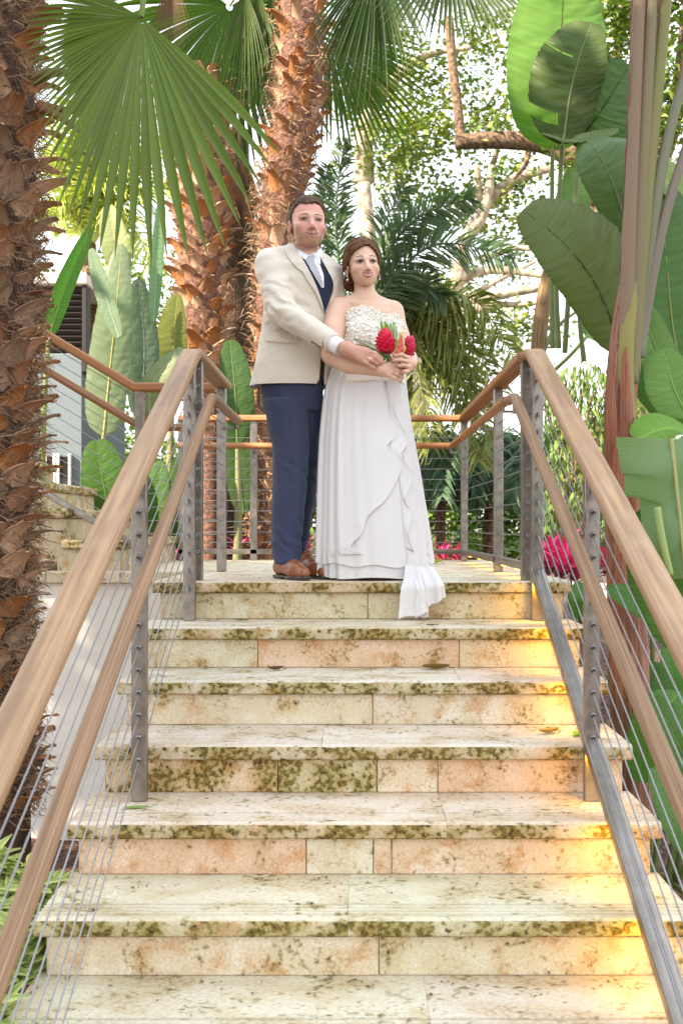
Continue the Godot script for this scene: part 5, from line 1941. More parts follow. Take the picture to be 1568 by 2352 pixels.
# ------------------------------------------------------------------ heads, in their own axes: x right, y up from the eyes, z out of the face
func head(mb: MB, place: Transform3D, o: Dictionary) -> SN:
	var s := SN.new(Vector3(-0.105, -0.19, -0.135), Vector3(0.105, 0.14, 0.135), 0.0036)
	var w: float = o.wide
	s.ell(Vector3(0, 0.034, -0.022), Vector3(0.076 * w, 0.088, 0.098), 0.01)
	s.ell(Vector3(0, -0.028, 0.018), Vector3(0.064 * w, 0.074, 0.068), 0.025)
	s.ell(Vector3(0, -0.060, 0.022), Vector3(0.055 * o.jaw, 0.042, 0.056), 0.022)
	s.ell(Vector3(0, -0.092, 0.064), Vector3(0.022 * o.jaw, 0.016, 0.017), 0.020)
	for e in [-1.0, 1.0]:
		s.ell(Vector3(e * 0.041 * w, -0.028, 0.052), Vector3(0.025, 0.022, 0.022), 0.022)
		s.cone(Vector3(e * 0.012, 0.017, 0.078), Vector3(e * 0.046 * w, 0.016, 0.060), 0.010, 0.009, 0.016)
	for e in [-1.0, 1.0]:
		s.ell(Vector3(e * 0.032 * w, -0.001, 0.096), Vector3(0.019, 0.012, 0.0185), 0.010, true)
	s.cone(Vector3(0, 0.008, 0.079), Vector3(0, -0.036, 0.103), 0.0085, 0.0135 * o.nose, 0.008)
	for e in [-1.0, 1.0]:
		s.ell(Vector3(e * 0.0135 * o.nose, -0.041, 0.088), Vector3(0.009, 0.0085, 0.011), 0.006)
	s.ell(Vector3(0, -0.066, 0.074), Vector3(0.030, 0.020, 0.016), 0.018)
	# lips
	var ly := -0.067
	for e in [-1.0, 1.0]:
		s.cone(Vector3(0, ly + 0.006, 0.090), Vector3(e * 0.027, ly + o.smile * 0.7, 0.075), 0.0055, 0.0025, 0.004)
		s.cone(Vector3(0, ly - 0.007, 0.089), Vector3(e * 0.025, ly + o.smile * 0.6 - 0.002, 0.075), 0.0065, 0.0025, 0.004)
		# ears
		s.ell(Vector3(e * 0.078 * w, -0.012, -0.012), Vector3(0.010, 0.031, 0.019), 0.006)
		s.ell(Vector3(e * 0.084 * w, -0.010, -0.006), Vector3(0.005, 0.018, 0.010), 0.003, true)
	s.cone(Vector3(0, -0.075, -0.034), Vector3(0, -0.19, -0.036), o.neck, o.neck * 1.08, 0.014)
	s.mesh(mb, o.paint, place)
	return s


func face_z(s: SN, x: float, y: float) -> float:
	var z := 0.13
	while z > 0.0 and s.at(Vector3(x, y, z)) > 0.0:
		z -= 0.0015
	return z


func face_bits(mb: MB, s: SN, place: Transform3D, o: Dictionary) -> void:
	var w: float = o.wide
	for e in [-1.0, 1.0]:
		# eye: an almond with iris and pupil
		var cx: float = e * 0.0325 * w
		var n := 14
		var st := mb.v.size()
		for i in n + 1:
			var u := float(i) / n * 2.0 - 1.0
			var top: float = o.eye_h * pow(1.0 - u * u, 0.6)
			var bot: float = -o.eye_h * 0.75 * pow(1.0 - u * u, 0.75)
			for j in 9:
				var v := lerpf(bot, top, j / 8.0)
				var x := cx + u * 0.0145
				var r := Vector2(x - cx - 0.001, v - 0.0004).length()
				mb.col = Color(0.40, 0.35, 0.32)
				if r < 0.0068:
					mb.col = o.iris
				if r < 0.0026:
					mb.col = Color(0.01, 0.008, 0.008)
				var z := face_z(s, x, v) + 0.0022 + 0.003 * (1.0 - u * u)
				mb.pt(place * Vector3(x, v, z))
		mb.grid(st, n + 1, 9, false, true)
		# lids and lashes
		for lid in 2:
			var pts := []
			for i in 11:
				var u := i / 10.0 * 2.0 - 1.0
				var v: float = (o.eye_h * pow(1.0 - u * u, 0.6) + 0.0008) if lid == 0 else (-o.eye_h * 0.75 * pow(1.0 - u * u, 0.75) - 0.0006)
				var x := cx + u * 0.0152
				pts.append(place * Vector3(x, v, face_z(s, x, v) + 0.003 + 0.003 * (1.0 - u * u)))
			mb.col = o.lash if lid == 0 else o.lash.lerp(o.skin, 0.65)
			mb.tube(pts, o.lash_r if lid == 0 else 0.0009, 5)
		# brow
		var bp := []
		var br := []
		for i in 9:
			var u := i / 8.0
			var x: float = e * (0.014 + 0.036 * u) * w
			var y: float = o.brow_y + 0.006 * sin(u * 2.4) - 0.004 * u
			bp.append(place * Vector3(x, y, face_z(s, x, y) + 0.0004))
			br.append(o.brow_r * (1.0 - 0.7 * absf(u - 0.3)))
		mb.col = o.brow
		mb.tube(bp, br, 6, true, 0.55)
		# nostril
		mb.col = o.skin * 0.45
		sphere(mb, place * Vector3(e * 0.008, -0.0475, face_z(s, e * 0.008, -0.046) - 0.001), Vector3(0.0022, 0.0012, 0.002), 5)
	# mouth
	var line := []
	var ly := -0.067
	for i in 13:
		var u := i / 12.0 * 2.0 - 1.0
		var x: float = u * o.mouth
		var y: float = ly + o.smile * u * u - 0.001
		line.append(Vector3(x, y, face_z(s, x, y)))
	if o.teeth:
		var st := mb.v.size()
		for i in 13:
			var u := i / 12.0 * 2.0 - 1.0
			var hh := 0.0032 * sqrt(maxf(0.02, 1.0 - u * u * 0.98))
			for j in 3:
				var y: float = line[i].y + 0.002 + lerpf(-hh, hh * 0.6, j / 2.0)
				mb.col = Color(0.58, 0.53, 0.49)
				mb.pt(place * Vector3(line[i].x * 0.82, y, face_z(s, line[i].x * 0.82, y) + 0.0022))
		mb.grid(st, 13, 3, false, true)
		for k in 2:
			var pts := []
			var rr := []
			for i in 13:
				var u := i / 12.0 * 2.0 - 1.0
				var hh := 0.0058 * sqrt(maxf(0.02, 1.0 - u * u * 0.98))
				var y: float = line[i].y + 0.002 + (hh * 0.8 + 0.002 if k == 0 else -hh - 0.003)
				pts.append(place * Vector3(line[i].x, y, face_z(s, line[i].x, y) + 0.0015))
				rr.append((0.0032 if k == 0 else 0.0040) * (1.0 - 0.45 * absf(u)))
			mb.col = o.lip
			mb.tube(pts, rr, 6)
	else:
		for k in 2:
			var pts := []
			var rr := []
			for i in 13:
				var u := i / 12.0 * 2.0 - 1.0
				var y: float = line[i].y + (0.0034 if k == 0 else -0.0042) * (1.0 - u * u * 0.8)
				pts.append(place * Vector3(line[i].x, y, face_z(s, line[i].x, y) - 0.0008))
				rr.append((0.0022 if k == 0 else 0.0030) * (1.0 - 0.4 * absf(u)))
			mb.col = o.lip
			mb.tube(pts, rr, 6)
		var pts := []
		for q in line:
			pts.append(place * (q + Vector3(0, 0, 0.0022)))
		mb.col = o.lip * 0.35
		mb.tube(pts, 0.0012, 5)


# locks lying on the hair: each runs over the surface between two ways out from the middle of the head
func lock(mb: MB, s: SN, place: Transform3D, a: Vector3, b: Vector3, r: float, tone: Color, lift := 0.0) -> void:
	var mid := Vector3(0, 0.02, -0.02)
	var pts := []
	var rr := []
	for k in 9:
		var t := k / 8.0
		var d := a.slerp(b, t).normalized()
		var q := 0.05
		while q < 0.2 and s.at(mid + d * q) < 0.0:
			q += 0.002
		pts.append(place * (mid + d * (q - r * 0.3 + lift * t * t)))
		rr.append(r * (0.55 + 0.45 * sin(PI * t)) if t < 0.95 else r * 0.3)
	mb.col = tone
	mb.tube(pts, rr, 6)


# hair: the skull a little larger, kept above a hairline that depends on the way round (0 front, PI back)
func hair_cap(mb: MB, place: Transform3D, o: Dictionary) -> SN:
	var s := SN.new(Vector3(-0.13, -0.13, -0.17), Vector3(0.13, 0.16, 0.13), 0.0042)
	var w: float = o.wide
	s.ell(Vector3(0, 0.036, -0.024), Vector3(0.076 * w + o.side, 0.089 + o.top, 0.099 + o.side), 0.01)
	for q in o.get("lumps", []):
		s.ell(q[0], q[1], 0.02)
	var ns := FastNoiseLite.new()
	ns.seed = 5
	ns.frequency = 22.0
	var line: Array = o.line
	s.all(func(p: Vector3, v: float) -> float:
		var a := atan2(p.x, p.z + 0.02)
		var j := 0
		while j < line.size() - 2 and line[j + 1][0] < a:
			j += 1
		var y := lerpf(line[j][1], line[j + 1][1], clampf((a - line[j][0]) / (line[j + 1][0] - line[j][0]), 0.0, 1.0))
		y += ns.get_noise_3d(p.x * 3.0, p.y * 0.6, p.z * 3.0) * o.ragged
		var comb: Vector3 = o.comb
		var g := ns.get_noise_3d(p.x * (4.0 - 3.4 * comb.x), p.y * (4.0 - 3.4 * comb.y), p.z * (4.0 - 3.4 * comb.z))
		v += g * o.groove
		return maxf(v, (y - p.y) * 0.7))
	var c0: Color = o.c0
	var c1: Color = o.c1
	s.mesh(mb, func(p: Vector3) -> Color:
		var comb: Vector3 = o.comb
		var g := ns.get_noise_3d(p.x * (6.0 - 5.2 * comb.x) + 7.0, p.y * (6.0 - 5.2 * comb.y), p.z * (6.0 - 5.2 * comb.z))
		return c0.lerp(c1, clampf(0.5 + g * 1.3, 0.0, 1.0)), place)
	return s


func finger(s: SN, pts: Array, r: float) -> void:
	for k in pts.size() - 1:
		s.cone(pts[k], pts[k + 1], r * (1.0 - 0.08 * k), r * (1.0 - 0.08 * (k + 1)), 0.003)


func nail(mb: MB, tip: Vector3, dir: Vector3, r: float, tone: Color) -> void:
	mb.col = tone
	sphere(mb, tip + Vector3(0, r * 0.25, r * 0.62) - dir * r * 0.1, Vector3(r * 0.72, r * 0.6, r * 0.5), 5)


func people_materials() -> void:
	var m := mat("skin", Color.WHITE, 0.48)
	m.subsurf_scatter_enabled = true
	m.subsurf_scatter_strength = 0.12
	m = mat("hair", Color.WHITE, 0.62)
	m.metallic_specular = 0.2
	m = mat("jacket", Color.WHITE, 0.85)
	m.albedo_texture = mottled(41, 256, 0.12, Color.html("c6bbab"), Color.html("d6ccbe"), 1.2)
	triplanar(m, 6.0)
	m.rim_enabled = true
	m.rim = 0.25
	m = mat("navy", Color.WHITE, 0.85)
	m.albedo_texture = mottled(42, 256, 0.16, Color.html("20263c"), Color.html("3a4260"), 1.5)
	triplanar(m, 5.0)
	m.rim_enabled = true
	m.rim = 0.2
	m = mat("navy_vest", Color(0.10, 0.12, 0.22), 0.85)
	mat("shirt", Color(0.90, 0.90, 0.92), 0.8)
	m = mat("tie", Color.WHITE, 0.6)
	var im := Image.create(64, 64, false, Image.FORMAT_RGB8)
	im.fill(Color.html("b4b3b6"))
	for q in [Vector2(16, 16), Vector2(48, 48)]:
		for y in 64:
			for x in 64:
				if Vector2(x, y).distance_to(q) < 10.0:
					im.set_pixel(x, y, Color.html("3a3f58"))
	m.albedo_texture = ImageTexture.create_from_image(im)
	m = mat("shoe", Color.WHITE, 0.25)
	m.clearcoat_enabled = true
	m.clearcoat = 0.4
	m = mat("chiffon", Color(0.835, 0.82, 0.815), 0.9)
	m.backlight_enabled = true
	m.backlight = Color(0.12, 0.12, 0.12)
	mat("lace", Color(0.93, 0.91, 0.87), 0.9)
	mat("pearl", Color(0.95, 0.93, 0.9), 0.15)
	mat("silver", Color(0.9, 0.88, 0.84), 0.15, 1.0)
	m = mat("petal", Color.WHITE, 0.4)
	m.backlight_enabled = true
	m.backlight = Color(0.5, 0.05, 0.1)
	mat("button", Color(0.35, 0.27, 0.18), 0.4)


func rows_px(list: Array, sc: float) -> Array:
	# [y, left, right, d, rz] in the picture -> [Y, cx, cz, rx, rz], lowest first
	var out := []
	for q in list:
		var a := P(q[1], q[0], q[3])
		var b := P(q[2], q[0], q[3])
		out.append([a.y, (a.x + b.x) * 0.5, a.z, (b.x - a.x) * 0.5, q[4]])
	out.sort_custom(func(u, v): return u[0] < v[0])
	return out


func build_groom() -> void:
	var g := thing("person", "man in cream jacket, navy trousers and brown shoes, arm round the woman in white", "person", P(680, 1330, 4.6))
	var fold := FastNoiseLite.new()
	fold.seed = 77
	fold.frequency = 9.0
	# head, neck and hand
	var body := MB.new()
	var skin := Color(0.58, 0.315, 0.235)
	var stub := FastNoiseLite.new()
	stub.seed = 9
	stub.frequency = 160.0
	var paint := func(p: Vector3) -> Color:
		var c := skin
		# flush on cheeks, nose, forehead and ears
		var red := exp(-pow((absf(p.x) - 0.042) / 0.02, 2.0) - pow((p.y + 0.028) / 0.02, 2.0)) + exp(-pow(p.x / 0.014, 2.0) - pow((p.y + 0.035) / 0.014, 2.0)) * 0.8 + smoothstep(0.03, 0.06, p.y) * 0.5 + smoothstep(0.074, 0.082, absf(p.x)) * 0.5
		c = c.lerp(Color(0.60, 0.17, 0.13), clampf(red, 0.0, 1.0) * 0.5)
		# stubble
		var b := smoothstep(-0.040, -0.056, p.y - maxf(0.0, absf(p.x) - 0.045) * 1.6) * smoothstep(-0.05, 0.0, p.z)
		if p.y > -0.062 and absf(p.x) > 0.03 and absf(p.x) < 0.052 and p.z > 0.05:
			b *= 0.3
		if p.y < -0.125:
			b = 0.0
		c = c.lerp(Color(0.26, 0.14, 0.085), b * clampf(0.44 + stub.get_noise_3dv(p) * 0.7, 0.0, 0.85))
		return c
	var place := Transform3D(Basis(Vector3.UP, 0.24) * Basis(Vector3.BACK, 0.02) * Basis.from_scale(Vector3.ONE * 1.07), P(707.0, 516.5, 4.67))
	var o := {"wide": 1.06, "jaw": 1.08, "nose": 1.0, "neck": 0.055, "smile": 0.009, "mouth": 0.029, "paint": paint, "eye_h": 0.0044, "iris": Color(0.06, 0.045, 0.03), "lash": Color(0.12, 0.05, 0.035), "lash_r": 0.0023, "skin": skin, "brow_y": 0.021, "brow_r": 0.0048, "brow": Color(0.20, 0.09, 0.05), "teeth": false, "lip": Color(0.48, 0.17, 0.14)}
	var s := head(body, place, o)
	face_bits(body, s, place, o)
	# right hand resting on her forearm
	var hs := SN.new(Vector3(zb(330, 420, 4.4).x, zb(330, 920, 4.4).y, CAM_Z - 4.48), Vector3(zb(990, 420, 4.4).x, zb(330, 420, 4.4).y, CAM_Z - 4.27), 0.0033)
	hs.cone(zb(330, 520, 4.42), zb(450, 570, 4.395), 0.031, 0.034, 0.01)
	for q in [[740, 600, 0.018], [735, 645, 0.019], [700, 690, 0.018], [640, 710, 0.017]]:
		hs.cone(zb(450, 565, 4.39), zb(q[0], q[1], 4.362), 0.028, q[2], 0.014)
	finger(hs, [zb(650, 715, 4.36), zb(740, 765, 4.345), zb(838, 832, 4.352)], 0.0112)
	finger(hs, [zb(705, 690, 4.36), zb(805, 722, 4.335), zb(885, 772, 4.345)], 0.0118)
	finger(hs, [zb(738, 645, 4.36), zb(855, 682, 4.332), zb(935, 748, 4.345)], 0.0122)
	finger(hs, [zb(742, 600, 4.36), zb(860, 634, 4.335), zb(945, 708, 4.35)], 0.0122)
	finger(hs, [zb(520, 540, 4.39), zb(640, 512, 4.38), zb(730, 540, 4.38)], 0.012)
	hs.mesh(body, func(_p): return Color(0.52, 0.27, 0.19))
	nail(body, zb(832, 828, 4.35), Vector3(0.7, -0.7, 0), 0.0085, Color(0.66, 0.38, 0.30))
	# neck, chest and arm under the clothes join the two
	var us := SN.new(Vector3(P(640, 0, 4.7).x - 0.06, P(0, 830, 4.7).y, CAM_Z - 4.80), Vector3(P(800, 0, 4.7).x, P(0, 560, 4.7).y, CAM_Z - 4.34), 0.012)
	us.cone(P(704, 575, 4.70), P(702, 640, 4.72), 0.05, 0.06, 0.02)
	us.cone(P(702, 640, 4.72), P(634, 618, 4.70), 0.06, 0.045, 0.02)
	us.cone(P(634, 618, 4.70), P(652, 712, 4.59), 0.045, 0.04, 0.02)
	us.cone(P(652, 712, 4.59), P(784, 799, 4.41), 0.04, 0.030, 0.02)
	us.mesh(body, func(_p): return skin)
	obj("body", body, M.skin, g)
	# wedding band
	var mb := MB.new()
	var ring := []
	for k in 13:
		var a := TAU * k / 12.0
		ring.append(zb(775, 712, 4.342) + Vector3(0.25, 0.95, 0).normalized() * cos(a) * 0.0125 + Vector3(0, 0, 1) * sin(a) * 0.0125)
	mb.tube(ring, 0.0018, 6)
	obj("ring", mb, M.silver, g)
	# hair
	mb = MB.new()
	var cap := hair_cap(mb, place, {"wide": 1.06, "side": 0.006, "top": 0.016, "line": [[-PI, -0.07], [-1.75, -0.045], [-1.62, 0.0], [-1.45, -0.012], [-1.22, -0.004], [-1.12, 0.045], [-0.62, 0.082], [-0.2, 0.074], [0.15, 0.076], [0.62, 0.082], [1.12, 0.045], [1.22, -0.004], [1.45, -0.012], [1.62, 0.0], [1.75, -0.045], [PI, -0.07]], "ragged": 0.016, "groove": 0.0022, "comb": Vector3(0.3, 0.2, 0.8), "c0": Color(0.028, 0.017, 0.011), "c1": Color(0.15, 0.092, 0.06)})
	for k in 260:
		var a := Vector3(rnd(-0.8, 0.8), rnd(0.45, 1.0), rnd(-0.6, 0.85)).normalized()
		var e := (a + Vector3(rnd(0.05, 0.35), rnd(-0.1, 0.15), rnd(0.1, 0.35))).normalized()
		if e.z > 0.55 and e.y < 0.62:
			continue
		lock(mb, cap, place, a, e, rnd(0.0016, 0.0028), Color(0.03, 0.018, 0.011).lerp(Color(0.17, 0.105, 0.065), rng.randf()), rnd(0.0, 0.006))
	obj("hair", mb, M.hair, g)
	# jacket
	var js := SN.new(P(562, 900, 4.86), P(800, 552, 4.86) + Vector3(0, 0, 0.56), 0.0075)
	js.loft(rows_px([[905, 570, 764, 4.72, 0.135], [890, 573, 763, 4.72, 0.134], [850, 583, 762, 4.72, 0.132], [800, 593, 764, 4.72, 0.13], [755, 600, 768, 4.72, 0.128], [700, 606, 776, 4.72, 0.132], [650, 610, 782, 4.72, 0.13], [618, 618, 776, 4.72, 0.11], [600, 640, 755, 4.72, 0.085]], 1.0), 0.03, 2.4)
	js.cone(P(688, 588, 4.72), P(616, 600, 4.70), 0.062, 0.060, 0.03)
	js.cone(P(712, 590, 4.72), P(762, 628, 4.74), 0.062, 0.055, 0.03)
	js.cone(P(620, 612, 4.67), P(647, 716, 4.555), 0.077, 0.069, 0.006)
	js.cone(P(647, 716, 4.555), P(765, 788, 4.43), 0.066, 0.047, 0.008)
	js.cone(P(762, 640, 4.74), P(774, 740, 4.74), 0.06, 0.05, 0.012)
	# neck opening, flat hem and cuff, gap below the button
	js.ell(P(705, 540, 4.68), Vector3(0.066, 0.09, 0.075), 0.01, true)
	var hem := P(0, 893, 4.72).y
	var cuff := P(766, 789, 4.43)
	var cdir := (P(766, 789, 4.43) - P(647, 716, 4.585)).normalized()
	var arm0 := P(622, 612, 4.70)
	var arm1 := P(647, 716, 4.585)
	var arm2 := P(765, 788, 4.43)
	js.all(func(p: Vector3, v: float) -> float:
		var d := CAM_Z - p.z
		var x := 815.0 + p.x * F / d
		var y := 1208.0 - (p.y - CAM_Y) * F / d
		if v < 0.03:
			v += fold.get_noise_3d(p.x * 0.9, p.y * 1.3, p.z) * 0.0050
			# drag folds across the bent sleeve
			var t1 := clampf((p - arm0).dot(arm1 - arm0) / (arm1 - arm0).length_squared(), 0.0, 1.0)
			var t2 := clampf((p - arm1).dot(arm2 - arm1) / (arm2 - arm1).length_squared(), 0.0, 1.0)
			var d1 := (p - arm0 - (arm1 - arm0) * t1).length()
			var d2 := (p - arm1 - (arm2 - arm1) * t2).length()
			if minf(d1, d2) < 0.11:
				var m := (t1 if d1 < d2 else 1.0 + t2)
				var k := exp(-pow((m - 1.0) / 0.45, 2.0))
				v -= sin(p.y * 95.0 + p.x * 55.0 + fold.get_noise_3d(p.x, p.y, p.z) * 5.0) * 0.0055 * k
				v -= sin(p.y * 60.0 - p.x * 30.0) * 0.003 * exp(-pow((m - 0.35) / 0.3, 2.0))
		# curved front hem
		v = maxf(v, hem + 0.055 * pow(clampf((x - 700.0) / 36.0, 0.0, 1.0), 3.0) * float(x < 738.0) - 0.012 * sin((x - 560.0) * 0.012) - p.y)
		if (p - cuff).length() < 0.11:
			v = maxf(v, (p - cuff).dot(cdir))
		if y > 770.0 and p.z > CAM_Z - 4.74:
			var e := lerpf(741.0, 734.0, clampf((y - 770.0) / 90.0, 0.0, 1.0))
			var wide := lerpf(0.0, 10.0, clampf((y - 770.0) / 60.0, 0.0, 1.0))
			v = maxf(v, minf(x - e, e + wide - x) * d / F)
		return v)
	mb = MB.new()
	js.mesh(mb)
	var jk := obj("jacket", mb, M.jacket, g)
	var front := func(x: float, y: float) -> float: return meet(js, x, y, 4.36, 4.80)
	mb = laid(front, z1([[333, 496], [350, 565], [428, 660], [470, 690], [500, 745], [570, 855], [626, 985]]), z1([[392, 462], [432, 540], [470, 600], [502, 650], [560, 765], [606, 885], [635, 1002]]), 5, 30, 0.010, 0.013)
	obj("lapel", mb, M.jacket, jk)
	mb = laid(front, z1([[596, 566], [645, 655], [690, 740], [704, 800], [692, 870], [664, 950], [640, 1002]]), z1([[640, 596], [712, 680], [748, 740], [752, 790], [735, 880], [700, 950], [660, 1000]]), 5, 30, 0.013, 0.010)
	obj("lapel", mb, M.jacket, jk)
	mb = laid(front, z1([[200, 1142], [194, 1180], [190, 1214]]), z1([[430, 1160], [432, 1195], [424, 1232]]), 14, 6, 0.010, 0.011)
	obj("pocket_flap", mb, M.jacket, jk)
	# sleeve buttons
	mb = MB.new()
	sphere(mb, Vector3.ZERO, Vector3(0.0062, 0.0062, 0.003), 6)
	var bm := mb.done()
	for q in [[545, 1222], [562, 1232], [580, 1244], [598, 1256]]:
		var xy: Array = z1([q])[0]
		put("button", bm, M.button, jk, Transform3D(Basis.IDENTITY, P(xy[0], xy[1], front.call(xy[0], xy[1]) - 0.002)))
	# waistcoat, shirt, tie in the opening
	mb = laid(front, z1([[470, 590], [530, 705], [592, 860], [633, 1000]]), z1([[604, 590], [655, 680], [700, 800], [640, 1000]]), 12, 26, 0.0035, 0.0035)
	var ve := obj("waistcoat", mb, M.navy_vest, g)
	for q in [[628, 832], [632, 905]]:
		var xy: Array = z1([q])[0]
		put("button", bm, M.navy_vest, ve, Transform3D(Basis.IDENTITY, P(xy[0], xy[1], front.call(xy[0], xy[1]) - 0.004)))
	mb = laid(front, z1([[400, 462], [440, 530], [500, 620], [560, 720], [618, 810]]), z1([[588, 556], [600, 600], [605, 650], [628, 720], [630, 812]]), 12, 24, 0.0050, 0.0050)
	var sh := obj("shirt", mb, M.shirt, g)
	# collar: a stand round the neck with two points
	mb = MB.new()
	var nc := P(706, 580, 4.70)
	for i in 25:
		var a := -2.5 + 5.0 * i / 24.0
		var open := smoothstep(0.85, 0.0, absf(a - 0.22))
		for j in 4:
			var t := j / 3.0
			var r := lerpf(0.064, 0.080, t)
			mb.pt(nc + Vector3(sin(a) * r * 1.04, lerpf(0.022, -0.022, t) - 0.034 * cos(a) - open * 0.034 * (1.0 - 0.4 * t), cos(a) * r))
	mb.grid(0, 25, 4)
	obj("collar", mb, M.shirt, sh)
	for q in [[[[404, 470], [440, 540], [488, 600]], [[478, 540], [500, 555], [512, 572]]], [[[560, 562], [575, 580], [592, 625]], [[588, 545], [600, 580], [606, 632]]]]:
		mb = laid(front, z1(q[0]), z1(q[1]), 5, 8, 0.012, 0.014)
		obj("collar_point", mb, M.shirt, sh)
	mb = laid(front, z1([[480, 572], [490, 600], [505, 622], [530, 672], [570, 740], [605, 800], [612, 812]]), z1([[562, 566], [562, 592], [560, 615], [582, 660], [604, 715], [622, 775], [622, 812]]), 6, 30, 0.010, 0.010, true, 62.0)
	obj("tie", mb, M.tie, g)
	# shirt cuff
	mb = MB.new()
	mb.tube([P(756, 783, 4.44), P(782, 799, 4.405)], [0.036, 0.039], 20)
	obj("cuff", mb, M.shirt, sh)
	# trousers
	var ts := SN.new(Vector3(P(590, 0, 4.7).x, 0.03, CAM_Z - 4.95), Vector3(P(760, 0, 4.7).x, P(0, 865, 4.7).y, CAM_Z - 4.50), 0.0078)
	ts.loft(rows_px([[868, 600, 745, 4.72, 0.12], [905, 602, 742, 4.72, 0.118], [945, 606, 738, 4.73, 0.11]], 1.0), 0.03)
	ts.loft(rows_px([[920, 604, 707, 4.69, 0.105], [960, 611, 708, 4.69, 0.10], [1030, 625, 709, 4.68, 0.088], [1090, 626, 706, 4.67, 0.080], [1170, 623, 700, 4.66, 0.075], [1240, 623, 692, 4.65, 0.070], [1275, 626, 691, 4.64, 0.072], [1294, 630, 692, 4.63, 0.074]], 1.0), 0.02)
	ts.loft(rows_px([[920, 668, 744, 4.78, 0.10], [960, 680, 742, 4.79, 0.095], [1030, 684, 736, 4.81, 0.085], [1110, 678, 728, 4.83, 0.078], [1200, 670, 716, 4.83, 0.07], [1270, 664, 706, 4.82, 0.068], [1290, 664, 706, 4.82, 0.07]], 1.0), 0.016)
	# pressed creases
	ts.cone(P(668, 930, 4.592), P(676, 1030, 4.594), 0.004, 0.004, 0.02)
	ts.cone(P(676, 1030, 4.594), P(670, 1120, 4.588), 0.004, 0.004, 0.018)
	ts.cone(P(670, 1120, 4.588), P(660, 1262, 4.578), 0.004, 0.004, 0.018)
	ts.each(func(p: Vector3, v: float) -> float:
		var brk := exp(-pow((p.y - 0.16) / 0.09, 2.0)) + 0.6 * exp(-pow((p.y - 0.52) / 0.10, 2.0)) + 0.4 * exp(-pow((p.y - 0.85) / 0.06, 2.0))
		return v + fold.get_noise_3d(p.x * 0.8, p.y * 0.7, p.z * 0.8) * 0.006 + sin(p.y * 75.0 + p.x * 70.0 + fold.get_noise_3d(p.x, p.y, p.z) * 4.0) * 0.0042 * brk)
	mb = MB.new()
	ts.mesh(mb)
	obj("trousers", mb, M.navy, g)
	# shoes
	for q in [[Vector3(-0.362, 0, -0.235), Vector3(-0.226, 0, -0.030)], [Vector3(-0.262, 0, -0.370), Vector3(-0.140, 0, -0.130)]]:
		var a: Vector3 = q[0]
		var b: Vector3 = q[1]
		var t := (b - a).normalized()
		var lo := a.min(b) - Vector3(0.07, 0.0, 0.07)
		var hi := a.max(b) + Vector3(0.07, 0.16, 0.07)
		var fs := SN.new(lo - Vector3(0, 0.02, 0), hi, 0.0042)
		fs.cone(a + Vector3(0, 0.052, 0), a + t * 0.10 + Vector3(0, 0.055, 0), 0.036, 0.040, 0.02)
		fs.cone(a + Vector3(0, 0.06, 0) + t * 0.01, a + Vector3(0, 0.115, 0) + t * 0.02, 0.036, 0.040, 0.02)
		fs.cone(a + t * 0.06 + Vector3(0, 0.075, 0), a.lerp(b, 0.62) + Vector3(0, 0.045, 0), 0.036, 0.040, 0.03)
		fs.cone(a.lerp(b, 0.62) + Vector3(0, 0.040, 0), b - t * 0.02 + Vector3(0, 0.034, 0), 0.044, 0.028, 0.025)
		fs.ell(a + Vector3(0, 0.15, 0) + t * 0.015, Vector3(0.034, 0.05, 0.034), 0.006, true)
		fs.all(func(p: Vector3, v: float) -> float: return maxf(v, 0.014 - p.y))
		mb = MB.new()
		var side := t.cross(Vector3.UP)
		fs.mesh(mb, func(p: Vector3) -> Color:
			var u := (p - a).dot(t) / (b - a).length()
			var k := 1.0
			if absf(u - 0.70) < 0.012 or absf(u - 0.42 - absf((p - a).dot(side)) * 3.0) < 0.01:
				k = 0.6
			return Color(0.25, 0.075, 0.025) * k)
		var so := obj("shoe", mb, M.shoe, g)
		# sole and heel
		var ss := SN.new(lo - Vector3(0, 0.02, 0), hi - Vector3(0, 0.1, 0), 0.0042)
		ss.cone(a + Vector3(0, 0.02, 0), a + t * 0.10 + Vector3(0, 0.02, 0), 0.040, 0.038, 0.02)
		ss.cone(a + t * 0.1 + Vector3(0, 0.02, 0), a.lerp(b, 0.62) + Vector3(0, 0.02, 0), 0.038, 0.048, 0.02)
		ss.cone(a.lerp(b, 0.62) + Vector3(0, 0.02, 0), b - t * 0.018 + Vector3(0, 0.02, 0), 0.048, 0.032, 0.02)
		ss.all(func(p: Vector3, v: float) -> float:
			var u := (p - a).dot(t) / (b - a).length()
			return maxf(maxf(v, p.y - 0.019), maxf(-p.y, 0.008 - p.y if u > 0.24 and u < 0.45 else -p.y)))
		mb = MB.new()
		mb.col = Color(0.035, 0.025, 0.022)
		ss.mesh(mb)
		obj("sole", mb, M.shoe, so)
		# laces
		mb = MB.new()
		mb.col = Color(0.06, 0.025, 0.015)
		for k in 4:
			var m := a.lerp(b, 0.30 + k * 0.065)
			var y := 0.112 - k * 0.0105
			mb.tube([m - side * 0.016 + Vector3(0, y - 0.006, 0), m + Vector3(0, y + 0.003, 0), m + side * 0.016 + Vector3(0, y - 0.006, 0)], 0.0026, 5)
		obj("laces", mb, M.shoe, so)


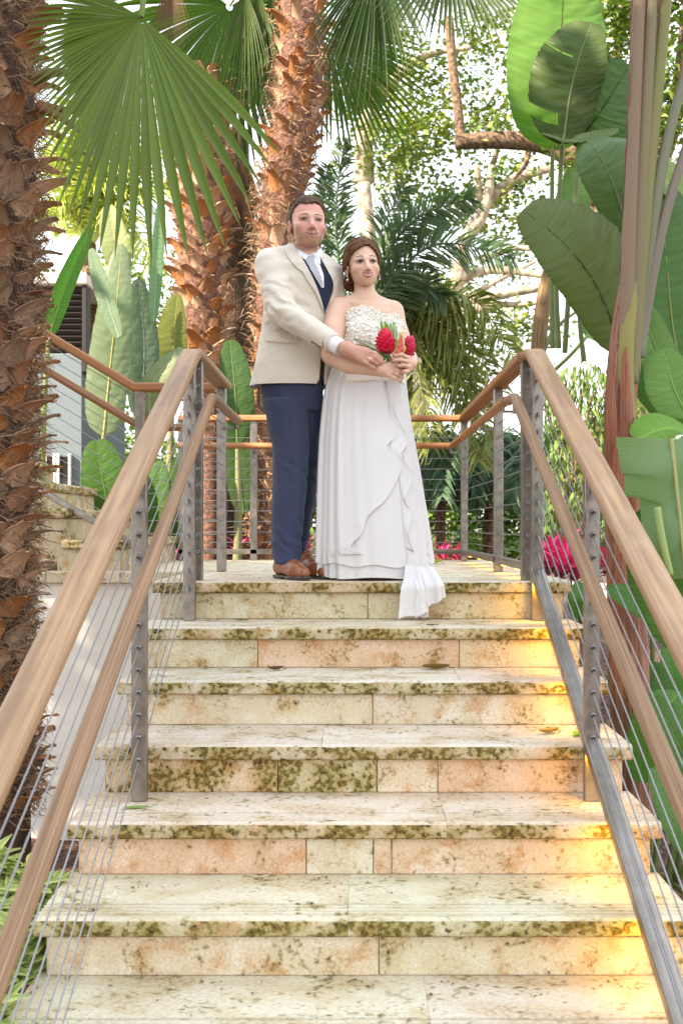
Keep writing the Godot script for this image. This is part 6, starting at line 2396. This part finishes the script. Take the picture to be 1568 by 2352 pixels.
func build_bride() -> void:
	var g := thing("person", "woman in a long white strapless lace gown, hands closed round red ginger flowers", "person", P(850, 1320, 4.6))
	var body := MB.new()
	var skin := Color(0.64, 0.40, 0.29)
	var paint := func(p: Vector3) -> Color:
		var red := exp(-pow((absf(p.x) - 0.040) / 0.018, 2.0) - pow((p.y + 0.030) / 0.016, 2.0)) * float(p.z > 0.0)
		var eye := exp(-pow((absf(p.x) - 0.034) / 0.016, 2.0) - pow((p.y - 0.008) / 0.007, 2.0)) * float(p.z > 0.0)
		return skin.lerp(Color(0.56, 0.21, 0.15), red * 0.5).lerp(Color(0.34, 0.18, 0.13), eye * 0.5)
	var place := Transform3D(Basis(Vector3.UP, 0.20) * Basis(Vector3.BACK, 0.075) * Basis.from_scale(Vector3.ONE * 0.99), P(833.7, 611, 4.64))
	var o := {"wide": 1.0, "jaw": 0.90, "nose": 1.0, "neck": 0.044, "smile": 0.0105, "mouth": 0.0275, "paint": paint, "eye_h": 0.0062, "iris": Color(0.045, 0.022, 0.012), "lash": Color(0.015, 0.01, 0.01), "lash_r": 0.0027, "skin": skin, "brow_y": 0.025, "brow_r": 0.0044, "brow": Color(0.05, 0.025, 0.016), "teeth": true, "lip": Color(0.46, 0.085, 0.085)}
	var s := head(body, place, o)
	face_bits(body, s, place, o)
	# shoulders, chest and arms
	var bs := SN.new(Vector3(P(722, 0, 4.6).x, P(0, 905, 4.6).y, CAM_Z - 4.80), Vector3(P(978, 0, 4.6).x, P(0, 630, 4.6).y, CAM_Z - 4.33), 0.0065)
	bs.cone(P(836, 640, 4.655), P(838, 692, 4.66), 0.047, 0.052, 0.02)
	bs.cone(P(838, 694, 4.66), P(782, 708, 4.65), 0.052, 0.048, 0.03)
	bs.cone(P(840, 694, 4.66), P(900, 714, 4.66), 0.052, 0.046, 0.03)
	bs.loft(rows_px([[880, 765, 928, 4.66, 0.118], [840, 772, 924, 4.66, 0.110], [800, 782, 926, 4.66, 0.112], [760, 786, 926, 4.66, 0.112], [725, 786, 922, 4.66, 0.100], [705, 798, 908, 4.66, 0.078]], 1.0), 0.03)
	bs.ell(P(838, 762, 4.585), Vector3(0.066, 0.062, 0.052), 0.03)
	bs.ell(P(897, 766, 4.59), Vector3(0.060, 0.060, 0.050), 0.03)
	# collar bones
	bs.cone(P(836, 699, 4.592), P(795, 693, 4.615), 0.006, 0.005, 0.014)
	bs.cone(P(852, 700, 4.592), P(892, 702, 4.62), 0.006, 0.005, 0.014)
	bs.cone(P(777, 710, 4.64), P(765, 760, 4.58), 0.053, 0.051, 0.02)
	bs.cone(P(765, 760, 4.58), P(762, 814, 4.52), 0.051, 0.048, 0.02)
	bs.cone(P(762, 814, 4.52), P(800, 838, 4.46), 0.048, 0.039, 0.016)
	bs.cone(P(800, 838, 4.46), P(866, 850, 4.395), 0.039, 0.029, 0.016)
	bs.cone(P(904, 716, 4.65), P(915, 770, 4.61), 0.048, 0.047, 0.02)
	bs.cone(P(915, 770, 4.61), P(935, 826, 4.55), 0.047, 0.046, 0.02)
	bs.cone(P(936, 828, 4.54), P(938, 830, 4.42), 0.046, 0.030, 0.016)
	bs.mesh(body, func(_p): return skin)
	# her right hand, round the stalks
	var hs := SN.new(Vector3(zb(800, 0, 4.4).x, zb(0, 1060, 4.4).y, CAM_Z - 4.45), Vector3(zb(1310, 0, 4.4).x, zb(0, 720, 4.4).y, CAM_Z - 4.30), 0.0032)
	hs.cone(P(860, 849, 4.40), zb(940, 850, 4.385), 0.029, 0.031, 0.01)
	for q in [[1050, 785], [1070, 835], [1068, 885], [1045, 930]]:
		hs.cone(zb(930, 850, 4.385), zb(q[0], q[1], 4.368), 0.027, 0.0145, 0.012)
	finger(hs, [zb(1050, 785, 4.366), zb(1140, 792, 4.350), zb(1215, 838, 4.365)], 0.0100)
	finger(hs, [zb(1072, 835, 4.366), zb(1165, 860, 4.348), zb(1238, 905, 4.362)], 0.0102)
	finger(hs, [zb(1070, 888, 4.366), zb(1165, 918, 4.348), zb(1240, 965, 4.362)], 0.0098)
	finger(hs, [zb(1048, 932, 4.368), zb(1130, 972, 4.354), zb(1205, 1005, 4.366)], 0.0090)
	hs.mesh(body, func(_p): return skin * 0.97)
	# her left hand, fingers pointing back across
	hs = SN.new(Vector3(zb(1050, 0, 4.4).x, zb(0, 960, 4.4).y, CAM_Z - 4.47), Vector3(zb(1460, 0, 4.4).x, zb(0, 590, 4.4).y, CAM_Z - 4.27), 0.0032)
	hs.cone(P(938, 830, 4.43), zb(1340, 775, 4.375), 0.029, 0.030, 0.01)
	for q in [[1315, 690], [1318, 745], [1318, 815], [1300, 880]]:
		hs.cone(zb(1345, 780, 4.385), zb(q[0], q[1], 4.352), 0.024, 0.0125, 0.010)
	var tips := [[1315, 690, 1225, 645, 1112, 658], [1320, 748, 1215, 718, 1102, 724], [1320, 818, 1250, 795, 1165, 802], [1302, 884, 1270, 880, 1228, 892]]
	for q in tips:
		finger(hs, [zb(q[0], q[1], 4.348), zb(q[2], q[3], 4.322), zb(q[4], q[5], 4.334)], 0.0098)
	hs.mesh(body, func(_p): return skin * 0.95)
	for q in tips:
		nail(body, zb(q[4] - 8, q[5], 4.331), Vector3(-1, 0, 0), 0.0078, Color(0.62, 0.07, 0.14))
	obj("body", body, M.skin, g)
	var mb := MB.new()
	var ring := []
	for k in 13:
		var a := TAU * k / 12.0
		ring.append(zb(1112, 900, 4.356) + Vector3(0.3, 0.95, 0).normalized() * cos(a) * 0.0108 + Vector3(0, 0, 1) * sin(a) * 0.0108)
	mb.tube(ring, 0.0014, 6)
	sphere(mb, zb(1118, 880, 4.343), Vector3(0.004, 0.004, 0.003), 5)
	obj("ring", mb, M.silver, g)
	# hair swept into a low knot
	mb = MB.new()
	var cap := {"wide": 1.0, "side": 0.013, "top": 0.020, "lumps": [[Vector3(-0.050, -0.062, -0.098), Vector3(0.036, 0.035, 0.032)], [Vector3(-0.066, 0.012, -0.03), Vector3(0.024, 0.036, 0.05)], [Vector3(0.064, 0.014, -0.03), Vector3(0.020, 0.034, 0.05)], [Vector3(-0.03, -0.072, -0.10), Vector3(0.04, 0.03, 0.03)]], "line": [[-PI, -0.13], [-1.95, -0.12], [-1.75, -0.030], [-1.35, -0.012], [-1.10, 0.018], [-0.85, 0.040], [-0.45, 0.064], [0.0, 0.082], [0.18, 0.084], [0.45, 0.068], [0.85, 0.036], [1.10, 0.008], [1.5, -0.020], [1.95, -0.11], [PI, -0.13]], "ragged": 0.004, "groove": 0.0015, "comb": Vector3(0.7, 0.1, 0.5), "c0": Color(0.035, 0.016, 0.009), "c1": Color(0.19, 0.095, 0.048)}
	var hs2 := hair_cap(mb, place, cap)
	for k in 240:
		var t := rng.randf()
		# from the parting, down round one side to the knot
		var a := Vector3(0.12 + rnd(-0.03, 0.03), 1.0, lerpf(0.75, -0.5, t)).normalized()
		var lft := rng.randf() < 0.62
		var e := Vector3(-1.0 if lft else 1.0, rnd(-0.2, 0.4) - t * 0.25, lerpf(0.25, -0.75, t * 0.8 + rnd(0.0, 0.2))).normalized()
		if e.z > 0.12 and e.y < 0.1:
			e = Vector3(e.x, 0.12, 0.05).normalized()
		lock(mb, hs2, place, a, e, rnd(0.002, 0.004), Color(0.03, 0.014, 0.008).lerp(Color(0.24, 0.125, 0.062), pow(rng.randf(), 1.4)))
	for k in 40:
		var a := Vector3(-0.9, rnd(-0.2, 0.5), rnd(-0.1, -0.8)).normalized()
		lock(mb, hs2, place, a, Vector3(-0.55, -0.75 + rnd(-0.15, 0.15), -0.9).normalized(), rnd(0.003, 0.005), Color(0.03, 0.014, 0.008).lerp(Color(0.18, 0.09, 0.045), rng.randf()))
	# loose strands
	for q in [[0.070, 0.02, 0.03, 0.078, -0.05, 0.012], [0.074, 0.0, 0.02, 0.084, -0.075, -0.005], [-0.072, 0.0, 0.02, -0.080, -0.05, 0.0]]:
		mb.col = Color(0.10, 0.05, 0.028)
		mb.tube([place * Vector3(q[0], q[1], q[2]), place * Vector3(q[0] * 1.08, (q[1] + q[4]) * 0.5, q[2]), place * Vector3(q[3], q[4], q[5])], [0.0035, 0.003, 0.001], 5)
	var hr := obj("hair", mb, M.hair, g)
	mb = MB.new()
	for k in 11:
		var u := k / 10.0 - 0.4
		sphere(mb, place * Vector3(0.075 * u + 0.01, 0.136 - 0.30 * u * u, -0.015 - 0.02 * absf(u)), Vector3.ONE * 0.0048, 5)
	obj("hair_pearls", mb, M.pearl, hr)
	for e in [-1.0, 1.0]:
		mb = MB.new()
		var p := place * Vector3(e * 0.081, -0.046, -0.004)
		sphere(mb, p, Vector3.ONE * 0.0042, 6)
		sphere(mb, p - Vector3(0, 0.018, 0), Vector3(0.0055, 0.0066, 0.0055), 6)
		mb.tube([p, p - Vector3(0, 0.016, 0)], 0.001, 5)
		obj("earring", mb, M.pearl, g)
	# bodice: the same chest, a few millimetres larger, cut along its scalloped neckline
	var ds := SN.new(Vector3(P(755, 0, 4.6).x, P(0, 900, 4.6).y, CAM_Z - 4.80), Vector3(P(948, 0, 4.6).x, P(0, 690, 4.6).y, CAM_Z - 4.46), 0.0065)
	var grow := 3.0
	ds.loft(rows_px([[885, 765 - grow, 928 + grow, 4.66, 0.125], [840, 772 - grow, 924 + grow, 4.66, 0.117], [800, 782 - grow, 926 + grow, 4.66, 0.119], [760, 786 - grow, 926 + grow, 4.66, 0.119], [725, 786 - grow, 922 + grow, 4.66, 0.107], [700, 790, 915, 4.66, 0.09]], 1.0), 0.03)
	ds.ell(P(838, 762, 4.585), Vector3(0.073, 0.069, 0.059), 0.03)
	ds.ell(P(897, 766, 4.59), Vector3(0.067, 0.067, 0.057), 0.03)
	var neckline := func(x: float) -> float:
		var t := [[770, 735], [800, 718], [820, 709], [838, 707], [858, 713], [874, 724], [884, 731], [895, 727], [912, 726], [926, 738], [945, 752]]
		var j := 0
		while j < t.size() - 2 and t[j + 1][0] < x:
			j += 1
		return lerpf(t[j][1], t[j + 1][1], clampf((x - t[j][0]) / float(t[j + 1][0] - t[j][0]), 0.0, 1.0))
	var lace := FastNoiseLite.new()
	lace.seed = 3
	lace.frequency = 60.0
	ds.all(func(p: Vector3, v: float) -> float:
		var d := CAM_Z - p.z
		var x := 815.0 + p.x * F / d
		var top: float = CAM_Y - (neckline.call(x) - 1208.0) * 4.57 / F
		v -= 0.0022 * lace.get_noise_3dv(p)
		return maxf(v, p.y - top + 0.004 * sin(x * 0.9)))
	mb = MB.new()
	ds.mesh(mb)
	var bo := obj("bodice", mb, M.lace, g)
	# appliqued lace leaves over it
	var lm := MB.new()
	for i in 5:
		var f := i / 4.0
		var w := 0.0042 * sin(PI * (f * 0.9 + 0.07))
		for e in [-1.0, 0.0, 1.0]:
			lm.pt(Vector3(e * w, f * 0.017, 0.0035 * sin(f * PI) + (0.0012 if e == 0.0 else 0.0)))
	lm.grid(0, 5, 3)
	var leaf := lm.done()
	mb = MB.new()
	for k in 760:
		var x := rnd(783, 934)
		var ny: float = neckline.call(x)
		var y := ny - 2.0 + rng.randf() * rng.randf() * 130.0
		if y > 852.0:
			continue
		var d := meet(ds, x, y, 4.44, 4.75)
		if d > 4.74:
			if y > ny + 4.0:
				continue
			d = meet(ds, x, ny + 5.0, 4.44, 4.75)
			if d > 4.74:
				continue
		var t := Transform3D(Basis(Vector3.BACK, rnd(0, TAU)) * Basis(Vector3.RIGHT, rnd(-0.3, 0.5)), P(x, y, d - 0.0015))
		var base := mb.v.size()
		var arr := leaf.surface_get_arrays(0)
		for q in arr[Mesh.ARRAY_VERTEX]:
			mb.pt(t * q)
		for q in arr[Mesh.ARRAY_INDEX]:
			mb.ix.append(base + q)
	obj("lace_leaves", mb, M.lace, bo).set_meta("kind", "stuff")
	skirt(g)


var skirt_rows := []


# silhouette of the skirt in the picture: [y, left, right, depth radius]
func skirt_at(y: float) -> Array:
	var t := [[842, 763, 927, 0.118], [862, 757, 929, 0.122], [885, 749, 930, 0.13], [917, 743, 933, 0.142], [965, 738, 939, 0.156], [1020, 734, 948, 0.17], [1077, 732, 958, 0.184], [1150, 731, 969, 0.20], [1221, 730, 980, 0.215], [1300, 729, 990, 0.228], [1330, 729, 990, 0.232]]
	var j := 0
	while j < t.size() - 2 and t[j + 1][0] < y:
		j += 1
	var f: float = (y - t[j][0]) / float(t[j + 1][0] - t[j][0])
	return [lerpf(t[j][1], t[j + 1][1], f), lerpf(t[j][2], t[j + 1][2], f), lerpf(t[j][3], t[j + 1][3], f)]


func skirt_point(y: float, a: float, grow: float) -> Vector3:
	# a runs round from the left (-PI) over the front (-PI / 2) to the right (0)
	var q := skirt_at(y)
	var l := P(q[0], y, 4.68)
	var r := P(q[1], y, 4.68)
	var c := (l + r) * 0.5
	var t := clampf((y - 850.0) / 470.0, 0.0, 1.0)
	var w := a + 0.05 * sin(a * 3.0 + t * 1.5)
	var fo := 0.0
	fo += sin(w * 17.0 + 0.6 * sin(w * 3.0)) * 0.45
	fo += sin(w * 29.0 + 1.3 + t) * 0.30
	fo += sin(w * 9.0 + 2.1 - t * 0.7) * 0.55
	fo = signf(fo) * pow(absf(fo), 1.2)
	var amp := (0.006 + 0.022 * t) * (0.55 + 0.45 * sin(w * 2.0 + 1.0))
	var rx := (r.x - l.x) * 0.5 + grow + fo * amp * 0.5
	var rz: float = q[2] + grow + fo * amp
	return c + Vector3(cos(a) * rx, 0, -sin(a) * rz)


func skirt_depth(x: float, y: float) -> float:
	# distance of the skirt's front below a point of the picture
	var best := 4.68
	var near := 1e9
	for k in 121:
		var p := skirt_point(y, -PI + PI * k / 120.0, 0.004)
		var d := CAM_Z - p.z
		var e := absf(815.0 + p.x * F / d - x)
		if e < near:
			near = e
			best = d
	return best


func skirt(g: Node3D) -> void:
	for layer in 2:
		var mb := MB.new()
		var rows := 70
		var cols := 260
		for i in rows + 1:
			for j in cols:
				var a := -PI + TAU * j / cols
				var low := 1323.0 + 2.0 * sin(a * 5.0)
				if layer == 1:
					low = 1291.0 + 6.0 * cos(a * 1.0 + 1.0) + 3.0 * sin(a * 9.0)
				var y := lerpf(846.0, low, pow(float(i) / rows, 0.9))
				mb.pt(skirt_point(y, a, 0.0 if layer == 0 else 0.005 + 0.004 * float(i) / rows), Vector2(float(j) / cols, float(i) / rows))
		mb.grid(0, rows + 1, cols, true)
		obj("skirt_lining" if layer == 0 else "skirt", mb, M.chiffon, g)
	# waistband
	var mb := MB.new()
	for i in 5:
		for j in 96:
			mb.pt(skirt_point(842.0 + i * 6.0, -PI + TAU * j / 96.0, 0.004 + 0.003 * sin(PI * i / 4.0)))
	mb.grid(0, 5, 96, true)
	obj("waistband", mb, M.chiffon, g)
	var depth := func(x: float, y: float) -> float: return skirt_depth(x, y)
	# wrap-over front and its cascade
	mb = laid(depth, z2([[860, 40], [840, 200], [820, 400], [790, 600], [740, 800], [690, 950], [640, 1080], [590, 1190], [560, 1260], [535, 1320]]), z2([[985, 30], [1000, 220], [1080, 440], [1012, 545], [1118, 665], [1020, 895], [880, 1035], [832, 1160], [752, 1256], [830, 1310]]), 16, 60, 0.004, 0.020)
	obj("wrap_panel", mb, M.chiffon, g)
	mb = laid(depth, z2([[1000, 30], [1030, 250], [1050, 430], [1040, 560], [1090, 700], [1110, 850], [1120, 980], [1130, 1120], [1145, 1260]]), z2([[1062, 50], [1078, 310], [1172, 490], [1112, 602], [1198, 745], [1142, 925], [1195, 1010], [1165, 1165], [1205, 1290]]), 10, 60, 0.010, 0.030)
	obj("flounce", mb, M.chiffon, g)
	mb = laid(depth, z2([[1130, 600], [1140, 850], [1150, 1050], [1155, 1200], [1160, 1300], [1160, 1420]]), z2([[1200, 760], [1225, 900], [1270, 1060], [1300, 1210], [1330, 1320], [1352, 1430]]), 12, 40, 0.012, 0.012)
	obj("flounce", mb, M.chiffon, g)
	# trailing hem spilling over the edge of the landing, in three overlapping folds
	for q in [[[[930, 1296, 4.47], [926, 1330, 4.435], [920, 1350, 4.405], [917, 1385, 4.40], [914, 1421, 4.395]], [[962, 1300, 4.48], [968, 1330, 4.435], [975, 1352, 4.40], [980, 1385, 4.395], [984, 1407, 4.39]], 0.012, 1.3],
			[[[955, 1300, 4.50], [966, 1325, 4.45], [974, 1345, 4.41], [978, 1372, 4.405], [982, 1394, 4.40]], [[995, 1302, 4.52], [1010, 1325, 4.46], [1019, 1342, 4.415], [1022, 1356, 4.41], [1024, 1372, 4.405]], 0.014, 1.6],
			[[[950, 1330, 4.44], [956, 1350, 4.40], [955, 1370, 4.40], [954, 1395, 4.40], [953, 1420, 4.40]], [[975, 1330, 4.45], [984, 1350, 4.41], [985, 1370, 4.405], [984, 1392, 4.405], [983, 1415, 4.405]], 0.008, 1.0]]:
		mb = MB.new()
		var nu := 26
		var nv := 26
		var lp := curve([px(q[0][0]), px(q[0][1]), px(q[0][2]), px(q[0][3]), px(q[0][4])], nv)
		var rp := curve([px(q[1][0]), px(q[1][1]), px(q[1][2]), px(q[1][3]), px(q[1][4])], nv)
		for j in nv + 1:
			for i in nu + 1:
				var u := float(i) / nu
				var p: Vector3 = lp[j].lerp(rp[j], u)
				var v := float(j) / nv
				p += Vector3(0, 0.004 * sin(u * q[3] * 6.0) * v, sin(u * q[3] * TAU + v * 1.5) * q[2] * (0.4 + 0.6 * v) + 0.006)
				mb.pt(p)
		mb.grid(0, nv + 1, nu + 1)
		obj("train", mb, M.chiffon, g)
	# shoe tips under the hem
	for q in [[0.125, -0.085], [0.205, -0.085]]:
		mb = MB.new()
		mb.col = Color(0.26, 0.11, 0.06)
		sphere(mb, Vector3(q[0], 0.012, q[1]), Vector3(0.040, 0.013, 0.05), 8)
		obj("shoe", mb, M.shoe, g)


func scale_petal(l: float, w: float, curl: float) -> Mesh:
	var mb := MB.new()
	for i in 7:
		var f := i / 6.0
		var ww := w * pow(sin(PI * (f * 0.80 + 0.10)), 0.7)
		for e in [-1.0, -0.5, 0.0, 0.5, 1.0]:
			var k := 0.85 + 0.3 * f
			mb.col = Color(k, k, k)
			mb.pt(Vector3(e * ww, l * f, l * (0.22 * sin(f * PI) + curl * pow(f, 3.0)) - e * e * ww * 0.55))
	mb.grid(0, 7, 5)
	return mb.done()


func build_bouquet() -> void:
	var b := thing("flower_bouquet", "hand bouquet of two red ginger heads, a striped heliconia bud and fern sprigs", "bouquet", zb(1100, 750, 4.37))
	var red := mat("ginger_red", Color.html("d81a45"), 0.38)
	red.backlight_enabled = true
	red.backlight = Color(0.5, 0.06, 0.14)
	var rose := mat("ginger_rose", Color.html("d63058"), 0.42)
	rose.backlight_enabled = true
	rose.backlight = Color(0.5, 0.08, 0.18)
	var pet := [scale_petal(0.030, 0.0145, 0.30), scale_petal(0.027, 0.013, 0.18)]
	for q in [[zb(1005, 620, 4.355), zb(985, 330, 4.375), 0.040, red, 78], [zb(1300, 660, 4.375), zb(1345, 405, 4.40), 0.029, rose, 60]]:
		var a: Vector3 = q[0]
		var c: Vector3 = q[1]
		var t := (c - a).normalized()
		var sx := t.cross(Vector3.BACK).normalized()
		var sz := sx.cross(t).normalized()
		var mb := MB.new()
		mb.col = Color(0.55, 0.4, 0.4)
		var pts := []
		var rr := []
		for k in 9:
			var f := k / 8.0
			pts.append(a.lerp(c, f))
			rr.append(q[2] * 0.82 * pow(sin(PI * (0.12 + 0.80 * f)), 0.7))
		mb.tube(pts, rr, 14)
		var fl := obj("ginger_head", mb, q[3], b)
		for k in q[4]:
			var f: float = k / float(q[4])
			var an: float = k * 2.39996
			var dir := sx * sin(an) + sz * cos(an)
			var r: float = q[2] * 0.80 * pow(sin(PI * (0.12 + 0.80 * f)), 0.7)
			var up := (t * (0.35 + 1.0 * f) + dir * (1.0 - f * 0.85)).normalized()
			var side := up.cross(dir).normalized() if f < 0.97 else sx
			var outw := side.cross(up).normalized()
			put("bract", pet[k % 2], q[3], fl, Transform3D(Basis(side, up, outw).scaled(Vector3.ONE * lerpf(1.0, 0.85, f) * q[2] / 0.040), a.lerp(c, f * 0.92) + dir * r * 0.80))
	# heliconia: paired boat-shaped bracts, green-yellow edges over red
	var helm := mat("heliconia", Color.WHITE, 0.4)
	var h0 := zb(1195, 680, 4.335)
	var h1 := zb(1225, 320, 4.35)
	for k in 7:
		var f := k / 6.0
		var mb := MB.new()
		var e := -1.0 if k % 2 == 0 else 1.0
		var base := h0.lerp(h1, f * 0.62)
		var tip := h0.lerp(h1, 0.42 + 0.58 * f) + Vector3(e * lerpf(0.010, 0.0, f), 0, 0)
		for i in 9:
			var v := i / 8.0
			var w := lerpf(0.019, 0.008, f) * pow(sin(PI * (0.18 + 0.80 * v)), 0.8)
			for j in 7:
				var u := j / 6.0 * 2.0 - 1.0
				var edge := absf(u) > 0.6 or v > 0.82 or f > 0.9
				mb.col = Color(0.42, 0.40, 0.03) if edge else Color(0.52, 0.06, 0.07)
				mb.pt(base.lerp(tip, v) + Vector3(u * w + e * 0.006 * sin(v * PI) * (1.0 - f), 0, 0.018 * (1.0 - u * u) * sin(PI * (v * 0.8 + 0.15)) * lerpf(1.0, 0.6, f) + 0.004 * (k % 2)))
		mb.grid(0, 9, 7)
		obj("heliconia_bract", mb, helm, b)
	# fern sprigs and pointed leaves
	var gf := Color(0.05, 0.13, 0.02)
	var gl := Color(0.16, 0.30, 0.06)
	for q in [[[980, 640, 4.36], [800, 500, 4.345], [545, 425, 4.36], 0.018, gf], [[1000, 660, 4.36], [800, 560, 4.35], [565, 500, 4.37], 0.013, gf], [[1130, 560, 4.375], [1130, 350, 4.38], [1108, 180, 4.40], 0.019, gl], [[1110, 540, 4.38], [1090, 360, 4.385], [1060, 205, 4.40], 0.015, gl], [[1010, 690, 4.35], [930, 660, 4.34], [880, 600, 4.345], 0.012, gf]]:
		fern(b, [zb(q[0][0], q[0][1], q[0][2]), zb(q[1][0], q[1][1], q[1][2]), zb(q[2][0], q[2][1], q[2][2])], q[3], q[4])
	for q in [[[985, 400], [955, 280], [932, 180], 0.0075], [[1010, 400], [1005, 270], [985, 175], 0.0075], [[1025, 400], [1030, 290], [1018, 205], 0.007], [[1000, 700], [990, 690], [960, 720], 0.010], [[1040, 700], [1030, 720], [1025, 760], 0.008]]:
		paddle(b, [zb(q[0][0], q[0][1], 4.372), zb(q[1][0], q[1][1], 4.375), zb(q[2][0], q[2][1], 4.385)], q[3], q[3], Vector3(0, 0.2, 1), M.paddle, Color(0.19, 0.29, 0.05), {"rows": 12, "rib_r": 0.0012, "rib": Color(0.05, 0.1, 0.02)})
	for q in [[1005, 630, 1180, 1000], [1290, 660, 1210, 1035], [1190, 690, 1215, 1030], [1040, 640, 1225, 1010]]:
		var mb := MB.new()
		mb.col = Color(0.10, 0.16, 0.04)
		mb.tube([zb(q[0], q[1], 4.37), zb((q[0] + q[2]) * 0.5, (q[1] + q[3]) * 0.5, 4.375), zb(q[2], q[3], 4.38)], 0.0045, 7)
		obj("stalk", mb, M.stem, b)


func fern(parent: Node3D, pts: Array, length: float, tone: Color) -> void:
	var mb := MB.new()
	for k in 26:
		var f := k / 26.0
		var p := bez(pts[0], pts[1], pts[2], f)
		var t := (bez(pts[0], pts[1], pts[2], f + 0.03) - p).normalized()
		var side := t.cross(Vector3.BACK).normalized()
		var l := length * pow(sin(PI * (0.15 + 0.8 * f)), 0.8)
		for e in [-1.0, 1.0]:
			var dir: Vector3 = (side * e + t * 0.45 + Vector3(0, 0, rnd(0.0, 0.35))).normalized()
			mb.col = tone * rnd(0.8, 1.3)
			var b := mb.v.size()
			mb.pt(p - t * 0.0012)
			mb.pt(p + dir * l * 0.4 + t * 0.0026)
			mb.pt(p + dir * l)
			mb.pt(p + dir * l * 0.4 - t * 0.0026)
			mb.tri(b, b + 1, b + 2)
			mb.tri(b, b + 2, b + 3)
	mb.col = tone * 0.7
	mb.tube([pts[0], bez(pts[0], pts[1], pts[2], 0.5), pts[2]], 0.001, 5)
	obj("fern_sprig", mb, M.feather, parent)


func _ready() -> void:
	rng.seed = 20240611
	setup()
	materials()
	more_materials()
	build_ground()
	build_stairs()
	build_rails()
	build_house()
	build_palms()
	build_paddles()
	build_feather_palms()
	build_trees()
	build_low_plants()
	build_litter()
	people_materials()
	build_groom()
	build_bride()
	build_bouquet()
